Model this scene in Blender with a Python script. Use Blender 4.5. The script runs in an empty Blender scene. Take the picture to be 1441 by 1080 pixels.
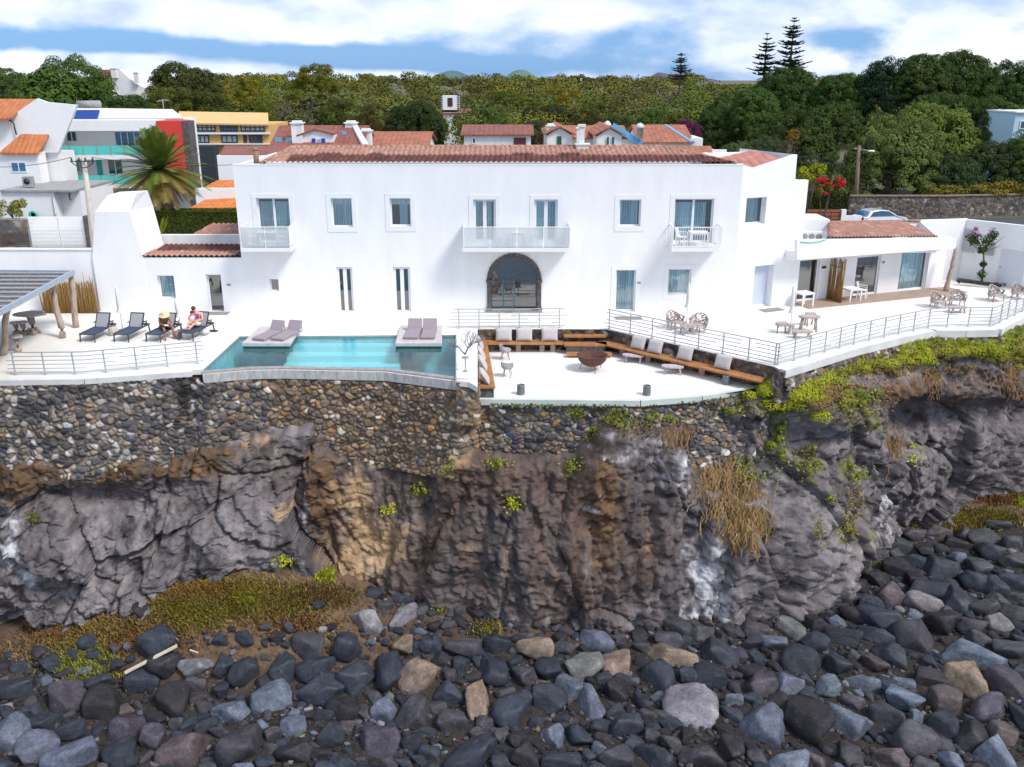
import bpy, math, random
import numpy as np
from mathutils import Vector, Matrix, noise
from mathutils.geometry import tessellate_polygon
R = math.radians; PI = math.pi
rng = random.Random(7)
nr = np.random.default_rng(11)
scene = bpy.context.scene
C = scene.collection
# ------------------------------------------------------------------ camera
F = 1270.0; PITCH = R(18.6); CAMZ = 11.0
cp, sp = math.cos(PITCH), math.sin(PITCH)
cam = bpy.data.objects.new('camera', bpy.data.cameras.new('camera')); C.objects.link(cam)
cam.location = (0, 0, CAMZ); cam.rotation_euler = (PI/2 - PITCH, 0, 0)
cam.data.sensor_width = 36; cam.data.lens = F/1441*36; cam.data.clip_end = 20000; cam.data.clip_start = .1
scene.camera = cam
def ray(px, py):
    u = px-720.5; v = 540-py
    return Vector((u, F*cp+v*sp, -F*sp+v*cp))
def at(px, py, z=None, y=None):
    d = ray(px, py)
    t = (z-CAMZ)/d.z if z is not None else y/d.y
    return Vector((0, 0, CAMZ)) + d*t
def atpl(px, py, p0, dr):           # vertical plane through p0 with horizontal direction dr
    d = ray(px, py); n = Vector((-dr[1], dr[0], 0))
    t = (p0[0]*n.x+p0[1]*n.y)/(d.x*n.x+d.y*n.y)
    return Vector((0, 0, CAMZ)) + d*t
def proj(x, y, z):
    z = z-CAMZ; dep = y*cp - z*sp; v = y*sp + z*cp
    return 720.5+F*x/dep, 540-F*v/dep
# ------------------------------------------------------------------ materials
def ramp(nt, fac, stops):
    r = nt.nodes.new('ShaderNodeValToRGB'); e = r.color_ramp.elements
    while len(e) < len(stops): e.new(.5)
    for k, (p, c) in enumerate(stops): e[k].position = p; e[k].color = (*c, 1) if len(c) == 3 else c
    nt.links.new(fac, r.inputs[0]); return r.outputs[0]
def nz(nt, vec, scale, detail=4, rough=.6):
    n = nt.nodes.new('ShaderNodeTexNoise'); n.inputs['Scale'].default_value = scale
    n.inputs['Detail'].default_value = detail; n.inputs['Roughness'].default_value = rough
    nt.links.new(vec, n.inputs['Vector']); return n.outputs[0]
def mixc(nt, a, b, fac, mode='MIX'):
    m = nt.nodes.new('ShaderNodeMix'); m.data_type = 'RGBA'; m.blend_type = mode
    for s, v in ((0, fac), (6, a), (7, b)):
        if isinstance(v, (int, float)): m.inputs[s].default_value = v
        elif isinstance(v, tuple): m.inputs[s].default_value = (*v, 1) if len(v) == 3 else v
        else: nt.links.new(v, m.inputs[s])
    return m.outputs[2]
def math_(nt, op, a, b=None, c=None):
    m = nt.nodes.new('ShaderNodeMath'); m.operation = op
    for i, v in enumerate((a, b, c)):
        if v is None: continue
        if isinstance(v, (int, float)): m.inputs[i].default_value = v
        else: nt.links.new(v, m.inputs[i])
    return m.outputs[0]
MATS = {}
def M(name, col, rough=.8, var=.12, scale=3., bump=0., bscale=25., metal=0., objcol=False, attr=False, vscale=None, stripes=None, coat=0, spec=.5):
    if name in MATS: return MATS[name]
    m = bpy.data.materials.new(name); m.use_nodes = True; nt = m.node_tree
    b = nt.nodes['Principled BSDF']; tc = nt.nodes.new('ShaderNodeTexCoord'); vec = tc.outputs['Object']
    if vscale:
        mp = nt.nodes.new('ShaderNodeMapping'); mp.inputs['Scale'].default_value = vscale
        nt.links.new(vec, mp.inputs[0]); vec = mp.outputs[0]
    n = nz(nt, vec, scale, 6)
    lo = tuple(c*(1-var) for c in col); hi = tuple(min(1, c*(1+var)) for c in col)
    c = ramp(nt, n, [(.3, lo), (.7, hi)])
    if objcol:
        oi = nt.nodes.new('ShaderNodeObjectInfo'); c = mixc(nt, c, oi.outputs['Color'], 1.0, 'MULTIPLY')
    if attr:
        at_ = nt.nodes.new('ShaderNodeAttribute'); at_.attribute_name = 'col'; c = mixc(nt, c, at_.outputs['Color'], 1.0, 'MULTIPLY')
    nt.links.new(c, b.inputs['Base Color'])
    b.inputs['Roughness'].default_value = rough; b.inputs['Metallic'].default_value = metal
    b.inputs['Specular IOR Level'].default_value = spec
    if coat: b.inputs['Coat Weight'].default_value = coat
    h = None
    if bump: h = nz(nt, vec, bscale, 5)
    if stripes:                                     # (axis, period, strength)
        ax, per, st = stripes; sx = nt.nodes.new('ShaderNodeSeparateXYZ'); nt.links.new(tc.outputs['Object'], sx.inputs[0])
        w = math_(nt, 'ABSOLUTE', math_(nt, 'SINE', math_(nt, 'MULTIPLY', sx.outputs[ax], PI/per)))
        h2 = math_(nt, 'MULTIPLY', w, st)
        h = math_(nt, 'ADD', math_(nt, 'MULTIPLY', h, .3), h2) if h else h2; bump = bump or 1
    if h is not None:
        bp = nt.nodes.new('ShaderNodeBump'); bp.inputs['Strength'].default_value = min(1, bump); bp.inputs['Distance'].default_value = .05 if not stripes else .08
        nt.links.new(h, bp.inputs['Height']); nt.links.new(bp.outputs[0], b.inputs['Normal'])
    MATS[name] = m; return m
def glass_mat(name, tint, refl=.12, rough=.02, alpha=.6):
    if name in MATS: return MATS[name]
    m = bpy.data.materials.new(name); m.use_nodes = True; nt = m.node_tree; nt.nodes.clear()
    o = nt.nodes.new('ShaderNodeOutputMaterial'); t = nt.nodes.new('ShaderNodeBsdfTransparent'); t.inputs[0].default_value = (*tint, 1)
    g = nt.nodes.new('ShaderNodeBsdfGlossy'); g.inputs[0].default_value = (1, 1, 1, 1); g.inputs['Roughness'].default_value = rough
    fr = nt.nodes.new('ShaderNodeFresnel'); fr.inputs[0].default_value = 1.5
    f = math_(nt, 'ADD', fr.outputs[0], refl)
    mx = nt.nodes.new('ShaderNodeMixShader'); nt.links.new(f, mx.inputs[0]); nt.links.new(t.outputs[0], mx.inputs[1]); nt.links.new(g.outputs[0], mx.inputs[2])
    nt.links.new(mx.outputs[0], o.inputs[0]); MATS[name] = m; return m
WHITE = M('white_plaster', (.81, .81, .82), .85, .045, 1.1, .25, 30, vscale=(1, 1, .3))
WHITE2 = M('white_paint', (.8, .8, .8), .5, .03, 2)
OLDWHITE = M('weathered_white_plaster', (.72, .72, .71), .9, .12, 1.0, .25, 20, vscale=(1, 1, .3))
PAVE = M('cream_terrace', (.76, .73, .68), .75, .08, .5, .2, 60)
KERB = M('kerb_concrete', (.66, .65, .63), .85, .14, 1.2, .3, 40)
COPING = M('pale_stone_coping', (.50, .49, .47), .8, .28, 3, .4, 30, vscale=(3, 3, .7))
PTILE = M('pool_tile', (.30, .68, .70), .4, .22, 2.5)
PTILE2 = M('pale_pool_tile', (.84, .93, .93), .4, .06, 6)
GMET = M('grey_metal', (.42, .43, .45), .45, .08, 4, metal=.2)
DMET = M('dark_metal', (.05, .055, .065), .45, .1, 4, metal=.3)
BLUEF = M('navy_sling', (.035, .06, .12), .7, .15, 30)
GREYF = M('grey_sling', (.33, .33, .36), .7, .1, 30)
def milky(name, col, k):
    m = glass_mat(name, col, .03); nt = m.node_tree; o = next(n for n in nt.nodes if n.type == 'OUTPUT_MATERIAL'); src = o.inputs[0].links[0].from_socket
    d = nt.nodes.new('ShaderNodeBsdfDiffuse'); d.inputs[0].default_value = (.85, .87, .88, 1); mx = nt.nodes.new('ShaderNodeMixShader'); mx.inputs[0].default_value = k
    nt.links.new(src, mx.inputs[1]); nt.links.new(d.outputs[0], mx.inputs[2]); nt.links.new(mx.outputs[0], o.inputs[0]); return m
MAUVE = M('mauve_cushion', (.30, .245, .275), .9, .08, 12, .3, 60)
CUSH = M('oatmeal_cushion', (.50, .46, .45), .95, .08, 6, .4, 60)
DECK = M('orange_brown_decking', (.40, .17, .055), .6, .3, 3, vscale=(1, 1, 1), stripes=(1, .14, .5))
PLANK = M('planks', (.40, .17, .055), .6, .3, 3, .3, 20)
DRIFT = M('driftwood', (.42, .35, .32), .85, .3, 8, .6, 14)
TRUNKP = M('pale_trunk_post', (.42, .33, .26), .85, .35, 5, .6, 10, vscale=(3, 3, .6))
STICK = M('brown_sticks', (.30, .17, .05), .8, .45, 5, .5, 20, vscale=(12, 12, .8))
RUST = M('rusty_iron', (.10, .035, .025), .75, .35, 6, .4, 30)
DGREYC = M('weathered_grey_metal', (.13, .15, .15), .6, .4, 9, .3, 20)
DSTONE = M('dark_stone_block', (.09, .09, .095), .9, .6, 5, .8, 8)
ARCHST = M('dark_arch_stone', (.10, .085, .08), .9, .5, 5, .7, 9)
GREYST = M('grey_step_stone', (.28, .27, .26), .85, .15, 4, .3, 20)
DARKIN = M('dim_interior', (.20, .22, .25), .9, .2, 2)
FLOORIN = M('interior_floor', (.45, .42, .40), .4, .1, 2)
CURT = M('blue_white_curtain', (.72, .92, 1.0), .9, .06, 2, stripes=(0, .12, .8))  # blue of sky reflection in the panes put into the cloth colour
BLIND = M('roller_blind', (.75, .82, .84), .8, .03, 2)
FRAMEW = M('white_frame', (.76, .78, .82), .45, .03, 3)
GLASS = glass_mat('window_glass', (.86, .98, 1.0), .12)
GLASSD = glass_mat('dark_door_glass', (.35, .60, .72), .16)
TURQ = M('turquoise_glass_panel', (.10, .55, .50), .15, .08, .6)
TGREEN = M('green_door', (.05, .42, .38), .5, .08, 2)
FROST = M('frosted_balcony_panel', (.72, .75, .77), .3, .04, 2)
TERRA = M('terracotta_tiles', (.32, .115, .065), .85, .3, 1.5, .5, 10, stripes=(0, .45, 1.))
TERRAO = M('orange_tiles', (.55, .17, .03), .8, .25, 1.5, .5, 10, stripes=(0, .35, 1.))
MAROON = M('maroon_tiles', (.22, .075, .055), .85, .25, 1.5, .5, 10, stripes=(0, .45, 1.))
ROOFT = M('salmon_roof_tiles', (.9, .9, .9), .85, .3, 3, .3, 20, attr=True)
PAN = M('solar_blue', (.01, .05, .25), .2, .2, 3)
REDP = M('red_wall_paint', (.60, .045, .03), .7, .05, 1)
ORANGEP = M('apricot_plaster', (.72, .42, .18), .85, .05, .5)
YELP = M('yellow_plaster', (.62, .38, .14), .85, .06, .5)
SLATE = M('slate_cladding', (.10, .08, .085), .9, .4, 4, .8, 8)
BLUEP = M('royal_blue_paint', (.01, .04, .40), .6, .1, 2)
GREENP = M('bottle_green_paint', (.005, .10, .07), .6, .1, 2)
LBLUEP = M('light_blue_paint', (.12, .40, .70), .6, .05, 2)
DARKG = M('dark_window_glass', (.03, .06, .09), .12, .2, .5, spec=.8)
BLUEG = M('blue_window_glass', (.03, .16, .30), .12, .2, .5, spec=.8)
PALEG = M('pale_window_glass', (.35, .45, .48), .2, .15, .8)
GREYW = M('grey_concrete', (.30, .30, .30), .9, .2, 2, .3, 20)
LEAF = M('leaves', (1, 1, 1), .85, .45, 3.5, objcol=True, spec=.08)
BARK = M('bark', (.10, .075, .055), .9, .4, 4, .7, 12)
WOODPOLE = M('tarred_wooden_pole', (.20, .13, .10), .85, .3, 4, .4, 20, vscale=(3, 3, .4))
CONCP = M('concrete_pole', (.55, .50, .44), .85, .15, 3, .3, 20)
BLKM = M('black_rubber', (.02, .02, .02), .7, .1, 5)
CARP = M('silver_car_paint', (.62, .68, .76), .25, .03, 3, metal=.3, coat=.6)
REDL = M('red_lamp_plastic', (.45, .01, .02), .3, .05, 3)
# ------------------------------------------------------------------ mesh builder
class MB:
    def __init__(s): s.v = []; s.f = []; s.sm = []; s.c = []; s.curc = None
    def add(s, vs, fs, sm=False):
        o = len(s.v); s.v += [tuple(v) for v in vs]; s.f += [tuple(i+o for i in f) for f in fs]; s.sm += [sm]*len(fs)
        if s.curc is not None: s.c += [s.curc]*len(vs)
        return s
    def box(s, c, d, rz=0, M4=None, taper=1.0):
        x, y, z = d[0]/2, d[1]/2, d[2]/2; vs = []
        for k in (-1, 1):
            tp = taper if k > 0 else 1
            for i, j in ((-1, -1), (1, -1), (1, 1), (-1, 1)): vs.append(Vector((i*x*tp, j*y*tp, k*z)))
        m = M4 or Matrix.Rotation(rz, 4, 'Z')
        vs = [(m @ v)+Vector(c) for v in vs]
        return s.add(vs, [(3, 2, 1, 0), (4, 5, 6, 7), (0, 1, 5, 4), (1, 2, 6, 5), (2, 3, 7, 6), (3, 0, 4, 7)])
    def b2(s, a, b):
        a, b = Vector(a), Vector(b)
        return s.box((a+b)/2, (abs(b.x-a.x), abs(b.y-a.y), abs(b.z-a.z)))
    def bar(s, p, q, w, h=None):
        p, q = Vector(p), Vector(q); d = q-p; L = d.length
        if L < 1e-5: return s
        m = d.to_track_quat('X', 'Z').to_matrix().to_4x4()
        return s.box((p+q)/2, (L, w, h or w), M4=m)
    def tube(s, pts, r, n=8, cap=True):
        pts = [Vector(p) for p in pts]; rs = r if isinstance(r, (list, tuple)) else [r]*len(pts); vs = []; fs = []
        N = Vector((0, 0, 1))
        for i, p in enumerate(pts):
            d = (pts[min(i+1, len(pts)-1)]-pts[max(i-1, 0)]).normalized()
            a = d.cross(N)
            if a.length < .05: a = d.cross(Vector((1, 0, 0)))
            a.normalize(); b = a.cross(d).normalized()
            for k in range(n):
                t = 2*PI*k/n; vs.append(p+(a*math.cos(t)+b*math.sin(t))*rs[i])
        for i in range(len(pts)-1):
            for k in range(n):
                k2 = (k+1) % n; fs.append((i*n+k, (i+1)*n+k, (i+1)*n+k2, i*n+k2))
        if cap: fs.append(tuple(range(n))); fs.append(tuple(reversed(range((len(pts)-1)*n, len(pts)*n))))
        return s.add(vs, fs, True)
    def lathe(s, c, prof, n=20, wob=0, M4=None):
        vs = []; fs = []; c = Vector(c)
        for i, (r, z) in enumerate(prof):
            for k in range(n):
                t = 2*PI*k/n; rr = r*(1+wob*math.sin(k*2.1+i))
                v = Vector((rr*math.cos(t), rr*math.sin(t), z)); v = (M4 @ v) if M4 else v
                vs.append(c+v)
        for i in range(len(prof)-1):
            for k in range(n):
                k2 = (k+1) % n; fs.append((i*n+k, i*n+k2, (i+1)*n+k2, (i+1)*n+k))
        if prof[0][0] > .001: fs.append(tuple(reversed(range(n))))
        if prof[-1][0] > .001: fs.append(tuple(range((len(prof)-1)*n, len(prof)*n)))
        return s.add(vs, fs, True)
    def prism(s, poly, z0, z1):
        n = len(poly); a = sum(poly[i][0]*poly[(i+1) % n][1]-poly[(i+1) % n][0]*poly[i][1] for i in range(n))
        if a < 0: poly = poly[::-1]
        vs = [(p[0], p[1], z0) for p in poly]+[(p[0], p[1], z1) for p in poly]
        return s.add(vs, [tuple(reversed(range(n))), tuple(range(n, 2*n))]+[(i, (i+1) % n, n+(i+1) % n, n+i) for i in range(n)])
    def vprism(s, poly, p0, dr, th):      # polygon in a vertical plane [(along, z)], extruded backwards by th
        d = Vector((dr[0], dr[1], 0)); nrm = Vector((-dr[1], dr[0], 0)); p0 = Vector((p0[0], p0[1], 0)); n = len(poly)
        a = sum(poly[i][0]*poly[(i+1) % n][1]-poly[(i+1) % n][0]*poly[i][1] for i in range(n))
        if a < 0: poly = poly[::-1]
        fr = [p0+d*u+Vector((0, 0, z)) for u, z in poly]; bk = [v+nrm*th for v in fr]
        return s.add(fr+bk, [tuple(range(n)), tuple(reversed(range(n, 2*n)))]+[(i, n+i, n+(i+1) % n, (i+1) % n) for i in range(n)])
    def blob(s, c, r, sub=2, amp=.15, fr=1.5, M4=None):
        import bmesh
        bm = bmesh.new(); bmesh.ops.create_icosphere(bm, subdivisions=sub, radius=1)
        r = Vector(r) if not isinstance(r, (int, float)) else Vector((r, r, r)); c = Vector(c); vs = []
        for v in bm.verts:
            k = 1+amp*noise.noise(v.co*fr+c*3.1)
            w = Vector((v.co.x*r.x, v.co.y*r.y, v.co.z*r.z))*k; w = M4 @ w if M4 else w
            vs.append(c+w)
        fs = [tuple(v.index for v in f.verts) for f in bm.faces]; bm.free()
        return s.add(vs, fs, True)
    def build(s, name, mat, parent=None, world=True):
        me = bpy.data.meshes.new(name); me.from_pydata(s.v, [], s.f); me.polygons.foreach_set('use_smooth', s.sm)
        if s.c:
            a = me.color_attributes.new('col', 'FLOAT_COLOR', 'POINT'); a.data.foreach_set('color', np.array([(*c, 1) for c in s.c], dtype=np.float32).ravel())
        me.materials.append(mat); o = bpy.data.objects.new(name, me); C.objects.link(o)
        if parent is not None:
            o.parent = parent
            if world:                                  # vertices were given in world coordinates
                me.transform(worldm(parent).inverted())
        return o
def worldm(o):
    m = Matrix.Translation(o.location) @ o.rotation_euler.to_matrix().to_4x4() @ Matrix.Diagonal((*o.scale, 1))
    return worldm(o.parent) @ m if o.parent else m
def npmesh(name, V, Fq, mat, parent=None, cols=None, smooth=False):
    V = np.asarray(V, np.float32).reshape(-1, 3); Fq = np.asarray(Fq, np.int32); k = Fq.shape[1]
    me = bpy.data.meshes.new(name); me.vertices.add(len(V)); me.vertices.foreach_set('co', V.ravel())
    me.loops.add(Fq.size); me.loops.foreach_set('vertex_index', Fq.ravel()); me.polygons.add(len(Fq))
    me.polygons.foreach_set('loop_start', np.arange(0, Fq.size, k, dtype=np.int32))
    me.update(calc_edges=True); me.polygons.foreach_set('use_smooth', [smooth]*len(Fq))
    if cols is not None:
        a = me.color_attributes.new('col', 'FLOAT_COLOR', 'POINT'); c4 = np.ones((len(V), 4), np.float32); c4[:, :3] = cols; a.data.foreach_set('color', c4.ravel())
    me.materials.append(mat); o = bpy.data.objects.new(name, me); C.objects.link(o)
    if parent is not None: o.parent = parent
    return o
def tag(o, label, cat, group=None):
    o['label'] = label; o['category'] = cat
    if group: o['group'] = group
    return o
def thing(name, label, cat, loc=(0, 0, 0), rz=0, group=None):
    o = bpy.data.objects.new(name, None); C.objects.link(o); o.location = loc; o.rotation_euler = (0, 0, rz); o.empty_display_size = .2
    return tag(o, label, cat, group)
def struct(o, kind='structure'): o['kind'] = kind; return o
KIDS = {}
def children(o): return [c for c in bpy.data.objects if c.parent == o]
def dup(o, loc=None, rz=None, label=None, group=None, scale=None, parent=None, _k=None):
    c = o.copy(); C.objects.link(c)
    if parent is not None: c.parent = parent
    if loc is not None: c.location = loc
    if rz is not None: c.rotation_euler = (o.rotation_euler.x, o.rotation_euler.y, rz)
    if scale is not None: c.scale = scale if isinstance(scale, (tuple, list)) else (scale,)*3
    if label: c['label'] = label
    if group: c['group'] = group
    for ch in (KIDS.setdefault(o.name, children(o))): dup(ch, parent=c)
    return c
def arc(p, q, sag, n=10):
    p, q = Vector(p), Vector(q)
    return [p.lerp(q, i/n)-Vector((0, 0, sag*4*(i/n)*(1-i/n))) for i in range(n+1)]
# ------------------------------------------------------------------ sky and light
SUN_EL, SUN_AZ = R(50), R(56)          # azimuth measured from -y (behind the camera) towards +x
sd = Vector((math.sin(SUN_AZ)*math.cos(SUN_EL), -math.cos(SUN_AZ)*math.cos(SUN_EL), math.sin(SUN_EL)))
sun = bpy.data.objects.new('sun', bpy.data.lights.new('sun', 'SUN')); C.objects.link(sun)
sun.rotation_euler = sd.to_track_quat('Z', 'Y').to_euler(); sun.data.energy = 2.85; sun.data.angle = R(15); sun.data.color = (1, .955, .89)
w = bpy.data.worlds.new('World'); scene.world = w; w.use_nodes = True; nt = w.node_tree
bg = nt.nodes['Background']; sk = nt.nodes.new('ShaderNodeTexSky'); sk.sky_type = 'NISHITA'; sk.sun_disc = False
sk.sun_elevation = SUN_EL; sk.sun_rotation = math.atan2(sd.x, sd.y); sk.air_density = 1.2; sk.dust_density = .6; sk.ozone_density = 2.5
tc = nt.nodes.new('ShaderNodeTexCoord'); sx = nt.nodes.new('ShaderNodeSeparateXYZ'); nt.links.new(tc.outputs['Generated'], sx.inputs[0])
yy = math_(nt, 'MAXIMUM', math_(nt, 'ABSOLUTE', sx.outputs[1]), .05)
A = math_(nt, 'DIVIDE', sx.outputs[0], yy); E = math_(nt, 'DIVIDE', sx.outputs[2], yy)
cb = nt.nodes.new('ShaderNodeCombineXYZ'); nt.links.new(math_(nt, 'MULTIPLY', A, 5.0), cb.inputs[0]); nt.links.new(math_(nt, 'MULTIPLY', E, 11), cb.inputs[1]); nt.links.new(math_(nt, 'MULTIPLY', sx.outputs[1], .8), cb.inputs[2])
n1 = math_(nt, 'MULTIPLY_ADD', nz(nt, cb.outputs[0], 1.5, 10, .52), 1.7, -.36)
def sky_px(px, py):
    d = ray(px, py); return d.x/d.y, d.z/d.y
def blobsky(px, py, rx, ry, amt, tilt=0):
    a0, e0 = sky_px(px, py); ra = rx/F; re = ry/F
    da = math_(nt, 'SUBTRACT', A, a0); de = math_(nt, 'SUBTRACT', E, e0)
    if tilt: de = math_(nt, 'ADD', de, math_(nt, 'MULTIPLY', da, tilt))
    q = math_(nt, 'ADD', math_(nt, 'POWER', math_(nt, 'DIVIDE', da, ra), 2), math_(nt, 'POWER', math_(nt, 'DIVIDE', de, re), 2))
    return math_(nt, 'MULTIPLY', math_(nt, 'POWER', 2.718, math_(nt, 'MULTIPLY', q, -1)), amt)
fac = math_(nt, 'ADD', n1, .17)
for b in [(60, 58, 210, 17, -.46, .02), (420, 76, 260, 14, -.44, .05), (700, 92, 190, 12, -.40, .03), (1190, 52, 80, 16, -.36), (880, 50, 90, 34, -.2), (960, 110, 240, 8, -.05), (1380, 70, 120, 40, -.08),
          (600, 22, 330, 32, .22), (190, 10, 260, 22, .12), (140, 84, 80, 9, .24), (320, 98, 60, 8, .3), (1030, 50, 110, 36, .2), (560, 104, 200, 6, .06)]:
    fac = math_(nt, 'ADD', fac, blobsky(*b))
mr = nt.nodes.new('ShaderNodeMapRange'); mr.interpolation_type = 'SMOOTHSTEP'; mr.inputs[1].default_value = .34; mr.inputs[2].default_value = .74; nt.links.new(fac, mr.inputs[0])
n2 = nz(nt, cb.outputs[0], 1.9, 8, .5)
cl = ramp(nt, n2, [(.34, (5.4, 6.7, 9.2)), (.50, (8.2, 9.0, 10.4)), (.64, (10.4, 10.6, 11.0))])
skc = mixc(nt, sk.outputs[0], (.42, .70, 1.25), 1.0, 'MULTIPLY')
skb = mixc(nt, skc, (2.5, 4.9, 9.0), .6)
nt.links.new(mixc(nt, skb, cl, mr.outputs[0]), bg.inputs[0]); bg.inputs[1].default_value = .094
scene.view_settings.view_transform = 'Standard'; scene.view_settings.look = 'None'; scene.view_settings.exposure = .28; scene.view_settings.gamma = 1
# ------------------------------------------------------------------ plan curves of the cliff
def smooth(a, b, x):
    x = np.asarray(x, float)
    t = np.clip((x-a)/(b-a), 0, 1); return t*t*(3-2*t)
TOPP = np.array([(-48, 33.4), (-30, 33.7), (-20.3, 33.9), (-13, 34.7), (-4.9, 34.9), (-1.9, 33.5), (1.5, 33.3), (5.2, 33.9), (8, 34.6), (10.7, 34.8), (12.5, 36.2), (15.1, 38.0), (19.6, 40.6), (22.6, 40.8), (25.2, 43), (31, 46), (40, 52), (52, 60)], float)
BASP = np.array([(-48, 31.3), (-30, 31.3), (-20.4, 31.7), (-14.6, 32.0), (-5.9, 33.6), (-2.0, 32.9), (1.3, 32.3), (4.0, 32.9), (7.2, 33.4), (9.8, 33.0), (13.0, 33.6), (15.8, 36.8), (18.6, 39.6), (22.4, 41.2), (26.6, 42.4), (32, 45), (41, 50), (53, 58)], float)
def resample(P, n, ref):
    d = np.r_[0, np.cumsum(np.hypot(*np.diff(ref, axis=0).T))]; u = np.linspace(0, d[-1], n)
    x = np.interp(u, d, P[:, 0]); y = np.interp(u, d, P[:, 1]); k = max(3, n//90) | 1; ker = np.ones(k)/k
    pad = lambda a: np.convolve(np.r_[[a[0]]*(k//2), a, [a[-1]]*(k//2)], ker, 'valid')
    return np.stack([pad(x), pad(y)], 1)
def beach_z(x, y):
    x = np.asarray(x, float); y = np.asarray(y, float)
    z = -10.85+(y-24)*.05+smooth(13, 27, x)*.75
    z += np.exp(-((x+11.0)/5.6)**2)*smooth(27.6, 31.6, y)*3.2+np.exp(-((x+.9)/2.6)**2)*smooth(29.5, 32.5, y)*.7
    z += -smooth(-22, -12, -y)*1.6
    return z
def sm1(a, b, x):
    t = (x-a)/(b-a); t = 0. if t < 0 else 1. if t > 1 else t; return t*t*(3-2*t)
def bz1(x, y):
    z = -10.85+(y-24)*.05+sm1(13, 27, x)*.75+math.exp(-((x+11.0)/5.6)**2)*sm1(27.6, 31.6, y)*3.2+math.exp(-((x+.9)/2.6)**2)*sm1(29.5, 32.5, y)*.7
    return z-sm1(-22, -12, -y)*1.6
def fbm(x, y, z, o=4):
    return noise.fractal(Vector((x, y, z)), .7, 2.1, o)
# ------------------------------------------------------------------ cliff
def rockblock(p, s, seed):
    q = p*s+Vector((seed, seed*.7, 0)); q += Vector((noise.noise(q*.8), noise.noise(q*.8+Vector((5, 1, 2))), noise.noise(q*.8+Vector((1, 7, 3)))))*.28
    d, pts = noise.voronoi(q, distance_metric='DISTANCE', exponent=2.5); c = pts[0]
    h = noise.cell_vector(c*3.7+Vector((.1, .2, .3))); dd = q-c
    return (h.x-.5)*1.0+(h.y-.5)*dd.x*1.3+(h.z-.5)*dd.z*1.3, d[1]-d[0], h
def gauss(px, py, lst):
    s = 0
    for (cx, cy, rx, ry, a) in lst:
        u = (px-cx)/rx
        if u > 2.4 or u < -2.4: continue
        v = (py-cy)/ry
        if v < 2.4 and v > -2.4: s += a*math.exp(-u*u-v*v)
    return s
BULGE = [(190, 820, 130, 90, 1.0), (330, 720, 110, 55, .8), (60, 780, 60, 110, .5), (150, 705, 95, 30, -1.3), (350, 790, 90, 60, .5), (20, 870, 28, 40, -1.2), (520, 760, 60, 110, -.3),
         (620, 600, 50, 25, .5), (780, 800, 190, 100, 1.0), (1000, 620, 50, 40, -1.3), (1110, 610, 26, 45, -1.5), (1150, 770, 95, 85, 1.7), (1060, 800, 40, 60, .3), (1050, 900, 40, 60, -.3), (930, 640, 60, 40, .5),
         (1160, 575, 60, 20, .9), (1270, 575, 45, 32, -1.6), (1395, 575, 50, 30, -1.7), (1300, 545, 90, 14, 1.0), (1300, 680, 60, 60, .8), (1240, 640, 40, 60, .6), (1360, 690, 30, 22, -1.1), (1200, 660, 24, 90, -.7), (1430, 640, 30, 60, .5), (985, 700, 30, 100, .3), (440, 660, 14, 70, .5), (470, 740, 22, 120, -.5), (812, 690, 24, 55, -.6), (600, 730, 20, 120, -.2)]
SOIL = [(40, 650, 90, 26, 1.3), (180, 650, 80, 20, 1), (260, 650, 60, 16, 1), (0, 660, 60, 36, 1), (310, 628, 50, 14, .9), (450, 690, 22, 70, .8), (840, 700, 24, 70, 1.2), (470, 700, 40, 60, .6), (1190, 545, 60, 16, .5), (1040, 570, 120, 14, .5), (1290, 540, 130, 26, .6)]
BROWN = [(640, 730, 150, 110, .7), (120, 690, 160, 22, .5), (380, 650, 80, 30, .4), (560, 620, 120, 20, .5), (900, 600, 120, 20, .4), (700, 660, 160, 30, .5), (920, 760, 40, 80, .35), (830, 730, 70, 80, .7), (560, 820, 120, 40, .35), (480, 760, 40, 90, .6), (790, 830, 80, 50, .35), (1130, 560, 200, 20, .3), (1400, 540, 80, 30, .4)]
TAN = [(500, 690, 26, 34, 1.0), (535, 750, 46, 36, 1.0), (505, 790, 44, 34, .8), (620, 640, 60, 14, .6), (690, 610, 90, 12, .4), (700, 760, 50, 40, .25), (640, 650, 22, 22, .5), (590, 600, 60, 8, .3), (410, 700, 22, 10, .4), (1300, 520, 60, 8, .4), (900, 755, 16, 18, .5), (372, 612, 20, 14, .7), (1185, 545, 20, 30, .4)]
WHT = [(985, 800, 22, 42, 1.0), (975, 860, 30, 18, .6), (45, 795, 14, 14, .7), (30, 745, 14, 24, .5), (15, 905, 30, 30, .8), (860, 620, 40, 20, .18), (940, 640, 30, 60, .2), (820, 690, 20, 20, .2), (430, 730, 8, 40, .4), (1225, 700, 20, 60, .25)]
MOSS = [(1175, 650, 14, 20, .6), (1195, 760, 10, 30, .9), (1150, 740, 5, 14, .6), (1185, 580, 30, 14, .7), (700, 648, 14, 5, .5), (720, 705, 8, 6, .6), (560, 712, 6, 5, .6), (590, 690, 10, 10, .4), (800, 655, 8, 10, .7), (400, 787, 10, 5, 1), (1090, 610, 12, 40, .6), (1010, 650, 20, 8, .4), (1285, 640, 8, 8, .8), (1130, 655, 14, 18, .5)]
DARKW = [(260, 555, 12, 40, .9), (1040, 880, 60, 16, .2)]
GREY1, GREY2, GREY3 = np.array((.092, .079, .083)), np.array((.225, .198, .202)), np.array((.055, .053, .068))
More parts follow.
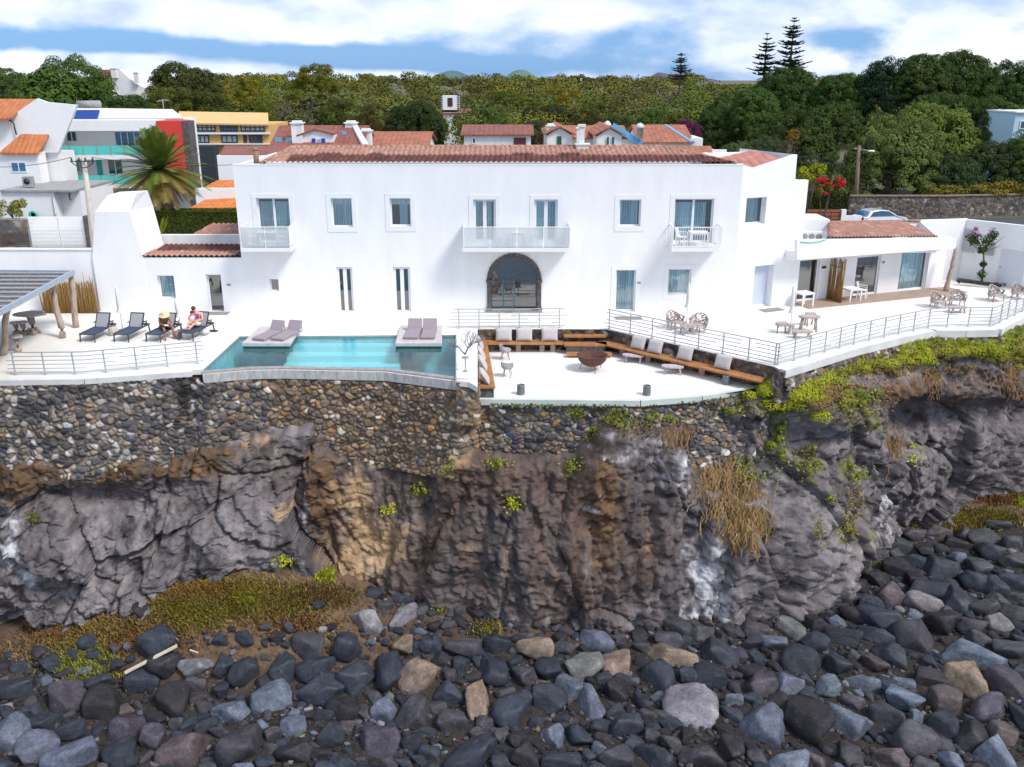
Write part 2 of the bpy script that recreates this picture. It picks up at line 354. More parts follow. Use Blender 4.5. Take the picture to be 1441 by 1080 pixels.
def cliff_color(px, py, p, x):
    n = fbm(p.x*.5, p.y*.5, p.z*.5); n2 = fbm(p.x*1.7+9, p.y*1.7, p.z*1.7); n3 = fbm(p.x*1.1, p.y+4, p.z*.22)
    t = min(1, max(0, .45+n*.55+n2*.35)); c = GREY1*(1-t)+GREY2*t
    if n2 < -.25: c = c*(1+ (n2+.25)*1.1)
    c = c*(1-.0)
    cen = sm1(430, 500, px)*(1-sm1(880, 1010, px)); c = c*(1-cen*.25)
    def mx(c, k, col): k = min(1, max(0, k)); return c*(1-k)+np.array(col)*k
    c = mx(c, (gauss(px, py, BROWN)+n3*.35)*(1 if gauss(px, py, BROWN) > .12 else 0)*.85, (.105, .062, .040))
    sl = gauss(px, py, SOIL); c = mx(c, (sl+n2*.5-.3)*2.2 if sl > .2 else 0, tuple(np.array((.115, .067, .036))*(1+.6*n2)))
    tn = gauss(px, py, TAN); c = mx(c, (tn+n2*.6-.15)*1.3 if tn > .1 else 0, (.38, .25, .14))
    wt = gauss(px, py, WHT); c = mx(c, (wt+n2*.8-.1)*1.2 if wt > .08 else 0, (.55, .54, .56))
    ms = gauss(px, py, MOSS); c = mx(c, (ms+n2*.6-.1)*1.3 if ms > .12 else 0, (.16, .17, .02))
    c = mx(c, (n3-.40)*1.6, (.24, .21, .20)); c = mx(c, (-n3-.38)*2, (.05, .045, .05))
    return c
NS, NT = 1300, 165
ds = np.r_[0, np.cumsum(np.hypot(*np.diff(TOPP, axis=0).T))]
TP = resample(TOPP, NS, TOPP); BP = resample(BASP, NS, TOPP)
ZT = np.interp(TP[:, 0], [-48, -20, -16.6, -14.6, -12.5, -9.5, -7.8, -4.6, -2, .0, 2.5, 3.6, 4.6, 7, 9, 10.7, 13, 60], [-2.7, -2.75, -3.0, -3.4, -3.0, -2.4, -2.2, -2.3, -3.0, -3.2, -3.1, -1.95, -1.65, -1.6, -1.45, -.8, -.45, -.45])
CLV = np.zeros((NS, NT, 3)); CLC = np.zeros((NS, NT, 3))
tang = np.gradient(TP, axis=0); tang /= np.linalg.norm(tang, axis=1)[:, None]; NRM = np.stack([tang[:, 1], -tang[:, 0]], 1)
ZB = beach_z(BP[:, 0], BP[:, 1])-.7
for i in range(NS):
    tx, ty = TP[i]; bx, by = BP[i]; nx, ny = NRM[i]; left = 1-sm1(9.8, 10.8, tx); zt = ZT[i]+(.30*noise.noise(Vector((tx*.7, 3, 1)))+.16*noise.noise(Vector((tx*2.6, 3, 1))))*(1 if tx < 9.5 else .2)
    for j in range(NT):
        t = j/(NT-1); prof = t**.85; x = tx+(bx-tx)*prof; y = ty+(by-ty)*prof; z = zt+(ZB[i]-zt)*t
        px, py = proj(x, y, z)
        p = Vector((x, y, z)); cen = sm1(430, 520, px)*(1-sm1(900, 1050, px))
        vs_ = 1-.45*sm1(400, 520, px)*(1-.6*sm1(950, 1080, px)); pv = Vector((p.x, p.y, p.z*vs_)); b1, e1, h1 = rockblock(pv, .30, 3.3); b2, e2, h2 = rockblock(pv, .85, 8.1)
        d = gauss(px, py, BULGE)*.75
        b3, e3, h3 = rockblock(pv, 1.9, 2.2)
        d += b1*(.95-.45*cen)+b2*(.40-.14*cen)+b3*(.15-.06*cen)+.05*(1-cen)*(1-min(1, e3/.12))*-1
        d -= .36*(1-.5*cen)*max(0, 1-e1/.05)+.16*(1-.4*cen)*max(0, 1-e2/.06)
        d += .12*fbm(x*1.0, y, z*1.0+7)+.10*fbm(x*3.1, y*3.1, z*3.1)+cen*.30*fbm(x*1.1, y, z*.28)+cen*.05*fbm(x*5, y*5, z*4)
        soil = min(1, gauss(px, py, SOIL)); d = d*(1-.5*soil)+.28*soil*(1+fbm(x*2.2, y, z*2.2))
        rt_ = sm1(10.2, 12.5, tx); lip = .45*left+.1+.75*rt_; te = .07+.05*rt_; env = min(1, t/te); d = (d*.7+lip)*(env**(.5+.35*rt_)) if t < te else d*min(1, .7+(t-te)*3)+lip*(1-.6*rt_*min(1, (t-te)*2.2))
        d *= 1 if t < .93 else 1
        zz = z+.06*fbm(x*2, y*2, z*2+30)*env
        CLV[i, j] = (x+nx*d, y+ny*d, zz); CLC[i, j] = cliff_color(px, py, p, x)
idx = np.arange(NS*NT).reshape(NS, NT)
FQ = np.stack([idx[:-1, :-1], idx[:-1, 1:], idx[1:, 1:], idx[1:, :-1]], -1).reshape(-1, 4)
def attr_mat(name, bump, bscale, varlo, varhi, vs, rough=.85, fine=30):
    m = bpy.data.materials.new(name); m.use_nodes = True; nt = m.node_tree; b = nt.nodes['Principled BSDF']; tc = nt.nodes.new('ShaderNodeTexCoord')
    a = nt.nodes.new('ShaderNodeAttribute'); a.attribute_name = 'col'; v = tc.outputs['Object']
    n = nz(nt, v, vs, 8, .7); n_f = nz(nt, v, fine, 4, .7)
    c = mixc(nt, a.outputs['Color'], ramp(nt, n, [(.3, (varlo,)*3), (.5, (1, 1, 1)), (.72, (varhi,)*3)]), 1, 'MULTIPLY')
    c = mixc(nt, c, ramp(nt, n_f, [(.35, (.75,)*3), (.65, (1.25,)*3)]), 1, 'MULTIPLY')
    nt.links.new(c, b.inputs['Base Color']); b.inputs['Roughness'].default_value = rough; b.inputs['Specular IOR Level'].default_value = .35
    bp = nt.nodes.new('ShaderNodeBump'); bp.inputs['Strength'].default_value = bump; bp.inputs['Distance'].default_value = .12
    nt.links.new(nz(nt, v, bscale, 9, .65), bp.inputs['Height']); nt.links.new(bp.outputs[0], b.inputs['Normal']); return m
CLIFFM = attr_mat('cliff_rock', .9, 2.2, .55, 1.5, 2.0)
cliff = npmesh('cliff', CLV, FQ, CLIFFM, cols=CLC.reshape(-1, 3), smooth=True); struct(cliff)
CL_PX = [proj(*CLV[i, NT//2])[0] for i in range(NS)]
def cliff_at(px, py):                          # the point of the cliff face seen at a pixel
    best = None; i0 = int(np.argmin(np.abs(np.array(CL_PX)-px)))
    for i in range(max(0, i0-60), min(NS, i0+60), 2):
        for j in range(0, NT, 2):
            v = CLV[i, j]; q = proj(*v); dd = (q[0]-px)**2+(q[1]-py)**2
            if best is None or dd < best[0]: best = (dd, i, j)
    return Vector(CLV[best[1], best[2]]), Vector((NRM[best[1]][0], NRM[best[1]][1], 0))
# ------------------------------------------------------------------ rubble masonry
PAL = [((.05, .05, .06), 6), ((.09, .085, .09), 6), ((.15, .135, .13), 6), ((.22, .18, .15), 6), ((.30, .22, .15), 5), ((.40, .35, .30), 3), ((.55, .52, .50), 1.6), ((.07, .09, .13), 2), ((.34, .20, .09), 2), ((.20, .13, .10), 3)]
PALC = [c for c, w in PAL]; PALW = np.cumsum([w for c, w in PAL])/sum(w for c, w in PAL)
MASM = attr_mat('rubble_masonry', .5, 9, .75, 1.25, 5, .9, 45)
def masonry(name, pts, zt, zb, ztf=None, step=.05, size=.33, depth=.15, parent=None, dark=0, batter=.04, mono=0):
    P = np.array(pts, float); d = np.r_[0, np.cumsum(np.hypot(*np.diff(P, axis=0).T))]; n = int(d[-1]/step)
    u = np.linspace(0, d[-1], n); X = np.interp(u, d, P[:, 0]); Y = np.interp(u, d, P[:, 1]); tg = np.gradient(np.stack([X, Y], 1), axis=0); tg /= np.linalg.norm(tg, axis=1)[:, None]
    m = int((zt-zb)/step); V = np.zeros((n, m, 3)); Cc = np.zeros((n, m, 3))
    for i in range(n):
        top = ztf(X[i]) if ztf else zt
        for j in range(m):
            z = top+(zb-top)*j/(m-1); 
            sz = size; q = Vector((u[i]/sz/1.2, Y[i]*.0, z/sz)); q += noise.noise_vector(q*.7)*.35
            dd, pp = noise.voronoi(q, distance_metric='DISTANCE', exponent=2.5); c = pp[0]; h = noise.cell_vector(c*5.3+Vector((.3, .1, .7)))
            edge = dd[1]-dd[0]; k = min(1, edge/.34)*min(1, max(0, (.86-dd[0])/.22)); out = depth*(k**.55)*(.6+.8*h.y)-.02*edge
            px, py = proj(X[i], Y[i], z)
            lum = (.85+.5*h.z); r = (h.x*.999+h.y*.37) % 1.0
            kk = 0
            if px < 320: r = r*.78+.10 if noise.noise(Vector((u[i]*.35, z*.8, 2))) < .15 else r*.45
            warm = px > 380 and px < 700
            ci = int(np.searchsorted(PALW, min(.999, r))); col = np.array(PALC[ci])*lum
            if px < 300 and h.z > .87 and dark == 0: col = np.array((.48, .44, .40))*(.7+.5*h.y)
            if warm: col = (col*.7+np.array((.20, .155, .11))*.3)*np.array((1.25, 1.1, .9))
            if k < .45: col = col*.4+np.array((.11, .085, .062))*.6
            col = col*(1-.80*min(1, gauss(px, py, DARKW)))*(1-dark)
            if mono: col = col*(1-mono)+np.array((.17, .145, .13))*mono*(.6+.8*h.z)*(1 if k > .45 else .4)
            V[i, j] = (X[i]+tg[i][1]*(out-(z-zt)*batter), Y[i]-tg[i][0]*(out-(z-zt)*batter), z); Cc[i, j] = col
    ix = np.arange(n*m).reshape(n, m); fq = np.stack([ix[:-1, :-1], ix[:-1, 1:], ix[1:, 1:], ix[1:, :-1]], -1).reshape(-1, 4)
    return npmesh(name, V, fq, MASM, parent, Cc.reshape(-1, 3), True)
# ------------------------------------------------------------------ beach and inland ground, sea
BP0 = BASP
gx = np.arange(-60, 70.01, .35); gy = np.arange(8, 62, .35); GX, GY = np.meshgrid(gx, gy, indexing='ij')
GZ = beach_z(GX, GY)+np.array([[.10*noise.noise(Vector((a*.9, b*.9, 0)))+.05*noise.noise(Vector((a*3, b*3, 0))) for b in gy] for a in gx])
ix = np.arange(GX.size).reshape(GX.shape); fq = np.stack([ix[:-1, :-1], ix[1:, :-1], ix[1:, 1:], ix[:-1, 1:]], -1).reshape(-1, 4)
bm_ = attr_mat('shingle_and_soil', .9, 5, .5, 1.6, 3.0, .95, 25)
md = np.clip(np.exp(-((GX+11.0)/6.5)**2)*smooth(27.6, 30.2, GY)*1.5, 0, 1)[..., None]; fr2 = smooth(20, 25, GX)*smooth(39, 41, GY); md = np.maximum(md, fr2[..., None])
cw = smooth(-2.4, -.4, GY-np.interp(GX, BP0[:, 0], BP0[:, 1]))[..., None]; bc = np.array((.034, .027, .023))*(1-md)+np.array((.135, .085, .048))*md; bc = bc*(1-cw*.6)+np.array((.14, .085, .055))*cw*.6  # shade of the gaps between boulders put into the dark ground colour
beach = npmesh('beach', np.stack([GX, GY, GZ], -1), fq, bm_, cols=bc.reshape(-1, 3), smooth=True); struct(beach)
o = MB().b2((-9000, -9000, -14), (9000, 15.5, -12.3)).build('sea', M('sea_water', (.01, .06, .12), .12, .2, .02, 1, .6, spec=.6)); struct(o)
gm = M('inland_ground', (.10, .095, .05), .95, .3, .05, .3, 1)
gxx = np.r_[np.linspace(-3500, -300, 20), np.linspace(-280, 280, 60), np.linspace(300, 3500, 20)]; gyy = np.r_[[61.], np.linspace(63, 140, 12), np.linspace(150, 700, 40), np.linspace(800, 6000, 20)]
def land_z(x, y): return -.06+max(0, min(1, (y-100)/330))*7
V = [(x, y, land_z(x, y)+(0 if y < 90 else .5*noise.noise(Vector((x*.02, y*.02, 0))))) for x in gxx for y in gyy]
ix = np.arange(len(V)).reshape(len(gxx), len(gyy)); fq = np.stack([ix[:-1, :-1], ix[1:, :-1], ix[1:, 1:], ix[:-1, 1:]], -1).reshape(-1, 4)
struct(npmesh('ground', V, fq, gm, smooth=True))
struct(MB().prism([(-60, 61.5), (80, 61.5), (80, 76.5), (-60, 76.5)], -.05, .0).build('road', M('asphalt', (.055, .055, .058), .9, .2, 1, .3, 30)))
def hill(name, px0, px1, pyt, D, col, shape):
    xs = np.linspace(px0, px1, 60); V = []; n = 60
    for a in xs:
        u = (a-px0)/(px1-px0); h = shape(u); top = at(a, 118+(pyt-118)*h, y=D); base = at(a, 118, y=D)
        for k in range(9):
            s = k/8; ang = s*PI; V.append((top.x, D-.0+(s-.0)*D*.3, base.z-25+(top.z-base.z+25)*math.sin(min(PI/2, .02+ang*.5) if s < 1 else PI/2)+8*noise.noise(Vector((top.x*.02, s*6, 1)))))
    ix = np.arange(n*9).reshape(n, 9); fq = np.stack([ix[:-1, :-1], ix[1:, :-1], ix[1:, 1:], ix[:-1, 1:]], -1).reshape(-1, 4)
    return struct(npmesh(name, V, fq, M(name+'_cover', col, .95, .3, .02, .5, .05), smooth=True))  # distance haze is mixed into the hill colour
hill('hill', 575, 650, 95, 1700, (.05, .11, .11), lambda u: math.sin(PI*u)**.8)
hill('round_hill', 700, 772, 92, 1700, (.08, .14, .11), lambda u: math.sin(PI*u)**1.1)
hill('ridge_hill', 955, 1085, 102, 1400, (.10, .065, .12), lambda u: min(1, 4*u, 9*(1-u))*(.75+.25*math.sin(u*5)))
# ------------------------------------------------------------------ terrace
def zp(l, z=0): return [tuple(at(a, b, z=z)[:2]) for a, b in l]
POOLW = zp([(337, 473.5), (641, 471.5), (641, 529), (545, 516.5), (400, 513.5), (350, 514.5), (285, 520)])
POOLO = zp([(641, 471.5), (641, 545), (545, 523.5), (400, 520), (350, 521), (270, 528)])
front = [(-46, 33.8), (-30, 34.1)]+zp([(0, 533), (120, 531), (270, 520.5)])
plz_out = zp([(672, 545), (672, 463), (853, 463), (1090, 516), (1097, 520)])
right = zp([(1200, 489), (1260, 474.5), (1310, 464), (1355, 464), (1400, 463), (1420, 452), (1441, 443)])+[(32, 47.5), (41, 53.5), (53, 61.5)]
outer = front+[POOLW[6]]+[tuple(p) for p in POOLW[5:1:-1]]+zp([(641, 536), (660, 538)])+plz_out+right+[(60, 61.8), (-46, 61.8)]
def slab(name, polys, z0, z1, mat):
    mb = MB(); allp = [p for q in polys for p in q]; tri = tessellate_polygon([[Vector((x, y, 0)) for x, y in q] for q in polys])
    def up(t):
        a, b, c = [allp[i] for i in t]; return t if (b[0]-a[0])*(c[1]-a[1])-(b[1]-a[1])*(c[0]-a[0]) > 0 else t[::-1]
    tri = [up(t) for t in tri]; mb.add([(x, y, z1) for x, y in allp], tri); mb.add([(x, y, z0) for x, y in allp], [t[::-1] for t in tri]); o = 0
    for q in polys:
        n = len(q); mb.add([(x, y, z1) for x, y in q]+[(x, y, z0) for x, y in q], [(i, (i+1) % n, n+(i+1) % n, n+i) for i in range(n)])
    return mb.build(name, mat)
# the pool reaches the front edge of the terrace, so its outline joins the terrace outline
outer = front+[tuple(POOLW[6]), tuple(POOLW[0]), tuple(POOLW[1])]+zp([(641, 536), (660, 538)])+plz_out+right+[(60, 61.8), (-46, 61.8)]
struct(slab('terrace', [outer], -.22, 0, PAVE))
def kerb(pts, w=.28, h=.07, z=0., zb_=-.42):
    mb = MB(); P = [Vector((*p, 0)) for p in pts]
    for a, b in zip(P, P[1:]):
        d = (b-a).normalized(); n = Vector((d.y, -d.x, 0)); mb.prism([tuple((a-n*.0)[:2]), tuple((b-n*.0)[:2]), tuple((b+n*w)[:2]), tuple((a+n*w)[:2])], z+zb_, z+h)
    return mb
o = kerb(front, .2, -.02, zb_=-.24).build('terrace_kerb', KERB); struct(o)
o = kerb([plz_out[-1]]+right, .32, .03, zb_=-.30).build('terrace_kerb', KERB); struct(o)
PC = [(p[0], p[1]) for p in [plz_out[-1]]+right]
mr_ = masonry('stone_edging_wall', [(a+.30*.6, b-.30*.8) for a, b in PC[:-1]], -.28, -.80, step=.05, size=.20)
tag(mr_, 'low rough stone edging wall under the curved right terrace kerb', 'wall')
# pool
pool = thing('swimming_pool', 'turquoise infinity pool with pale stone coping in front of the white hotel', 'pool', (-6.5, 36.5, 0))
mb = MB()
n = len(POOLW); wz = -.07
cx = sum(p[0] for p in POOLW)/n; cy = sum(p[1] for p in POOLW)/n
fl = [(p[0], p[1], -1.45) for p in POOLW]; tp = [(p[0], p[1], 0 if i < 2 else -.05) for i, p in enumerate(POOLW)]
mb.add(fl+tp, [tuple(range(n))]+[(i, n+i, n+(i+1) % n, (i+1) % n) for i in range(n)]); mb.build('pool_shell', PTILE, pool)
a, b = at(412, 478.5, z=wz), at(556, 478.5, z=wz); c_, d_ = at(556, 486, z=wz), at(408, 486, z=wz)
y0 = at(500, 472.2, z=0).y-.02
mb = MB(); mb.b2((a.x, a.y-.1, -1.44), (b.x, y0, -.35)); mb.b2((a.x-.15, a.y-.75, -1.44), (b.x+.2, a.y-.1, -.62)); mb.b2((a.x-.2, a.y-1.4, -1.44), (b.x+.3, a.y-.75, -.90)); mb.build('pool_steps', PTILE2, pool)
wm = bpy.data.materials.new('pool_water'); wm.use_nodes = True; nt = wm.node_tree; nt.nodes.clear(); oo = nt.nodes.new('ShaderNodeOutputMaterial')
tr = nt.nodes.new('ShaderNodeBsdfTransparent'); tr.inputs[0].default_value = (.46, .84, .90, 1); gl = nt.nodes.new('ShaderNodeBsdfGlossy'); gl.inputs['Roughness'].default_value = .03
fr = nt.nodes.new('ShaderNodeFresnel'); fr.inputs[0].default_value = 1.38; tcw = nt.nodes.new('ShaderNodeTexCoord'); mpw = nt.nodes.new('ShaderNodeMapping'); mpw.inputs['Scale'].default_value = (1.6, 1, 1); nt.links.new(tcw.outputs['Object'], mpw.inputs[0])
bw = nt.nodes.new('ShaderNodeBump'); bw.inputs['Strength'].default_value = .16; bw.inputs['Distance'].default_value = .05; nt.links.new(nz(nt, mpw.outputs[0], 3.5, 3), bw.inputs['Height'])
nt.links.new(bw.outputs[0], gl.inputs['Normal']); nt.links.new(bw.outputs[0], fr.inputs['Normal']); mxw = nt.nodes.new('ShaderNodeMixShader'); nt.links.new(math_(nt, 'ADD', fr.outputs[0], .04), mxw.inputs[0])
nt.links.new(tr.outputs[0], mxw.inputs[1]); nt.links.new(gl.outputs[0], mxw.inputs[2]); nt.links.new(mxw.outputs[0], oo.inputs[0])
mb = MB(); mb.add([(p[0]+(cx-p[0])*.004, p[1]+(cy-p[1])*.004, wz) for p in POOLW], [tuple(range(n-1, -1, -1))]); o = mb.build('water', wm, pool)
mb = MB()      # pale coping: top strip, dropped outer face with a ledge
def offs(P, d):
    out = []
    for i, p in enumerate(P):
        a = Vector(P[max(0, i-1)]); b = Vector(P[min(len(P)-1, i+1)]); t = (b-a).normalized(); nn = Vector((-t.y, t.x))
        if nn.y > 0: nn = -nn
        out.append((p[0]+nn.x*d, p[1]+nn.y*d))
    return out
inn = [(POOLW[2][0]+.24, POOLW[2][1]-.05), POOLW[3], POOLW[4], POOLW[5], POOLW[6]]
wl_ = offs(inn, .44)[::-1]
fr_ = [Vector(p) for p in front]
EDGE_L = [(-46, 33.68), (-30, 33.98)]+[(p.x, p.y-.14) for p in fr_[2:]]
EDGE_Z = [tuple(at(*q, z=-1.2)[:2]) for q in ((660, 566), (672, 567), (900, 570), (1000, 563), (1083, 552))]
PTW = EDGE_L+[tuple(p) for p in wl_]+EDGE_Z[1:]
xj = wl_[0][0]; xk = wl_[-1][0]
mw = masonry('stone_retaining_wall', PTW, -.2, -4.2, ztf=lambda x: float(np.interp(x, [xj-.12, xj+.05, xk-.05, xk+.3, 11], [-.22, -.44, -.48, -1.18, -1.18])), step=.04, size=.22, depth=.11)
tag(mw, 'mixed cobble and rubble retaining wall between the white terrace and the cliff', 'wall')
inn2 = offs(inn, .02); o1 = offs(inn, .30); o2 = offs(inn, .42)
mb = MB()
for i in range(len(inn)-1): mb.prism([inn2[i], inn2[i+1], o1[i+1], o1[i]], -.30, -.045)
mb.build('coping', M('grey_coping_top', (.30, .28, .27), .8, .3, 4, .4, 30), pool)
mb = MB()
for i in range(len(inn)-1): mb.prism([offs(inn, .301)[i], offs(inn, .301)[i+1], o2[i+1], o2[i]], -.46, -.10)
mb.build('coping_face', COPING, pool)
# planter wall between the pool and the sunken lounge
pw = MB(); q = zp([(642.5, 471), (671, 471), (671, 536), (642.5, 536)]); pw.prism(q, -.45, .12)
o = pw.build('planter_wall', OLDWHITE); tag(o, 'white plastered planter wall dividing the pool from the sunken lounge', 'wall')
pq = [at(654, 545, z=-.2), at(672, 545, z=-.2)]
pmb = masonry('stone_pillar', [(q[3][0]-.02, q[3][1]-.02), (q[2][0]+.0, q[2][1]-.02), (q[2][0]+.02, q[2][1]+.8)], -.06, -1.8, size=.22, depth=.08)
tag(pmb, 'short rough stone pier at the front end of the white planter wall', 'pillar')
# sunken lounge
ZF = -1.0
PF = zp([(672, 463), (853, 463), (1090, 516)], 0)
floor_ = [(PF[0][0], PF[0][1]), (PF[1][0], PF[1][1]), (PF[2][0], PF[2][1])]+zp([(1080, 541), (985, 557), (900, 563), (675, 561)], ZF)
floor_[-1] = (PF[0][0]+.05, floor_[-1][1])
struct(slab('sunken_floor', [floor_], ZF-.35, ZF, PAVE))
o = kerb([floor_[-1], floor_[-2], floor_[-3], floor_[-4]], .22, .04, ZF, zb_=-.20).build('sunken_floor_kerb', M('greenish_stained_kerb', (.55, .60, .55), .8, .15, 1)); struct(o)
mb1 = masonry('lounge_wall', [PF[0], PF[1], PF[2], (PF[2][0]+.05, PF[2][1]-.5)], -.02, -1.0, size=.3, depth=.07, dark=.45); tag(mb1, 'dark stone back wall of the sunken fire pit lounge', 'wall')
o = masonry('corner_stone_pier', [(PF[2][0]-.12, PF[2][1]-.1), (PF[2][0]-.05, PF[2][1]-.62), (PF[2][0]+.45, PF[2][1]-.45), (PF[2][0]+.6, PF[2][1]+.1)], -.05, -1.35, size=.2, depth=.06, dark=.5); tag(o, 'dark stone pier at the corner where the terrace meets the sunken lounge', 'pillar')
# ------------------------------------------------------------------ wall helpers in a vertical plane
class Pl:
    def __init__(s, p0, dr):
        s.p = Vector((p0[0], p0[1], 0)); s.d = Vector((dr[0], dr[1], 0)).normalized(); s.n = Vector((-s.d.y, s.d.x, 0))
    def w(s, u, z, d=0): return s.p+s.d*u+s.n*d+Vector((0, 0, z))
    def uz(s, px, py): v = atpl(px, py, s.p, s.d); return (v-s.p).dot(s.d), v.z
    def rect(s, x0, y0, x1, y1):
        u0, z1 = s.uz(x0, y0); u1, z0 = s.uz(x1, y1); return u0, z0, u1, z1
    def box(s, mb, u0, z0, d0, u1, z1, d1):
        vs = [s.w(u, z, d) for d in (d0, d1) for u, z in ((u0, z0), (u1, z0), (u1, z1), (u0, z1))]
        return mb.add(vs, [(0, 1, 2, 3), (7, 6, 5, 4), (0, 4, 5, 1), (1, 5, 6, 2), (2, 6, 7, 3), (3, 7, 4, 0)])
    def wall(s, mb, U0, U1, Z0, Z1, holes, th=.25, sides=True):
        us = sorted({U0, U1, *[h[0] for h in holes], *[h[2] for h in holes]}); zs = sorted({Z0, Z1, *[h[1] for h in holes], *[h[3] for h in holes]})
        us = [u for u in us if U0 <= u <= U1]; zs = [z for z in zs if Z0 <= z <= Z1]
        for a, b in zip(us, us[1:]):
            for c, d in zip(zs, zs[1:]):
                m = ((a+b)/2, (c+d)/2)
                if any(h[0] < m[0] < h[2] and h[1] < m[1] < h[3] for h in holes): continue
                mb.add([s.w(a, c), s.w(b, c), s.w(b, d), s.w(a, d)], [(0, 1, 2, 3)]); mb.add([s.w(a, c, th), s.w(b, c, th), s.w(b, d, th), s.w(a, d, th)], [(3, 2, 1, 0)])
        for a, c, b, d in holes:
            mb.add([s.w(a, c), s.w(a, c, th), s.w(b, c, th), s.w(b, c)], [(3, 2, 1, 0)]); mb.add([s.w(a, d), s.w(a, d, th), s.w(b, d, th), s.w(b, d)], [(0, 1, 2, 3)])
            mb.add([s.w(a, c), s.w(a, d), s.w(a, d, th), s.w(a, c, th)], [(0, 1, 2, 3)]); mb.add([s.w(b, c), s.w(b, d), s.w(b, d, th), s.w(b, c, th)], [(3, 2, 1, 0)])
        if sides:
            for u, f in ((U0, 1), (U1, -1)): mb.add([s.w(u, Z0), s.w(u, Z1), s.w(u, Z1, th), s.w(u, Z0, th)], [(0, 1, 2, 3)])
            mb.add([s.w(U0, Z1), s.w(U1, Z1), s.w(U1, Z1, th), s.w(U0, Z1, th)], [(0, 1, 2, 3)])
        return mb
def window(par, pl, r, mull=1, dep=.20, door=False, curtain=True, blind=False, fw=.07, glass=None, fmat=None, bars=0, drop=0., cfrac=(0, 1), label=None, inner=DARKIN):
    u0, z0, u1, z1 = r; mb = MB(); e = .003; T = .06
    pl.box(mb, u0+e, z0+e, dep, u0+fw, z1-e, dep+T); pl.box(mb, u1-fw, z0+e, dep, u1-e, z1-e, dep+T)
    pl.box(mb, u0+fw, z1-fw, dep+.002, u1-fw, z1-e, dep+T-.002); pl.box(mb, u0+fw, z0+e, dep+.002, u1-fw, z0+fw*(1.3 if door else 1), dep+T-.002)
    for k in range(mull):
        um = u0+(u1-u0)*(k+1)/(mull+1); pl.box(mb, um-fw*.8, z0+fw, dep-.01, um+fw*.8, z1-fw, dep+T-.004)
    for k in range(bars):
        zm = z0+(z1-z0)*(k+1)/(bars+1); pl.box(mb, u0+fw, zm-.02, dep+.01, u1-fw, zm+.02, dep+T-.01)
    f = mb.build('door' if door else 'window', fmat or FRAMEW, par)
    if label: f['label'] = label
    g = MB(); g.add([pl.w(u0+fw*.5, z0+fw*.5, dep+.03), pl.w(u1-fw*.5, z0+fw*.5, dep+.03), pl.w(u1-fw*.5, z1-fw*.5, dep+.03), pl.w(u0+fw*.5, z1-fw*.5, dep+.03)], [(0, 1, 2, 3)])
    g.build('pane', glass or GLASS, f)
    if curtain:
        c = MB(); n = 70; a, b = u0+fw+(u1-u0-2*fw)*cfrac[0], u0+fw+(u1-u0-2*fw)*cfrac[1]; zt = z1-fw-drop
        vs = []
        for i in range(n+1):
            u = a+(b-a)*i/n; d = dep+.10+.03*math.sin(u*38+math.sin(u*9)*2); vs += [pl.w(u, z0+.03, d), pl.w(u, zt, d*.5+.5*(dep+.10))]
        c.add(vs, [(2*i, 2*i+2, 2*i+3, 2*i+1) for i in range(n)], True); c.build('curtain', CURT, f)
    if blind:
        c = MB(); pl.box(c, u0+fw, z1-fw-(z1-z0)*.2, dep+.09, u1-fw, z1-fw, dep+.10); c.build('roller_blind', BLIND, f)
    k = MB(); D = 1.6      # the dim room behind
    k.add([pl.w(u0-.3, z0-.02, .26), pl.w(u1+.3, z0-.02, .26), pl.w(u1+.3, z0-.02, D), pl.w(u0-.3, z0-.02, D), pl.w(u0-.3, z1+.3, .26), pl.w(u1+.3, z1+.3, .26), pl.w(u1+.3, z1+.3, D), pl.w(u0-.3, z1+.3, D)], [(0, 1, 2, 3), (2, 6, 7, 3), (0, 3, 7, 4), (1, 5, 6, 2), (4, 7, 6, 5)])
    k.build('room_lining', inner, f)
    return f
# ------------------------------------------------------------------ the hotel
H0 = 44.0
hotel = thing('hotel', 'long two storey white plastered building with salmon tiled roof on the cliff terrace', 'hotel', (0, H0, 0))
pf = Pl((0, H0), (1, 0)); XL = -13.3; XR = 11.0; ZE = 7.13
ups = dict(A=(360, 279, 411, 342), B=(465, 279, 497, 320), Cc=(548, 279, 579, 319), D=(666, 281, 698, 342), E=(752, 281, 784, 342), F_=(872, 281, 901, 319), G=(950, 280, 1001, 342))
low = dict(Hh=(379, 393, 393, 410), I=(473, 376, 499, 442), J=(553, 376, 579, 441.5), K=(867, 380, 893, 439), L=(941, 379, 971, 415))
rc = {k: pf.rect(*v) for k, v in {**ups, **low}.items()}
aL, aR = pf.uz(686, 440)[0], pf.uz(761, 440)[0]; aT = pf.uz(720, 357)[1]; aw = (aR-aL)/2; am = (aL+aR)/2; spr = aT-aw*.98; A0 = .05
holes = list(rc.values())+[(aL+.16, A0, aR-.16, aT-.16)]
mb = MB(); pf.wall(mb, XL, XR, 0, ZE, holes, .25)
rr = aw-.16; cen = spr
for sgn in (-1, 1):            # spandrels above the arch
    pts = [(am+sgn*rr*math.cos(t), cen+(aT-.16-cen)*math.sin(t)) for t in np.linspace(0, PI/2, 14)]+[(am+sgn*rr, aT-.16)]
    n = len(pts); fr = [pf.w(u, z, -.001) for u, z in pts]; 
    for i in range(n-2): mb.add([fr[i], fr[i+1], fr[-1]], [(0, 1, 2) if sgn > 0 else (2, 1, 0)])
mb.b2((XL, H0+.25, 0), (XL+.25, H0+8, ZE)); mb.b2((XR-.6, H0+.25, 0), (XR-.35, H0+8, ZE)); mb.b2((XL, H0+8, 0), (XR, H0+8.25, ZE))
mb.b2((XL+.25, H0+.26, 3.1), (XR-.62, H0+7.9, 3.3))
mb.build('wall', WHITE, hotel)
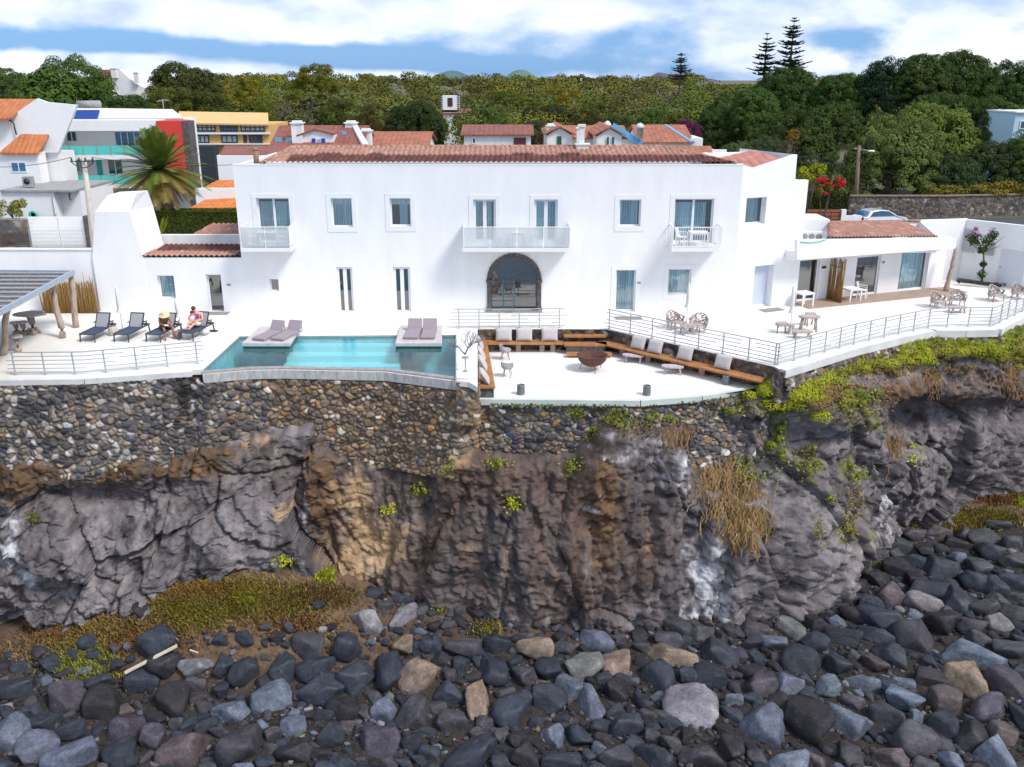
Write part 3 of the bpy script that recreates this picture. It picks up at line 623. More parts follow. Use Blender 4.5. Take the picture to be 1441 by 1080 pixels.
mb = MB(); mb.b2((XL-.0, H0-.012, ZE-.0), (XR+.02, H0+.28, ZE+.07)); mb.build('cornice', WHITE2, hotel)
# stone arch surround
mb = MB()
for sgn in (-1, 1):
    u = am+sgn*(aw-.09); pf.box(mb, u-.10, 0, -.07, u+.10, spr-.12, .2); pf.box(mb, u-.14, spr-.12, -.11, u+.14, spr, .2); pf.box(mb, u-.14, 0, -.10, u+.14, .22, .2)
nA = 17
for i in range(nA):
    t0 = PI*i/nA+.012; t1 = PI*(i+1)/nA-.012; ro, ri = aw+.02, aw-.19; q = []
    for d in (-.06-.015*(i % 2), .2):
        for (r_, t) in ((ri, t0), (ro, t0), (ro, t1), (ri, t1)): q.append(pf.w(am+r_*math.cos(t), spr+r_*.98*math.sin(t), d))
    mb.add(q, [(0, 1, 2, 3), (7, 6, 5, 4), (0, 4, 5, 1), (1, 5, 6, 2), (2, 6, 7, 3), (3, 7, 4, 0)])
ar = mb.build('arch_surround', ARCHST, hotel)
mb = MB()      # glazed arch door: fixed frame, left leaf with bars
for t0, t1 in zip(np.linspace(0, PI, 19), np.linspace(0, PI, 19)[1:]):
    mb.bar(pf.w(am+(aw-.21)*math.cos(t0), spr+(aw-.22)*math.sin(t0), .17), pf.w(am+(aw-.21)*math.cos(t1), spr+(aw-.22)*math.sin(t1), .17), .05)
lw = (aR-aL)
for u in (aL+.2, aL+lw*.30, aL+lw*.50): pf.box(mb, u-.03, .06, .14, u+.03, spr-.0, .20)
for k in range(7): pf.box(mb, aL+.2, .16+k*.33, .15, aL+lw*.50, .20+k*.33, .19)
pf.box(mb, aR-.25, .06, .14, aR-.19, spr, .20)
ad = mb.build('arched_door', M('blue_grey_steel', (.06, .12, .17), .5, .1, 4), hotel)
mb = MB(); pts = [pf.w(am+(aw-.2)*math.cos(t), spr+(aw-.2)*math.sin(t), .175) for t in np.linspace(0, PI, 20)]
mb.add([pf.w(aR-.2, .06, .175)]+pts+[pf.w(aL+.2, .06, .175)], [tuple(range(22))]); mb.build('pane', GLASSD, ad)
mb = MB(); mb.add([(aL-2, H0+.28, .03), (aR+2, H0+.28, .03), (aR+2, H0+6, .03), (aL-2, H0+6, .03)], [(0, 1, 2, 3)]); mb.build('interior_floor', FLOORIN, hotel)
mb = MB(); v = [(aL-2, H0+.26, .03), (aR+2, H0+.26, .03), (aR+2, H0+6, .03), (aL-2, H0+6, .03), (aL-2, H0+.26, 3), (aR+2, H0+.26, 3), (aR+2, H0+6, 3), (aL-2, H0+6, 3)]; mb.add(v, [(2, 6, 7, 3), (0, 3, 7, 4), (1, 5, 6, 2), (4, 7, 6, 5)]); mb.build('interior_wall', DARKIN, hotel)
mb = MB(); mb.b2((am+.15, H0+3.4, .05), (am+1.25, H0+4.1, .45)); mb.b2((am+.15, H0+4.1, .05), (am+1.25, H0+4.3, .9)); mb.b2((am+.2, H0+5.6, 1.5), (am+1.1, H0+5.7, 2.2)); mb.build('interior_sofa', M('charcoal_cloth', (.05, .05, .06), .9), hotel)
mb = MB(); mb.lathe((am+.35, H0+2.1, 0.03), [(.001, .33), (.45, .33), (.45, .36), (.001, .37)], 20); mb.tube([(am+.35, H0+2.1, .03), (am+.35, H0+2.1, .34)], .05); mb.build('interior_table', M('brown_wood', (.25, .12, .06), .5), hotel)
for k, r in rc.items():
    if k in ('A', 'G'): window(hotel, pf, r, 1, .20, True, drop=.12, cfrac=(0, 1) if k == 'A' else (0, .86))
    elif k in ('D', 'E'): window(hotel, pf, r, 1, .14, True, fw=.11, curtain=True, cfrac=(0, .92) if k == 'D' else (0, 1), drop=.0)
    elif k in ('B', 'F_'): window(hotel, pf, r, 0, .18, curtain=True, blind=(k == 'B'), cfrac=(0, .93))
    elif k == 'Cc': window(hotel, pf, r, 0, .18, curtain=True, blind=True, cfrac=(.42, .9))
    elif k in ('I', 'J'): window(hotel, pf, r, 1, .10, True, curtain=False, fw=.115, glass=GLASSD)
    elif k == 'Hh': window(hotel, pf, r, 0, .15, curtain=False, fw=.05, glass=GLASSD)
    elif k == 'K': window(hotel, pf, r, 0, .16, True, cfrac=(0, 1))
    elif k == 'L': window(hotel, pf, r, 0, .20, cfrac=(0, 1))
# raised flat surrounds
for k in ('A', 'B', 'Cc', 'D', 'E', 'F_', 'G', 'K', 'L'):
    mb = MB(); u0, z0, u1, z1 = rc[k]; b = .22; pf.box(mb, u0-b, z0-(b*1.1 if k in ('B', 'Cc', 'F_', 'L') else 0), -.02, u0, z1+b, 0.001); pf.box(mb, u1, z0-(b*1.1 if k in ('B', 'Cc', 'F_', 'L') else 0), -.02, u1+b, z1+b, 0.001); pf.box(mb, u0, z1, -.02, u1, z1+b, 0.001)
    if k in ('B', 'Cc', 'F_', 'L'): pf.box(mb, u0, z0-b*1.1, -.02, u1, z0, .001)
    mb.build('window_surround', WHITE2, hotel)
mb = MB(); a = pf.rect(686, 446, 761, 452); mb.b2((aL-.05, H0-.32, .001), (aR+.05, H0-.11, .10)); mb.build('door_step', M('slot_drain_step', (.20, .20, .21), .7, .2, 5), hotel)
for (px, py) in ((322, 401), (899, 398), (1090, 393)):
    if px < 1000: v = at(px, py, y=H0); MB().b2((v.x-.09, H0-.022, v.z-.05), (v.x+.09, H0-.002, v.z+.05)).build('room_plate', GREYST, hotel)
# tiled hip roof with real pans
def tile_roof(par, P, nrm_rows=None, tw=.25, dark=None, name='roof', rise=.085, rowlen=.38):
    """P: front-left, front-right, back-right, back-left eave/ridge corners; columns run front to back"""
    A_, B_, C_, D_ = [Vector(p) for p in P]; L = (B_-A_).length; ux = (B_-A_).normalized(); ncol = int(L/tw); sub = 6; nu = ncol*sub
    m0 = (C_+D_)/2-(A_+B_)/2; S = (m0-ux*m0.dot(ux)); Ls = S.length; us = S.normalized(); nrow = max(2, int(Ls/rowlen)); nn = ux.cross(us).normalized()
    if nn.z < 0: nn = -nn
    V = []; Cc = []; ok = []
    sA, sB = (D_-A_).dot(ux), (C_-B_).dot(ux)
    rows = []
    for r in range(nrow): rows += [(r/nrow, 0.), ((r+.98)/nrow, 1.)]
    for ri, (t, st) in enumerate(rows):
        lo = sA*t; hi = L+sB*t
        for i in range(nu+1):
            u = i/nu*L; uc = min(max(u, lo), hi); ph = (i % sub)/sub; hgt = rise*(.15+abs(math.sin(PI*(i/sub)))**.8)+.022*(1-st)
            p = A_+ux*uc+us*(t*Ls)+nn*hgt; V.append(p)
            col = i//sub; row = ri//2; h = noise.cell_vector(Vector((col+.5, row+.5, 3.3)))
            base = np.array((.47, .215, .165)) if h.x > .3 else np.array((.36, .155, .115))
            base = base*.45+np.array((.46, .265, .205))*.55
            if h.y > .93: base = np.array((.56, .38, .31))
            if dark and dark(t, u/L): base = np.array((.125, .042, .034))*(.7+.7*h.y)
            Cc.append(base*(.88+.24*h.z))
    nv = nu+1; F_ = []
    for r in range(len(rows)-1):
        for i in range(nu):
            a = r*nv+i; w0 = abs(V[a+1].x-V[a].x)+abs(V[a+1].y-V[a].y)+abs(V[a+nv+1].x-V[a+nv].x)+abs(V[a+nv+1].y-V[a+nv].y)
            if w0 > .004: F_.append((a, a+1, a+nv+1, a+nv))
    o = npmesh(name, [tuple(v) for v in V], F_, ROOFT, cols=np.array(Cc), smooth=True)
    if par is not None: o.parent = par; o.data.transform(worldm(par).inverted())
    return o
RY = at(660, 207.5, z=7.75).y; zR = 7.75; e0 = ZE+.08
rl, rr_ = at(412, 207.5, z=zR), at(930, 207.5, z=zR); el = at(368, 233, y=H0+.1); er = at(1036, 233, y=H0+.1)
EL = Vector((el.x, H0+.08, e0)); ER = Vector((er.x, H0+.08, e0)); RL = Vector((rl.x, RY, zR)); RR = Vector((rr_.x, RY, zR))
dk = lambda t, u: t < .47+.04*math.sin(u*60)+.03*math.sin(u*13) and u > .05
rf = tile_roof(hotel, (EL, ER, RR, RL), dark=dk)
def plain(mbp, q): mbp.add(q, [tuple(range(len(q)))]); return mbp
mb = MB(); BL, BR = Vector((EL.x, 2*RY-EL.y, e0)), Vector((ER.x, 2*RY-ER.y, e0))
plain(mb, [EL, RL, BL]); plain(mb, [ER, BR, RR]); plain(mb, [RL, RR, BR, BL]); mb.build('roof_slope', TERRA, hotel)
mb = MB()
def ridge(mb, p, q, r=.10):
    p, q = Vector(p), Vector(q); n = int((q-p).length/.4)
    for i in range(n): a, b = p.lerp(q, i/n), p.lerp(q, (i+1.08)/n); mb.tube([a, b], [r, r*.86], 8)
for a, b in ((RL, RR), (EL, RL), (ER, RR)): ridge(mb, a+Vector((0, 0, .03)), b+Vector((0, 0, .03)))
mb.build('ridge_tiles', M('ridge_tile_clay', (.36, .20, .13), .9, .35, 2, .4, 10), rf)
# roof chimneys
ch = MB(); c = at(817, 213, z=7.5); ch.box((c.x, c.y-1.2, 7.45), (1.0, .7, .30), taper=.8); ch.box((c.x, c.y-1.2, 7.72), (.62, .5, .34)); ch.box((c.x, c.y-1.2, 7.93), (.74, .6, .07)); ch.box((c.x-.05, c.y-1.15, 8.35), (.27, .27, .85)); ch.box((c.x-.05, c.y-1.15, 8.83), (.37, .37, .12)); ch.build('chimney', OLDWHITE, hotel)
c = at(361, 228, y=H0+1); ch = MB(); ch.tube([(c.x, H0+1, ZE-.2), (c.x, H0+1, ZE+.62)], .13, 10); ch.lathe((c.x, H0+1, ZE+.62), [(.13, 0), (.16, .05), (.1, .14), (.001, .17)], 10); ch.build('flue_pipe', M('brown_flue', (.25, .16, .10), .6), hotel)
# flat roof rim left of the tiles
# ---- left single storey wing
XW = at(140, 440, z=0).x; zw = 2.72
hw = [pf.rect(220, 388, 248, 421), pf.rect(289, 386.5, 316, 442)]
mb = MB(); pf.wall(mb, XW, XL-.002, 0, zw, hw, .25); mb.b2((XW, H0+.25, 0), (XW+.25, H0+3.4, zw)); 
mb.build('wing_wall', WHITE, hotel)
window(hotel, pf, hw[0], 0, .22, cfrac=(0, 1))
f = window(hotel, pf, hw[1], 0, .20, True, curtain=False, glass=GLASSD, label='open glazed door leading into a dark room')
u0, z0, u1, z1 = hw[1]; lf = MB(); p1 = pf.w(u1-.06, 0, .18); q1 = p1+Vector((-.42, .62, 0)); q1 = p1+Vector((-.30, -.0, 0))+Vector((0, .5, 0))
mb = MB(); mb.b2((u0-.35, H0-.75, .001), (u1+.35, H0-.1, .018)); 
mt = mb.build('door_mat', M('grey_brown_mat', (.26, .25, .24), .95, .15, 20, .5, 60)); tag(mt, 'grey door mat outside the open door of the left wing', 'mat')
p4 = at(198, 362.5, y=H0); yb = H0+2.5
A_, B_ = Vector((p4.x, H0-.05, zw+.02)), Vector((XL-.01, H0-.05, zw+.02)); zz = 2.95
t_ = at(224, 345.5, y=yb); C_, D_ = Vector((XL-.01, yb, t_.z)), Vector((t_.x, yb, t_.z))
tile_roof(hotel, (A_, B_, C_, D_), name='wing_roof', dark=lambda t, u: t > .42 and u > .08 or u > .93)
mb = MB(); pr = at(188, 331, y=yb+.02); mb.b2((pr.x, yb+.02, 0), (XL-.01, yb+.32, pr.z)); mb.b2((XW+.26, H0+.26, zw-.1), (A_.x+.2, yb, zw)); mb.b2((p4.x-.3, H0+.3, zw), (p4.x-.05, yb, zw+.25)); mb.build('parapet_wall', OLDWHITE, hotel)
p5 = at(268, 331, y=yb+1.2); p6 = at(300, 316, y=yb+3.2)
tile_roof(hotel, (Vector((p5.x, yb+1.2, p5.z-.1)), Vector((XL-.01, yb+1.2, p5.z-.1)), Vector((XL-.01, yb+3.2, p6.z)), Vector((p6.x, yb+3.2, p6.z))), name='rear_roof', dark=lambda t, u: False)
MB().b2((p5.x, yb+1.15, 0), (XL-.02, yb+3.3, p5.z-.12)).build('rear_room_wall', OLDWHITE, hotel)
# ---- oven chimney tower on the left
tw = MB(); xl, xr = at(134, 300, y=H0-.02).x, at(197, 331, y=H0-.02).x; xl -= .0
def zat(py, y=H0): return at(150, py, y=y).z
y0, y1 = H0-.03, H0+2.4; zs1, zs2, zt1 = zat(362), zat(298), zat(273)
pt0 = at(152, 275, y=H0+.5); pt1 = at(192, 273, y=H0+.5)
L0 = [(XW-.02, y0, 0), (xr, y0, 0), (xr+.25, y1, 0), (XW-.02, y1, 0)]; L2 = [(xl, y0, zs2), (xr-.35, y0, zs2), (xr-.15, y1, zs2), (xl, y1, zs2)]; L3 = [(pt0.x, y0+.5, pt0.z), (pt1.x, y0+.5, pt1.z), (pt1.x, y1-.5, pt1.z), (pt0.x, y1-.5, pt0.z)]
L1 = [(XW-.02, y0, zs1), (xr, y0, zs1), (xr+.2, y1, zs1), (XW-.02, y1, zs1)]
tw.add(L0+L1+L2+L3, [(i+4*k, (i+1) % 4+4*k, (i+1) % 4+4*k+4, i+4*k+4) for k in range(3) for i in range(4)]+[(12, 13, 14, 15)]); tw.build('oven_tower', WHITE, hotel)
# ---- rotated right end block
pr_ = Pl((XR, H0), (math.cos(R(23)), math.sin(R(23)))); 
out = [(0, 0)]+[pr_.uz(*q) for q in ((1063, 237.5), (1122, 218), (1119.5, 249), (1138, 253))]
uR, zR2 = out[-1]; zc = out[2][1]
wr, dr_ = pr_.rect(1051, 279, 1076, 315), pr_.rect(1062.5, 375, 1084, 436.5)
u1_, z1_ = out[1]; zlow = out[4][1]-.02
mb = MB(); pr_.wall(mb, 0, uR, 0, zlow, [wr, (dr_[0], .02, dr_[2], dr_[3])] if wr[3] < zlow else [(dr_[0], .02, dr_[2], dr_[3])], .35)
poly = [(0, zlow), (out[3][0], zlow), out[2], (u1_, z1_), (0, ZE+.05)]
mb.vprism(poly, pr_.p, pr_.d, .30)
for uu in (uR-.25,): a = pr_.w(uu, 0, .3); mb.prism([tuple(pr_.w(uR, 0, .35)[:2]), tuple(pr_.w(uR+.1, 0, 6)[:2]), tuple(pr_.w(uR-.3, 0, 6)[:2]), tuple(pr_.w(uR-.3, 0, .35)[:2])], 0, zlow)
q0, q1 = pr_.w(out[2][0], 0, .3), pr_.w(out[2][0], 0, 5)
mb.add([pr_.w(out[2][0], zlow-.2, .3), pr_.w(out[2][0], zlow-.2, 4.6), pr_.w(out[2][0], out[2][1], 4.6), pr_.w(out[2][0], out[2][1], .3)], [(0, 1, 2, 3)])
mb.add([pr_.w(out[3][0], zlow, .3), pr_.w(uR, zlow, .3), pr_.w(uR, zlow, 5.9), pr_.w(out[3][0], zlow, 5.9)], [(0, 1, 2, 3)])
bk1, bk0 = pr_.w(out[2][0]-.1, 0, 3.2), pr_.w(-.0, 0, 3.2)
zt_b = at(1080, 215, y=H0+3.6).z
pr_.box(mb, .0, 0, 3.2, out[2][0], zt_b, 3.45)
mb.build('end_wall', WHITE, hotel)
window(hotel, pr_, wr, 0, .34, cfrac=(0, .8), dep=.30) if False else window(hotel, pr_, wr, 0, .28, cfrac=(0, .85))
dd = (dr_[0], .02, dr_[2], dr_[3]); window(hotel, pr_, dd, 0, .33, True, curtain=False, glass=M('pale_blue_door', (.50, .56, .66), .4, .04, 2), label='glazed door in a deep white reveal of the angled end wall')
mb = MB(); pr_.box(mb, dd[2]-.06, .02, -.0, dd[2]-.001, dd[3], .34); 
v = at(1090, 393, y=45); 
A_, B_ = pr_.w(.15, ZE-.35, .34), pr_.w(out[2][0]-.25, out[2][1]-.25, .34); C_, D_ = pr_.w(out[2][0]-.25, out[2][1]+.02, 3.18), pr_.w(.15, ZE-.02, 3.18)
rfm = MB(); rfm.add([A_, B_, C_, D_], [(0, 1, 2, 3)]); rfm.build('end_roof', M('striped_tiles', (.42, .17, .13), .85, .3, 2, .5, 10, stripes=(0, .45, 1.)), hotel)
mb = MB(); c = at(1079, 433, z=0); mb.box((c.x+.1, c.y-.55, .01), (1.25, .6, .018), rz=R(23)); tag(mb.build('door_mat', MATS['grey_brown_mat']), 'brown grey door mat lying before the deep doorway of the angled end wall', 'mat')
mb = MB(); c = at(882, 449, z=0); mb.box((c.x+.1, c.y+.12, .01), (1.3, .6, .018)); tag(mb.build('door_mat', MATS['grey_brown_mat']), 'grey door mat below the curtained glass door behind the diagonal railing', 'mat')
# ------------------------------------------------------------------ balconies
def balcony(x0, x1, kind, z=3.42, dep=1.15):
    sl = MB(); sl.b2((x0, H0-dep, z-.20), (x1, H0-.001, z-.02)); s_ = sl.build('balcony', WHITE2, hotel)
    p = MB(); h = .95; ya, y_ = H0-dep+.04, H0-.02
    n = max(2, int(round((x1-x0)/1.3)))
    if kind == 'panel':
        po = MB()
        for i in range(n+1): x = x0+.05+(x1-x0-.1)*i/n; po.b2((x-.02, ya-.02, z-.02), (x+.02, ya+.02, z+h))
        po.b2((x0+.03, ya-.025, z+h), (x1-.03, ya+.025, z+h+.04)); 
        for x in (x0+.05, x1-.05): po.b2((x-.025, ya, z+h), (x+.025, y_, z+h+.04))
        po.build('railing', WHITE2, s_)
        for i in range(n): a, b = x0+.09+(x1-x0-.1)*i/n, x0+.01+(x1-x0-.1)*(i+1)/n; p.b2((a, ya-.006, z+.03), (b, ya+.006, z+h-.02))
        p.build('front_glass', milky('milky_panel', (.90, .94, .95), .26), s_)
        q = MB()
        for x in (x0+.05, x1-.05): q.b2((x-.006, ya+.05, z+.03), (x+.006, y_-.02, z+h-.02))
        q.build('side_panel', FROST, s_)
    else:
        po = MB()
        for zz in (z+.05, z+h): po.b2((x0+.03, ya-.02, zz-.02), (x1-.03, ya+.02, zz+.02)); [po.b2((x-.02, ya+.02, zz-.02), (x+.02, y_, zz+.02)) for x in (x0+.05, x1-.05)]
        m = int((x1-x0)/.12)
        for i in range(m+1): x = x0+.05+(x1-x0-.1)*i/m; po.b2((x-.011, ya-.011, z+.03), (x+.011, ya+.011, z+h))
        for x in (x0+.05, x1-.05):
            for i in range(1, 9): y = ya+(y_-ya)*i/9; po.b2((x-.011, y-.011, z+.03), (x+.011, y+.011, z+h))
        po.build('railing', WHITE2, s_)
    return s_
bx = lambda a: at(a, 355, y=H0-1.15).x
balcony(bx(339), bx(410), 'panel'); balcony(bx(651), bx(803), 'panel', dep=1.2); balcony(bx(945), bx(1016), 'bars')
# ------------------------------------------------------------------ plastic tables and chairs
def plastic_table(name, label, loc, rz=0, w=.75, h=.70, group=None, cat='table', wd=None):
    t = thing(name, label, cat, loc, rz, group); wd = wd or w
    mb = MB(); mb.box((0, 0, h-.02), (w, wd, .04)); mb.box((0, 0, h-.07), (w*.9, wd*.9, .05)); mb.build('tabletop', WHITE2, t, False)
    for i in (-1, 1):
        for j in (-1, 1): m = MB(); m.box((i*(w/2-.05), j*(wd/2-.05), (h-.07)/2), (.05, .05, h-.07), taper=1.2); m.build('leg', WHITE2, t, False)
    return t
def plastic_chair(label, loc, rz=0, group=None):
    t = thing('white_chair', label, 'chair', loc, rz, group)
    mb = MB(); mb.box((0, 0, .44), (.46, .44, .035)); mb.build('seat', WHITE2, t, False)
    mb = MB()
    for k in range(6): x = -.19+k*.076; mb.bar((x, .20, .46), (x*1.05, .29, .82), .045, .02)
    mb.bar((-.23, .29, .83), (.23, .29, .83), .05, .04); mb.build('backrest', WHITE2, t, False)
    for i in (-1, 1):
        m = MB(); m.bar((i*.24, -.18, .64), (i*.24, .26, .66), .045, .03); m.bar((i*.24, -.18, .44), (i*.24, -.18, .64), .03); m.build('armrest', WHITE2, t, False)
        for j in (-1, 1): m = MB(); m.bar((i*.20, j*.19, .44), (i*.23, j*.22, 0), .04); m.build('leg', WHITE2, t, False)
    return t
cx1 = (bx(339)+bx(410))/2; cx3 = (bx(945)+bx(1016))/2; cx2 = (bx(651)+bx(803))/2; zb_ = 3.402; yb2 = H0-.62
plastic_table('balcony_table', 'small white table on the left balcony with frosted side panels', (cx1-.05, yb2, zb_), 0, .8, .68, 'small white tables on the balconies')
plastic_chair('white slatted chair at the left end of the left balcony', (cx1-.72, yb2, zb_), R(70), 'white chairs on the balconies')
plastic_chair('white slatted chair at the right end of the left balcony', (cx1+.72, yb2, zb_), R(-70), 'white chairs on the balconies')
plastic_table('balcony_table', 'small white table in the middle of the long central balcony above the arch', (cx2+.05, yb2, zb_), 0, .6, .68, 'small white tables on the balconies')
plastic_chair('white slatted chair left of the table on the long central balcony', (cx2-.62, yb2, zb_), R(80), 'white chairs on the balconies')
plastic_chair('white slatted chair right of the table on the long central balcony', (cx2+.72, yb2, zb_), R(-60), 'white chairs on the balconies')
plastic_table('balcony_table', 'small white table on the right balcony behind thin white bars', (cx3+.15, yb2, zb_), 0, .85, .68, 'small white tables on the balconies')
plastic_chair('white slatted chair on the right balcony behind thin white bars', (cx3-.65, yb2, zb_), R(60), 'white chairs on the balconies')
# ------------------------------------------------------------------ right wing with porch
wing = thing('guest_annex', 'low white annex with salmon tiled roof and shaded porch right of the hotel', 'annex', (18, 47, 0))
a = at(1118, 426, z=0); b = at(1324, 405.5, z=0); dv = Vector((b.x-a.x, b.y-a.y)); pw_ = Pl((a.x, a.y), dv); Lw = dv.length
fz0 = 2.45
hs = [pw_.rect(1123, 366, 1148, 425), pw_.rect(1207, 362, 1233, 417), pw_.rect(1270, 355, 1301, 411)]
hs = [(h[0], .03, h[2], min(h[3], 2.3)) for h in hs]
mb = MB(); pw_.wall(mb, -.3, Lw, 0, 2.62, hs, .25); mb.build('wall', WHITE, wing)
window(wing, pw_, hs[0], 0, .12, True, curtain=False, glass=GLASSD); window(wing, pw_, hs[1], 0, .12, True, curtain=False, glass=GLASSD, cfrac=(0, .4)); window(wing, pw_, hs[2], 0, .2, True, cfrac=(0, .95))
pwf = Pl(pw_.w(0, 0, -1.35), pw_.d); f4 = [pwf.uz(*q) for q in ((1122, 366), (1345, 350), (1345, 335), (1122, 338))]; Uf = f4[1][0]; Ul = f4[0][0]
mb = MB(); mb.vprism(f4, pwf.p, pwf.d, .24); pw_.box(mb, Ul, 2.44, -1.10, Uf, 2.60, 0.0); mb.vprism([(f4[1][0]-.25, 2.62), (f4[1][0], 2.62), (f4[1][0], f4[2][1]-.02), (f4[1][0]-.25, f4[2][1]-.02)], pw_.w(0, 0, -1.1), pw_.d, 1.4)
mb.build('porch_fascia', WHITE2, wing)
pe = Pl(pw_.w(0, 0, -1.08), pw_.d); pb_ = Pl(pw_.w(0, 0, 1.7), pw_.d); ea, eb = pe.uz(1163, 336.5), pe.uz(1320, 334.5); ra, rb = pb_.uz(1166, 314), pb_.uz(1294, 311.5)
A_, B_, C_, D_ = pe.w(*ea), pe.w(*eb), pb_.w(*rb), pb_.w(*ra)
mb = MB(); e_ = pw_.d*.30; mb.add([B_, C_, C_+e_, B_+e_+Vector((0, 0, -.02)), B_-Vector((0, 0, .7)), C_-Vector((0, 0, 1.1)), C_+e_-Vector((0, 0, 1.1)), B_+e_-Vector((0, 0, .7))], [(0, 3, 2, 1), (4, 5, 6, 7), (0, 4, 7, 3), (1, 2, 6, 5), (0, 1, 5, 4), (3, 7, 6, 2)]); mb.add([A_-Vector((0, 0, .03)), B_-Vector((0, 0, .03)), B_-Vector((0, 0, .8)), A_-Vector((0, 0, .8))], [(0, 1, 2, 3)]); mb.build('roof_verge', WHITE, wing)
tile_roof(wing, (A_, B_, C_, D_), tw=.22)
mb = MB(); ridge(mb, D_+Vector((0, 0, .03)), C_+Vector((0, 0, .03)), .08); mb.build('ridge_tiles', MATS['ridge_tile_clay'], wing)
mb = MB(); pw_.box(mb, ra[0]+.05, 2.6, 1.72, rb[0], rb[1]-.05, 1.95); pw_.box(mb, Ul, 2.61, -1.09, ea[0]-.02, 2.9, 1.6); mb.add([pe.w(ea[0], 2.6), pe.w(ea[0], ea[1]-.02), pb_.w(ra[0], rb[1]-.02), pb_.w(ra[0], 2.6)], [(0, 1, 2, 3)]); mb.build('roof_end_wall', WHITE, wing)
mb = MB(); pw_.box(mb, -.2, .002, -1.45, Lw+.4, .05, -.0); mb.build('porch_deck', M('grey_brown_deck', (.36, .26, .20), .8, .15, 2, .3, 20), wing)
MB().box(pw_.w(1.62, 1.75, -.04), (.25, .04, .12), rz=R(23)).build('room_plate', DARKG, wing); MB().box(pw_.w(Lw*.56, 1.75, -.04), (.16, .03, .10), rz=R(23)).build('room_plate', GREYST, wing)
# trunk post
def trunk_post(name, label, base, top, r=.11, seed=0, group=None, mat=None, cat='post'):
    b, t = Vector(base), Vector(top); mb = MB(); n = 10; pts = []; rs = []
    for i in range(n+1):
        k = i/n; p = b.lerp(t, k); p += Vector((noise.noise(Vector((k*2.5, seed, 0))), noise.noise(Vector((k*2.5, seed, 5))), 0))*.10; pts.append(p); rs.append(r*(1.15-.3*k)*(1+.15*noise.noise(Vector((k*7, seed, 9)))))
    mb.tube(pts, rs, 9); o = mb.build(name, mat or TRUNKP); tag(o, label, cat, group); return o
bb = at(1331, 411, z=0); trunk_post('trunk_post', 'crooked pale trunk post holding up the far right corner of the annex porch', bb, (bb.x+.25, bb.y+.05, 2.45), .13, 3)
# white block with air conditioners behind
blk = MB(); c0 = at(1118, 305, y=48.5); c1 = at(1166, 305, y=48.5); blk.b2((c0.x, 48.2, 0), (c1.x, 50.5, 3.95)); blk.b2((c0.x-1, 47.0, 2.6), (c1.x-.1, 48.15, 2.95)); 
o = blk.build('service_block', WHITE); tag(o, 'small white flat roofed service block between the hotel end and annex roof', 'outbuilding')
for i, (px, lb) in enumerate(((1134, 'leftmost white outdoor air conditioner on the service ledge'), (1144, 'second white outdoor air conditioner from the hotel corner'), (1154, 'third white outdoor air conditioner, its fan facing the terrace'), (1164, 'small white air conditioner turned sideways beside the annex tiles'))):
    c = at(px-2, 325, y=47.4); t = thing('air_conditioner', lb, 'air conditioner', (c.x, 47.4, 2.95), R(0 if i < 3 else 70), 'outdoor air conditioners beside the annex roof')
    mb = MB(); mb.box((0, 0, .26), (.36 if i < 3 else .3, .25, .5)); mb.build('casing', WHITE2, t, False)
    mb = MB(); m4 = Matrix.Rotation(PI/2, 4, 'X'); mb.lathe((0, -.128, .27), [(.001, .0), (.06, .004), (.06, .002), (.15, .001), (.16, .008), (.15, .012)], 18, M4=m4); mb.build('fan_grille', GREYW, t, False)
hp = [pwf.w(*pwf.uz(a_, b_), -.02) for a_, b_ in ((1126, 341), (1140, 342), (1152, 340.5), (1163, 337))]; MB().tube(hp, .02, 6).build('hose', TGREEN); tag(bpy.data.objects['hose'], 'thin teal hose lying on the ledge beside the annex roof', 'hose')
# ------------------------------------------------------------------ railings
def railing(name, label, pts, z=0., h=.92, posts=None, gap=True, bars=6, over=.35, ps=1.25, seed=1):
    """pts: plan polyline; staggered horizontal bars with gaps, as the photo shows"""
    r_ = random.Random(seed); P = [Vector((p[0], p[1], z)) for p in pts]; t = thing(name, label, 'railing', tuple(P[0]))
    seg = [(b-a).length for a, b in zip(P, P[1:])]; L = sum(seg)
    def pt(u):
        u = max(-over*2, min(L+over*2, u)); 
        for i, s in enumerate(seg):
            if u <= s or i == len(seg)-1: return P[i]+(P[i+1]-P[i])*(u/s)
            u -= s
    n = max(1, int(round(L/ps)))
    for i in range(n+1):
        p = pt(L*i/n); m = MB(); m.b2((p.x-.022, p.y-.022, z), (p.x+.022, p.y+.022, z+h+.01)); m.box((p.x, p.y, z+.008), (.12, .12, .014)); m.build('post', GMET, t)
    mb = MB(); cuts = [0]
    for s in seg: cuts.append(cuts[-1]+s)
    def run(u0, u1, zz, w=.028):
        us = [u0]+[c for c in cuts if u0 < c < u1]+[u1]
        for a, b in zip(us, us[1:]): mb.bar(pt(a)+Vector((0, 0, zz)), pt(b)+Vector((0, 0, zz)), w, w)
    for k in range(bars):
        zz = .10+(h-.10)*k/(bars-1); ends = over*r_.uniform(0, 1)
        if k == bars-1 or k == 0 or not gap: run(-over*.4, L+over*.5, zz, .035); continue
        u = -ends
        while u < L:
            ln = r_.uniform(2.2, 4.5); run(u, min(L+over*r_.random(), u+ln), zz); u += ln+r_.uniform(.35, .8)
    mb.build('rails', GMET, t); return t
def pz(l, z=0.): return [tuple(at(a, b, z=z)[:2]) for a, b in l]
railing('terrace_railing', 'grey metal railing with staggered bars in front of the four dark loungers', pz([(22, 528), (120, 527), (175, 522), (278, 512)]), seed=3, over=.5)
railing('terrace_railing', 'straight grey railing on the terrace edge before the arched door', pz([(646, 462.5), (787, 461.5)]), seed=5, over=.5, ps=.95)
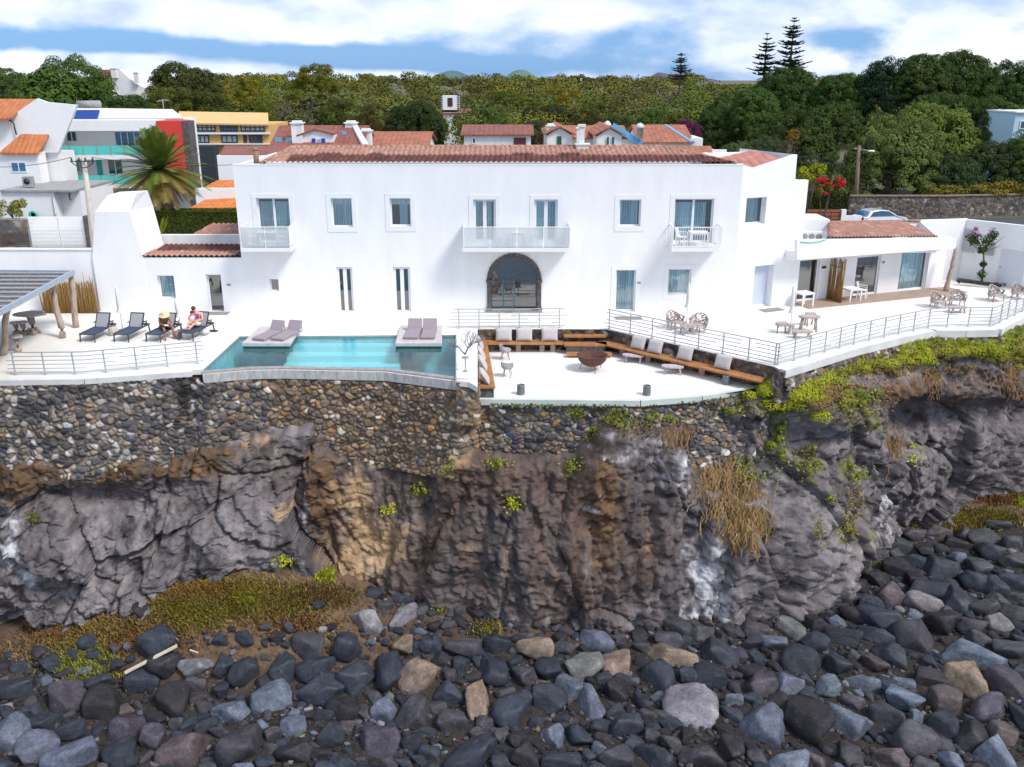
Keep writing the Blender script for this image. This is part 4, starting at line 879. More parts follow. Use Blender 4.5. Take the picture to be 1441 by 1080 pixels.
railing('terrace_railing', 'diagonal grey railing with staggered bars above the right hand cushions', pz([(857, 463), (1090, 514)]), seed=8, over=.3)
railing('terrace_railing', 'long curved grey railing along the kerb of the right terrace', pz([(1094, 514), (1200, 485), (1262, 471), (1312, 461), (1352, 460), (1398, 459.5), (1418, 449), (1441, 438)])+[(26.6, 44.2), (31, 46.6)], seed=12, ps=1.05)
# ------------------------------------------------------------------ dark loungers
def make_lounger():
    t = thing('sun_lounger', '', 'sun lounger', (0, 0, 0), 0, 'dark sun loungers facing the sea')
    W, L = .66, 1.28; zf = .36
    mb = MB()
    for s in (-1, 1): mb.bar((s*W/2, 0, zf), (s*W/2, L+.62, zf), .05, .06)
    mb.bar((-W/2, .02, zf), (W/2, .02, zf), .05, .05); mb.bar((-W/2, L+.6, zf), (W/2, L+.6, zf), .05, .05); mb.bar((-W/2, L+.45, zf-.01), (W/2+.0, L+.45, zf-.01), .04, .04)
    mb.build('frame', DMET, t, False)
    MB().b2((-W/2+.03, .03, zf-.005), (W/2-.03, L, zf+.012)).build('seat_sling', BLUEF, t, False)
    a = R(62); hb = .64; mb = MB(); p0 = Vector((0, L, zf+.02)); d = Vector((0, math.cos(a), math.sin(a)))
    for s in (-1, 1): mb.bar(p0+Vector((s*(W/2-.02), 0, 0)), p0+d*hb+Vector((s*(W/2-.02), 0, 0)), .045, .045); mb.bar(p0+d*hb*.5+Vector((s*(W/2-.02), 0, 0)), Vector((s*(W/2-.02), L+.45, zf)), .025)
    mb.bar(p0+d*hb+Vector((-W/2, 0, 0)), p0+d*hb+Vector((W/2, 0, 0)), .05, .045); br = mb.build('backrest', DMET, t, False)
    m = MB(); q = [p0+Vector((sx*(W/2-.04), -.012, 0))+d*k for sx, k in ((-1, 0), (1, 0), (1, hb-.02), (-1, hb-.02))]; nn = Vector((0, math.sin(a), -math.cos(a)))*.012
    m.add(q+[v+nn for v in q], [(0, 1, 2, 3), (7, 6, 5, 4), (0, 4, 5, 1), (1, 5, 6, 2), (2, 6, 7, 3), (3, 7, 4, 0)]); m.build('backrest_sling', GREYF, br, False)
    for sx in (-1, 1):
        for yy_ in (.04, L+.50): m = MB(); m.bar((sx*W/2, yy_, zf), (sx*(W/2+.015), yy_+(-.03 if yy_ < .5 else .05), 0), .05, .04); m.build('leg', DMET, t, False)
        m = MB(); m.bar((sx*(W/2+.02), L-.05, zf+.21), (sx*(W/2+.02), L+.40, zf+.21), .05, .03); m.bar((sx*(W/2+.02), L+.36, zf), (sx*(W/2+.02), L+.36, zf+.2), .03); m.build('armrest', DMET, t, False)
    return t
LG = make_lounger(); spots = [(123.5, 482), (171, 482), (216, 482), (262, 480)]
labs = ['empty dark lounger nearest the stick fence, at the left end of its row', 'empty dark lounger just right of the round stone side table', 'dark lounger under the person in the straw hat', 'dark lounger under the reclining adult, at the pool end of the row']
LP = []
for i, (px, py) in enumerate(spots):
    p = at(px, py, z=.0); o = LG if i == 0 else dup(LG); o.location = p; o.rotation_euler.z = R(-6-2*i); o['label'] = labs[i]; LP.append((p, R(-6-2*i)))
# small things between loungers
c = at(160, 472, z=0); mb = MB(); mb.lathe((c.x, c.y, 0), [(.15, 0), (.20, .1), (.21, .22), (.19, .34), (.17, .37), (.001, .38)], 14, .06); tag(mb.build('round_side_table', M('buff_stone', (.50, .44, .36), .9, .2, 6, .4, 15)), 'buff drum side table between the two empty loungers', 'side table')
c = at(251, 476, z=0); mb = MB(); mb.lathe((c.x, c.y, 0), [(.13, 0), (.18, .1), (.18, .25), (.15, .30), (.001, .31)], 12, .07); tag(mb.build('small_side_table', M('mauve_brown_wood', (.25, .17, .17), .9, .2, 6)), 'small mauve brown block table between the two occupied loungers', 'side table')
c = at(288, 472, z=0); mb = MB(); mb.blob((c.x, c.y, .17), (.24, .15, .17), 2, .3, 2); b_ = mb.build('beach_bag', M('white_black_cloth', (.55, .55, .55), .9, .5, 8)); tag(b_, 'pale patterned beach bag on the floor right of the loungers', 'bag'); mb = MB(); mb.tube(arc((c.x-.1, c.y, .28), (c.x+.1, c.y, .28), -.12), .012, 6); mb.build('strap', BLKM, b_)
c = at(301, 467, z=0); mb = MB(); mb.blob((c.x, c.y, .04), (.20, .09, .04), 2, .4, 2); tag(mb.build('dark_towel', BLKM), 'crumpled black cloth on the floor beside the beach bag', 'towel')
# ------------------------------------------------------------------ closed parasols
def parasol(label, base, top, hb=.9):
    b, tp = Vector(base), Vector(top); t = thing('closed_parasol', label, 'parasol', b, 0, 'closed white parasols'); d = (tp-b)
    MB().tube([b, b+d], .022, 8).build('pole', WHITE2, t)
    MB().lathe(b, [(.20, 0), (.20, .04), (.04, .06), (.035, .3), (.001, .3)], 14).build('base', GMET, t)
    mb = MB(); n = 20; vs = []; fs = []; prof = [(.42, .13), (.47, .10), (.52, .065), (.6, .075), (.8, .06), (.97, .035), (1.0, .008)]
    for k, r in prof:
        for i in range(n): a = 2*PI*i/n; rr = r*(1+.28*(i % 2)); vs.append(b+d*k+Vector((math.cos(a)*rr, math.sin(a)*rr, 0)))
    for j in range(len(prof)-1):
        for i in range(n): fs.append((j*n+i, j*n+(i+1) % n, (j+1)*n+(i+1) % n, (j+1)*n+i))
    mb.add(vs, fs, True); mb.build('folded_canopy', OLDWHITE, t)
    return t
def para_px(label, bx_, by_, tx_, ty_):
    b = at(bx_, by_, z=0); tp = at(tx_, ty_, y=b.y); parasol(label, b, tp)
para_px('closed white parasol leaning between the first two dark loungers', 173, 465, 163, 404)
para_px('closed white parasol between the person in the hat and the reclining adult', 256, 465, 246, 420)
para_px('closed white parasol standing by the root armchairs behind the diagonal railing', 966, 457, 970, 398)
para_px('closed white parasol between the driftwood tables near the annex', 1112, 468, 1117, 402)
# ------------------------------------------------------------------ people
SKIN1 = M('tanned_skin', (.30, .12, .06), .5, .08, 8); SKIN2 = M('fair_skin', (.62, .34, .24), .5, .08, 8); SKIN3 = M('light_skin', (.60, .36, .27), .5, .08, 8)
def body(name, label, J, rad, mat, fingers=True, s=1.0):
    """J: joint name -> position; a single skinned surface grown from the pelvis"""
    E = [('pelvis', 'waist'), ('waist', 'chest'), ('chest', 'neck'), ('neck', 'jaw'), ('jaw', 'head'), ('head', 'crown')]
    for s_ in 'LR': E += [('chest', 'shoulder'+s_), ('shoulder'+s_, 'elbow'+s_), ('elbow'+s_, 'wrist'+s_), ('wrist'+s_, 'palm'+s_), ('pelvis', 'hip'+s_), ('hip'+s_, 'knee'+s_), ('knee'+s_, 'ankle'+s_), ('ankle'+s_, 'toe'+s_)]
    J = {k: Vector(v) for k, v in J.items()}; rd = dict(pelvis=.135, waist=.12, chest=.145, neck=.055, jaw=.075, head=.095, crown=.06, shoulder=.065, elbow=.042, wrist=.028, palm=.034, hip=.095, knee=.06, ankle=.038, toe=.03); rd.update(rad)
    for s_ in 'LR':
        if 'palm'+s_ not in J: J['palm'+s_] = J['wrist'+s_]+(J['wrist'+s_]-J['elbow'+s_]).normalized()*.075*s
        if 'toe'+s_ not in J: J['toe'+s_] = J['ankle'+s_]+Vector((0, -.17*s, -.03*s))
    names = ['pelvis']+[k for k in J if k != 'pelvis']; V = [J[k] for k in names]; r = [rd[k.rstrip('LR') if k[-1] in 'LR' else k]*s for k in names]; ed = [(names.index(a), names.index(b)) for a, b in E]
    if fingers:
        for s_ in 'LR':
            w_, p_ = J['wrist'+s_], J['palm'+s_]; d = (p_-w_).normalized(); sd_ = d.cross(Vector((0, 0, 1))); sd_ = sd_.normalized() if sd_.length > .1 else Vector((1, 0, 0)); dn = d.cross(sd_); dn = dn if dn.z < 0 else -dn
            for q, (off, ln) in enumerate(((-.030, .062), (-.010, .076), (.011, .072), (.031, .055))):
                a = p_+sd_*off*s+d*.015*s; b = a+d*ln*.55*s+dn*.008*s; c_ = b+d*ln*.3*s+dn*.028*s; k = len(V); V += [a, b, c_]; r += [.010*s, .009*s, .007*s]; ed += [(names.index('palm'+s_), k), (k, k+1), (k+1, k+2)]
            a = w_+d*.03*s-sd_*.034*s; b = a+d*.03*s-sd_*.016*s+dn*.015*s; k = len(V); V += [a, b]; r += [.012*s, .009*s]; ed += [(names.index('wrist'+s_), k), (k, k+1)]
    me = bpy.data.meshes.new(name); me.from_pydata([tuple(v) for v in V], ed, []); me.materials.append(mat); o = bpy.data.objects.new(name, me); C.objects.link(o)
    m = o.modifiers.new('skin', 'SKIN'); m.use_smooth_shade = True
    for i, sv in enumerate(me.skin_vertices[0].data): sv.radius = (r[i], r[i]); sv.use_root = (i == 0)
    o.modifiers.new('sub', 'SUBSURF').levels = 2; o.modifiers['sub'].render_levels = 2
    tag(o, label, 'person'); h = J['head']; f = (J.get('look', Vector((0, -1, -.3)))).normalized() if False else None
    return o, J
def face(o, h, fwd, up, s=1.0, hair=None, hairm=None):
    fwd = Vector(fwd).normalized(); up = Vector(up); up = (up-fwd*up.dot(fwd)).normalized(); sd_ = fwd.cross(up)
    for k in (-1, 1): MB().blob(h+fwd*.088*s+sd_*k*.032*s, .011*s, 1, 0).build('eye', BLKM, o); MB().blob(h+sd_*k*.095*s-up*.01*s, (.015*s, .02*s, .03*s), 1, 0).build('ear', o.data.materials[0], o)
    MB().tube([h+fwd*.088*s+up*.005*s, h+fwd*.115*s-up*.03*s, h+fwd*.085*s-up*.038*s], [.008*s, .014*s, .008*s], 6).build('nose', o.data.materials[0], o)
    MB().tube([h+fwd*.084*s-up*.062*s-sd_*.022*s, h+fwd*.092*s-up*.062*s, h+fwd*.084*s-up*.062*s+sd_*.022*s], .006*s, 5).build('mouth', REDL, o)
    if hair: MB().blob(h-fwd*.028*s+up*.035*s, (.103*s, .108*s, .098*s), 3, .12, 3).build('hair', hairm, o)
# first person: tanned, sitting sideways on the third lounger, leaning forward, straw hat
b3 = LP[2][0]; O = Vector((b3.x+.12, b3.y+.95, .38))
J = dict(pelvis=O+Vector((.0, .05, .10)), waist=O+Vector((.05, .02, .26)), chest=O+Vector((.12, -.08, .46)), neck=O+Vector((.19, -.18, .60)), jaw=O+Vector((.22, -.24, .63)), head=O+Vector((.23, -.27, .70)), crown=O+Vector((.22, -.27, .79)),
         shoulderL=O+Vector((-.06, -.12, .50)), elbowL=O+Vector((.02, -.34, .28)), wristL=O+Vector((.26, -.36, .24)), shoulderR=O+Vector((.30, .02, .50)), elbowR=O+Vector((.46, -.14, .30)), wristR=O+Vector((.38, -.33, .26)),
         hipL=O+Vector((.04, -.10, .08)), kneeL=O+Vector((.24, -.50, .12)), ankleL=O+Vector((.30, -.62, -.30)), hipR=O+Vector((.12, .08, .08)), kneeR=O+Vector((.54, -.24, .12)), ankleR=O+Vector((.56, -.36, -.30)), toeL=O+Vector((.36, -.76, -.35)), toeR=O+Vector((.66, -.46, -.35)))
P1, J1 = body('person', 'tanned person in a wide straw hat sitting sideways on the third dark lounger', J, {}, SKIN1)
face(P1, J1['head'], (.35, -.7, -.5), (0, 0, 1))
m4 = Matrix.Rotation(R(24), 4, Vector((1, .3, 0))); MB().lathe(J1['head']+Vector((0, 0, .035)), [(.25, -.05), (.24, -.035), (.125, .0), (.12, .07), (.10, .12), (.001, .135)], 24, .02, m4).build('straw_hat', M('straw', (.75, .60, .36), .9, .15, 20, .4, 60), P1)
mb = MB(); mb.tube([J1['hipL']+Vector((0, .03, 0)), J1['hipL'].lerp(J1['kneeL'], .5)], [.125, .098], 12); mb.tube([J1['hipR']+Vector((0, .03, 0)), J1['hipR'].lerp(J1['kneeR'], .5)], [.125, .098], 12); mb.blob(J1['pelvis'], (.19, .17, .13), 2, 0); mb.build('shorts', M('dark_plum_cloth', (.07, .03, .05), .9, .1, 8), P1)
c = J1['palmR']+Vector((.02, -.06, -.0)); mb = MB(); mb.box(c, (.16, .12, .02), M4=Matrix.Rotation(R(-25), 4, 'X')); mb.box(c+Vector((-.03, -.02, .03)), (.15, .12, .012), M4=Matrix.Rotation(R(10), 4, 'X')); tag(mb.build('white_book', WHITE2), 'white booklet held by the person in the straw hat', 'book')
# second person: adult reclining on the fourth lounger, child in the lap
b4 = LP[3][0]; O = Vector((b4.x+.16, b4.y+1.15, .38))
J = dict(pelvis=O+Vector((0, .02, .13)), waist=O+Vector((.0, .10, .28)), chest=O+Vector((-.02, .14, .49)), neck=O+Vector((-.06, .09, .66)), jaw=O+Vector((-.09, .04, .70)), head=O+Vector((-.10, .02, .78)), crown=O+Vector((-.10, .04, .87)),
         shoulderL=O+Vector((-.22, .12, .55)), elbowL=O+Vector((-.36, -.06, .36)), wristL=O+Vector((-.20, -.24, .30)), shoulderR=O+Vector((.18, .14, .55)), elbowR=O+Vector((.30, -.04, .33)), wristR=O+Vector((.06, -.22, .28)),
         hipL=O+Vector((-.09, -.05, .12)), kneeL=O+Vector((-.20, -.45, .22)), ankleL=O+Vector((-.26, -.86, .07)), hipR=O+Vector((.09, -.05, .12)), kneeR=O+Vector((.0, -.48, .20)), ankleR=O+Vector((-.08, -.88, .07)), toeL=O+Vector((-.30, -.97, .14)), toeR=O+Vector((-.12, -1.0, .14)))
P2, J2 = body('person', 'fair adult with short brown hair reclining on the fourth lounger, child on the lap', J, {}, SKIN2)
HB = M('brown_hair', (.09, .035, .02), .8, .3, 20); HD = M('dark_hair', (.03, .015, .012), .8, .3, 20)
face(P2, J2['head'], (-.3, -.75, -.55), (0, 0, 1), 1, True, HB)
mb = MB(); mb.tube([J2['chest']+Vector((0, 0, .03)), J2['waist']+Vector((0, 0, .05))], [.165, .15], 14); mb.build('swim_top', M('violet_cloth', (.30, .05, .35), .9, .3, 10), P2)
mb = MB(); mb.tube([J2['hipL']+Vector((0, .08, 0)), J2['hipL'].lerp(J2['kneeL'], .55)], [.13, .10], 12); mb.tube([J2['hipR']+Vector((0, .08, 0)), J2['hipR'].lerp(J2['kneeR'], .55)], [.13, .10], 12); mb.blob(J2['pelvis'], (.20, .16, .13), 2, 0); mb.build('shorts', M('cream_cloth', (.72, .66, .52), .9, .08, 8), P2)
O = J2['pelvis']+Vector((-.12, -.17, .14)); s = .55
J = dict(pelvis=O, waist=O+Vector((0, .03, .09)), chest=O+Vector((-.01, .05, .19)), neck=O+Vector((-.02, .05, .27)), jaw=O+Vector((-.03, .03, .30)), head=O+Vector((-.03, .03, .36)), crown=O+Vector((-.03, .03, .41)),
         shoulderL=O+Vector((-.09, .04, .22)), elbowL=O+Vector((-.15, -.05, .12)), wristL=O+Vector((-.06, -.12, .12)), shoulderR=O+Vector((.08, .04, .22)), elbowR=O+Vector((.12, -.05, .12)), wristR=O+Vector((.04, -.12, .12)),
         hipL=O+Vector((-.05, -.03, 0)), kneeL=O+Vector((-.10, -.19, .06)), ankleL=O+Vector((-.12, -.36, -.02)), hipR=O+Vector((.05, -.03, 0)), kneeR=O+Vector((.03, -.20, .06)), ankleR=O+Vector((.0, -.37, -.02)), toeL=O+Vector((-.13, -.42, .02)), toeR=O+Vector((-.0, -.43, .02)))
P3, J3 = body('person', 'small dark haired child in white held on the lap of the reclining adult', J, dict(head=.14, jaw=.11, crown=.09), SKIN3, s=s)
face(P3, J3['head'], (0, -.9, -.4), (0, 0, 1), .75, True, HD)
mb = MB(); mb.tube([J3['chest']+Vector((0, 0, .04)), J3['waist'], J3['pelvis']], [.082, .085, .09], 12); mb.build('white_top', WHITE2, P3)
# ------------------------------------------------------------------ pool platforms with mauve loungers
def pool_lounger(label, loc, rz):
    t = thing('pool_lounger', label, 'sun lounger', loc, rz, 'mauve cushioned loungers on the pool platforms')
    m = MB(); m.box((0, .68, .09), (.64, 1.45, .10)); o = m.build('seat_cushion', MAUVE, t, False); bv(o, .03)
    m = MB(); m4 = Matrix.Rotation(R(52), 4, 'X'); m.box((0, 1.56, .31), (.64, .52, .10), M4=m4); o = m.build('back_cushion', MAUVE, t, False); bv(o, .03)
    m = MB()
    for sx in (-1, 1): m.bar((sx*.26, 1.38, .10), (sx*.26, 1.74, .04), .03); m.bar((sx*.26, 1.74, .04), (sx*.26, 1.70, .44), .03)
    m.box((0, .85, .02), (.6, 1.7, .03)); m.build('frame', GMET, t, False); return t
def bv(o, w, seg=2):
    m = o.modifiers.new('bevel', 'BEVEL'); m.width = w; m.segments = seg; m.limit_method = 'ANGLE'
def platform(label, q, zt=.14):
    P = zp(q, zt); mb = MB(); mb.prism(P, -.02, zt); o = mb.build('pool_platform', M('mottled_slab', (.52, .46, .46), .85, .15, 4, .3, 20)); tag(o, label, 'platform', None); bv(o, .02)
    mb = MB(); cx_ = sum(p[0] for p in P)/4; cy_ = sum(p[1] for p in P)/4; mb.prism([(cx_+(p[0]-cx_)*.97, cy_+(p[1]-cy_)*.97) for p in P], -.30, -.021); mb.build('plinth', M('dark_green_underside', (.02, .16, .13), .7, .3, 3), o); return P
platform('slanted concrete slab at the left end of the pool with two mauve loungers', [(340, 483), (408, 483), (424, 459), (366, 459)])
platform('concrete slab at the right end of the pool with two mauve loungers', [(556, 483), (622, 483), (622, 458), (563, 458)])
zt = .145
for lb, (px, py), rz in (('mauve lounger left on the slanted left pool slab', (364, 480), -18), ('mauve lounger right on the slanted left pool slab', (390, 480), -17), ('mauve lounger left on the right pool slab', (578, 478), -1.5), ('mauve lounger right on the right pool slab beside the planter wall', (602, 478), 1)):
    p = at(px, py, z=zt); pool_lounger(lb, (p.x, p.y, zt), R(rz))
# ------------------------------------------------------------------ sunken lounge furniture
ZS = -.52
def Pz(px, py, z): return at(px, py, z=z)
w0, w1, w2 = Vector((*PF[0], 0)), Vector((*PF[1], 0)), Vector((*PF[2], 0)); dia = (w2-w1).normalized(); nd = Vector((dia.y, -dia.x, 0))
def bench(name, label, P, z=ZS, th=.07, legs=True):
    t = thing(name, label, 'bench', (P[0][0], P[0][1], ZF)); m = MB(); m.prism([tuple(p) for p in P], z-th, z); o = m.build('bench_seat', DECK, t)
    m = MB(); n = len(P); cx_ = sum(p[0] for p in P)/n; cy_ = sum(p[1] for p in P)/n
    return t
sd_w = .62
x_l = PF[0][0]; yb0 = PF[0][1]; xs0 = at(793, 463, z=0).x; 
def block_legs(t, pts):
    for x, y, w in pts: m = MB(); m.b2((x-w/2, y-w/2, ZF+.001), (x+w/2, y+w/2, ZS-.072)); m.build('leg', M('reddish_block', (.34, .24, .21), .9, .2, 5), t)
yf0 = at(690, 541, z=ZS).y
LB = pz([(673, 545), (697, 545), (684, 489), (672.5, 489)], ZS); LB[2] = (LB[2][0], yb0-.06); LB[3] = (LB[3][0], yb0-.06)
t = bench('deck_bench', 'decking bench down the left side of the sunken lounge beside the planter wall', LB); m = MB(); m.prism([(LB[0][0]+.03, LB[0][1]+.06), (LB[1][0]-.06, LB[1][1]+.06), (LB[2][0]-.06, LB[2][1]-.02), (LB[3][0]+.03, LB[3][1]-.02)], ZF+.001, ZS-.072); m.build('bench_base', DSTONE, t)
t = bench('deck_bench', 'orange brown decking bench along the back wall under three cushions', [(LB[2][0]+.01, yb0-.66), (xs0-.02, yb0-.66), (xs0-.02, yb0-.06), (LB[2][0]+.01, yb0-.06)]); block_legs(t, [(x_l+1.9, yb0-.35, .22), (x_l+3.0, yb0-.35, .22), (xs0-.5, yb0-.35, .22)])
e1 = w1+dia*.1+nd*.06; L_d = (w2-w1).length-.25
t = bench('deck_bench', 'long diagonal decking bench under four cushions below the diagonal railing', [tuple((w1+nd*.06)[:2]), tuple((w1+dia*L_d+nd*.10)[:2]), tuple((w1+dia*(L_d+.05)+nd*.72)[:2]), tuple((w1+nd*.70-dia*.1)[:2])]); block_legs(t, [(*(w1+dia*k+nd*.32)[:2], .22) for k in (1.2, 2.6, 4.0, 5.4)])
st = thing('timber_steps', 'three broad plank steps leading down into the sunken lounge', 'steps', (xs0+.9, yb0-.4, ZF)); xe = PF[1][0]
for z_, ya_, yb_, xo in ((-.24, yb0-.36, yb0-.06, 0), (ZS, yb0-.86, yb0-.36, 0), (-.80, yb0-1.42, yb0-1.05, .12)):
    m = MB(); m.b2((xs0+.0+xo*.6, ya_, z_-.09), (xe+xo*1.5-.02, yb_, z_)); o = m.build('tread', DECK, st)
m = MB(); m.b2((xs0+.1, yb0-.84, ZF+.001), (xe-.1, yb0-.1, ZS-.1)); m.build('step_base', DSTONE, st)
def cushion(label, c, rz, lean=18, w=.78, h=.62, th=.24, sag=0):
    m = MB(); n = 10; vs = []; fs = []
    for side in (-1, 1):
        for i in range(n+1):
            for j in range(n+1):
                u, v = i/n*2-1, j/n*2-1; e = max(0, (1-u**4)*(1-v**4))**.5; pin = 1-.05*(1-abs(v))*abs(u)**3-.0
                vs.append(Vector((u*w/2*(1-.06*(1-abs(v)**2)*abs(u)), side*th/2*e, h/2+v*h/2*(1-.06*(1-abs(u)**2)*abs(v)))))
    K = (n+1)**2
    for i in range(n):
        for j in range(n):
            a = i*(n+1)+j; fs.append((a, a+n+1, a+n+2, a+1)); fs.append((K+a, K+a+1, K+a+n+2, K+a+n+1))
    m.add(vs, fs, True); o = m.build('scatter_cushion', CUSH); o.location = c; o.rotation_euler = (R(-lean), 0, rz); tag(o, label, 'cushion', 'oatmeal cushions around the sunken lounge'); return o
for lb, px in (('oatmeal cushion on the back bench, left one of three', 709), ('middle oatmeal cushion on the back bench', 737.5), ('oatmeal cushion on the back bench next to the plank steps', 773)): p = at(px, 478, z=ZS); cushion(lb, (p.x, yb0-.34, ZS+.01), 0)
for lb, k, lean in (('oatmeal cushion on the left bench nearest the back wall', .55, 22), ('oatmeal cushion on the left bench, second from the back', 1.65, 24), ('oatmeal cushion on the left bench, second from the front', 2.45, 26), ('large oatmeal cushion at the front end of the left bench', 3.45, 32)):
    p = at({.55: 678, 1.65: 681, 2.45: 683.5, 3.45: 687}[k], {.55: 491, 1.65: 507, 2.45: 520, 3.45: 538}[k], z=ZS); cushion(lb, (p.x, p.y, ZS+.01), R(97), lean, .80, .62, .28)
for lb, px, dy in (('oatmeal cushion on the diagonal bench nearest the steps', 896, 0), ('second oatmeal cushion of the pair near the steps on the diagonal bench', 920, 0), ('single oatmeal cushion midway along the diagonal bench', 962, 0), ('oatmeal cushion at the far right end of the diagonal bench', 1015.5, 0)):
    best = min((abs(proj(*(w1+dia*k+nd*.35+Vector((0, 0, ZS))))[0]-px), k) for k in np.linspace(0, L_d, 300)); p = w1+dia*float(best[1])+nd*.36; cushion(lb, (p.x, p.y, ZS+.01), math.atan2(dia.y, dia.x))
# fire pit
c = at(833, 521, z=ZF); fp = thing('fire_pit', 'big rusty iron fire bowl on three thin legs in the middle of the sunken lounge', 'fire pit', c)
m = MB(); Rr = .66; m.lathe(c, [(.001, .20), (.25, .215), (.46, .32), (.59, .46), (Rr, .68), (Rr+.02, .70), (Rr-.03, .70), (.56, .48), (.43, .35), (.22, .26), (.001, .24)], 36); m.build('bowl', RUST, fp)
for a in (-80, 40, 160): x, y = c.x+.44*math.cos(R(a)), c.y+.44*math.sin(R(a)); m = MB(); m.tube([(x, y, ZF+.34), (c.x+.56*math.cos(R(a)), c.y+.56*math.sin(R(a)), ZF)], .015, 6); m.build('leg', RUST, fp)
m = MB(); [m.tube([(c.x+rng.uniform(-.2, .1), c.y+rng.uniform(-.15, .15), ZF+.31), (c.x+rng.uniform(-.1, .3), c.y+rng.uniform(-.15, .15), ZF+.37)], .03, 6) for _ in range(5)]; tag(m.build('burnt_logs', M('ash_wood', (.12, .09, .08), .95, .4, 8)), 'a few burnt log pieces lying in the fire bowl', 'logs')
def lantern(label, px, py):
    c = at(px, py, z=ZF); t = thing('floor_lantern', label, 'lantern', c, 0, 'weathered metal floor lanterns'); m = MB(); m.lathe(c, [(.155, 0), (.16, .02), (.155, .36), (.15, .40), (.13, .41), (.12, .38), (.11, .1), (.001, .1)], 18, .01); m.build('casing', DGREYC, t)
    m = MB(); m.lathe(c, [(.05, .11), (.05, .30), (.001, .31)], 10); m.build('candle', OLDWHITE, t)
lantern('weathered dark lantern on the floor edge below the low woven stools', 733, 555); lantern('weathered dark lantern at the front edge below the fire bowl side table', 910, 556); lantern('weathered dark lantern near the right end of the diagonal bench', 1021.5, 541)
def low_stool(label, px, py, rz):
    c = at(px, py, z=ZF); t = thing('low_stool', label, 'stool', c, rz, 'low woven stools by the left bench'); m = MB()
    m.lathe((0, 0, 0), [(.10, .36), (.22, .37), (.26, .44), (.25, .50), (.22, .46), (.12, .42), (.001, .41)], 16, .05); m.build('seat', M('pale_wicker', (.42, .40, .42), .9, .2, 25, .8, 40), t, False)
    m = MB(); n = 9
    for i in range(n): a = R(20+140*i/(n-1)); m.tube([(.25*math.cos(a), .23*math.sin(a), .46), (.27*math.cos(a), .26*math.sin(a), .64)], .02, 6)
    m.tube([(.27*math.cos(R(20+140*i/8)), .26*math.sin(R(20+140*i/8)), .65) for i in range(9)], .025, 6); m.build('backrest', MATS['pale_wicker'], t, False)
    for a in (45, 135, 225, 315): m = MB(); m.tube([(.15*math.cos(R(a)), .15*math.sin(R(a)), .38), (.24*math.cos(R(a)), .24*math.sin(R(a)), 0)], [.022, .016], 6); m.build('leg', DRIFT, t, False)
low_stool('low woven stool nearer the back bench', 711, 506, R(100)); low_stool('low woven stool nearer the front, facing the fire bowl', 714, 530, R(170))
def drift_table(name, label, c, L, Wd, h, rz, cat='table', group=None, legs=4, th=.07, seed=0, mat=None):
    t = thing(name, label, cat, c, rz, group); r_ = random.Random(seed); mat = mat or DRIFT; n = 14
    pl_ = [(math.cos(2*PI*i/n)*L/2*(1+r_.uniform(-.12, .12)), math.sin(2*PI*i/n)*Wd/2*(1+r_.uniform(-.15, .15))) for i in range(n)]; pl_ = [(max(-L/2, min(L/2, x*1.15)), max(-Wd/2, min(Wd/2, y*1.2))) for x, y in pl_]
    m = MB(); m.prism(pl_, h-th, h); m.build('top', mat, t, False)
    for k in range(legs):
        sx, sy = (-1 if k < legs/2 else 1), (-1 if k % 2 else 1); m = MB()
        if legs == 2: sy = 0
        m.tube([(sx*L*.30, sy*Wd*.2, h-th+.01), (sx*L*.34, sy*Wd*.3, h*.5), (sx*L*(.30+r_.uniform(0, .1)), sy*Wd*.38, 0)], [.055, .035, .045], 7); m.build('leg', mat, t, False)
    return t
GW = M('lilac_grey_wood', (.46, .40, .42), .85, .2, 6, .4, 14)
c = at(891, 510, z=ZF); drift_table('coffee_table', 'low grey wood table between the fire bowl and the diagonal bench', c, .95, .42, .36, R(-12), seed=2, mat=GW)
c = at(946, 526, z=ZF); drift_table('coffee_table', 'low grey wood table nearer the right end of the diagonal bench', c, .95, .42, .36, R(-10), seed=5, mat=GW)
# driftwood sculpture on planter wall
c = at(655, 523, z=.12); sc = thing('driftwood_tree', 'bare branching driftwood sculpture on a thin stand on the planter wall', 'sculpture', (c.x, c.y, .12)); m = MB(); m.lathe(c, [(.10, 0), (.10, .02), (.02, .03), (.02, .55), (.14, .56), (.14, .59), (.001, .59)], 12); m.build('stand', GREYST, sc)
m = MB(); r_ = random.Random(4)
def twig(p, d, L, r, k):
    q = p+d*L; m.tube([p, p.lerp(q, .5)+Vector((r_.uniform(-.05, .05),)*3), q], [r, r*.8, r*.6], 5)
    if k:
        for _ in range(3): twig(q if _ else p.lerp(q, .6), (d+Vector((r_.uniform(-.9, .9), r_.uniform(-.7, .7), r_.uniform(-.4, .7)))).normalized(), L*.68, r*.6, k-1)
for _ in range(4): twig(c+Vector((0, 0, .7)), Vector((r_.uniform(-.9, .6), r_.uniform(-.4, .6), .8)).normalized(), .45, .035, 3)
m.build('branches', GREYST, sc)
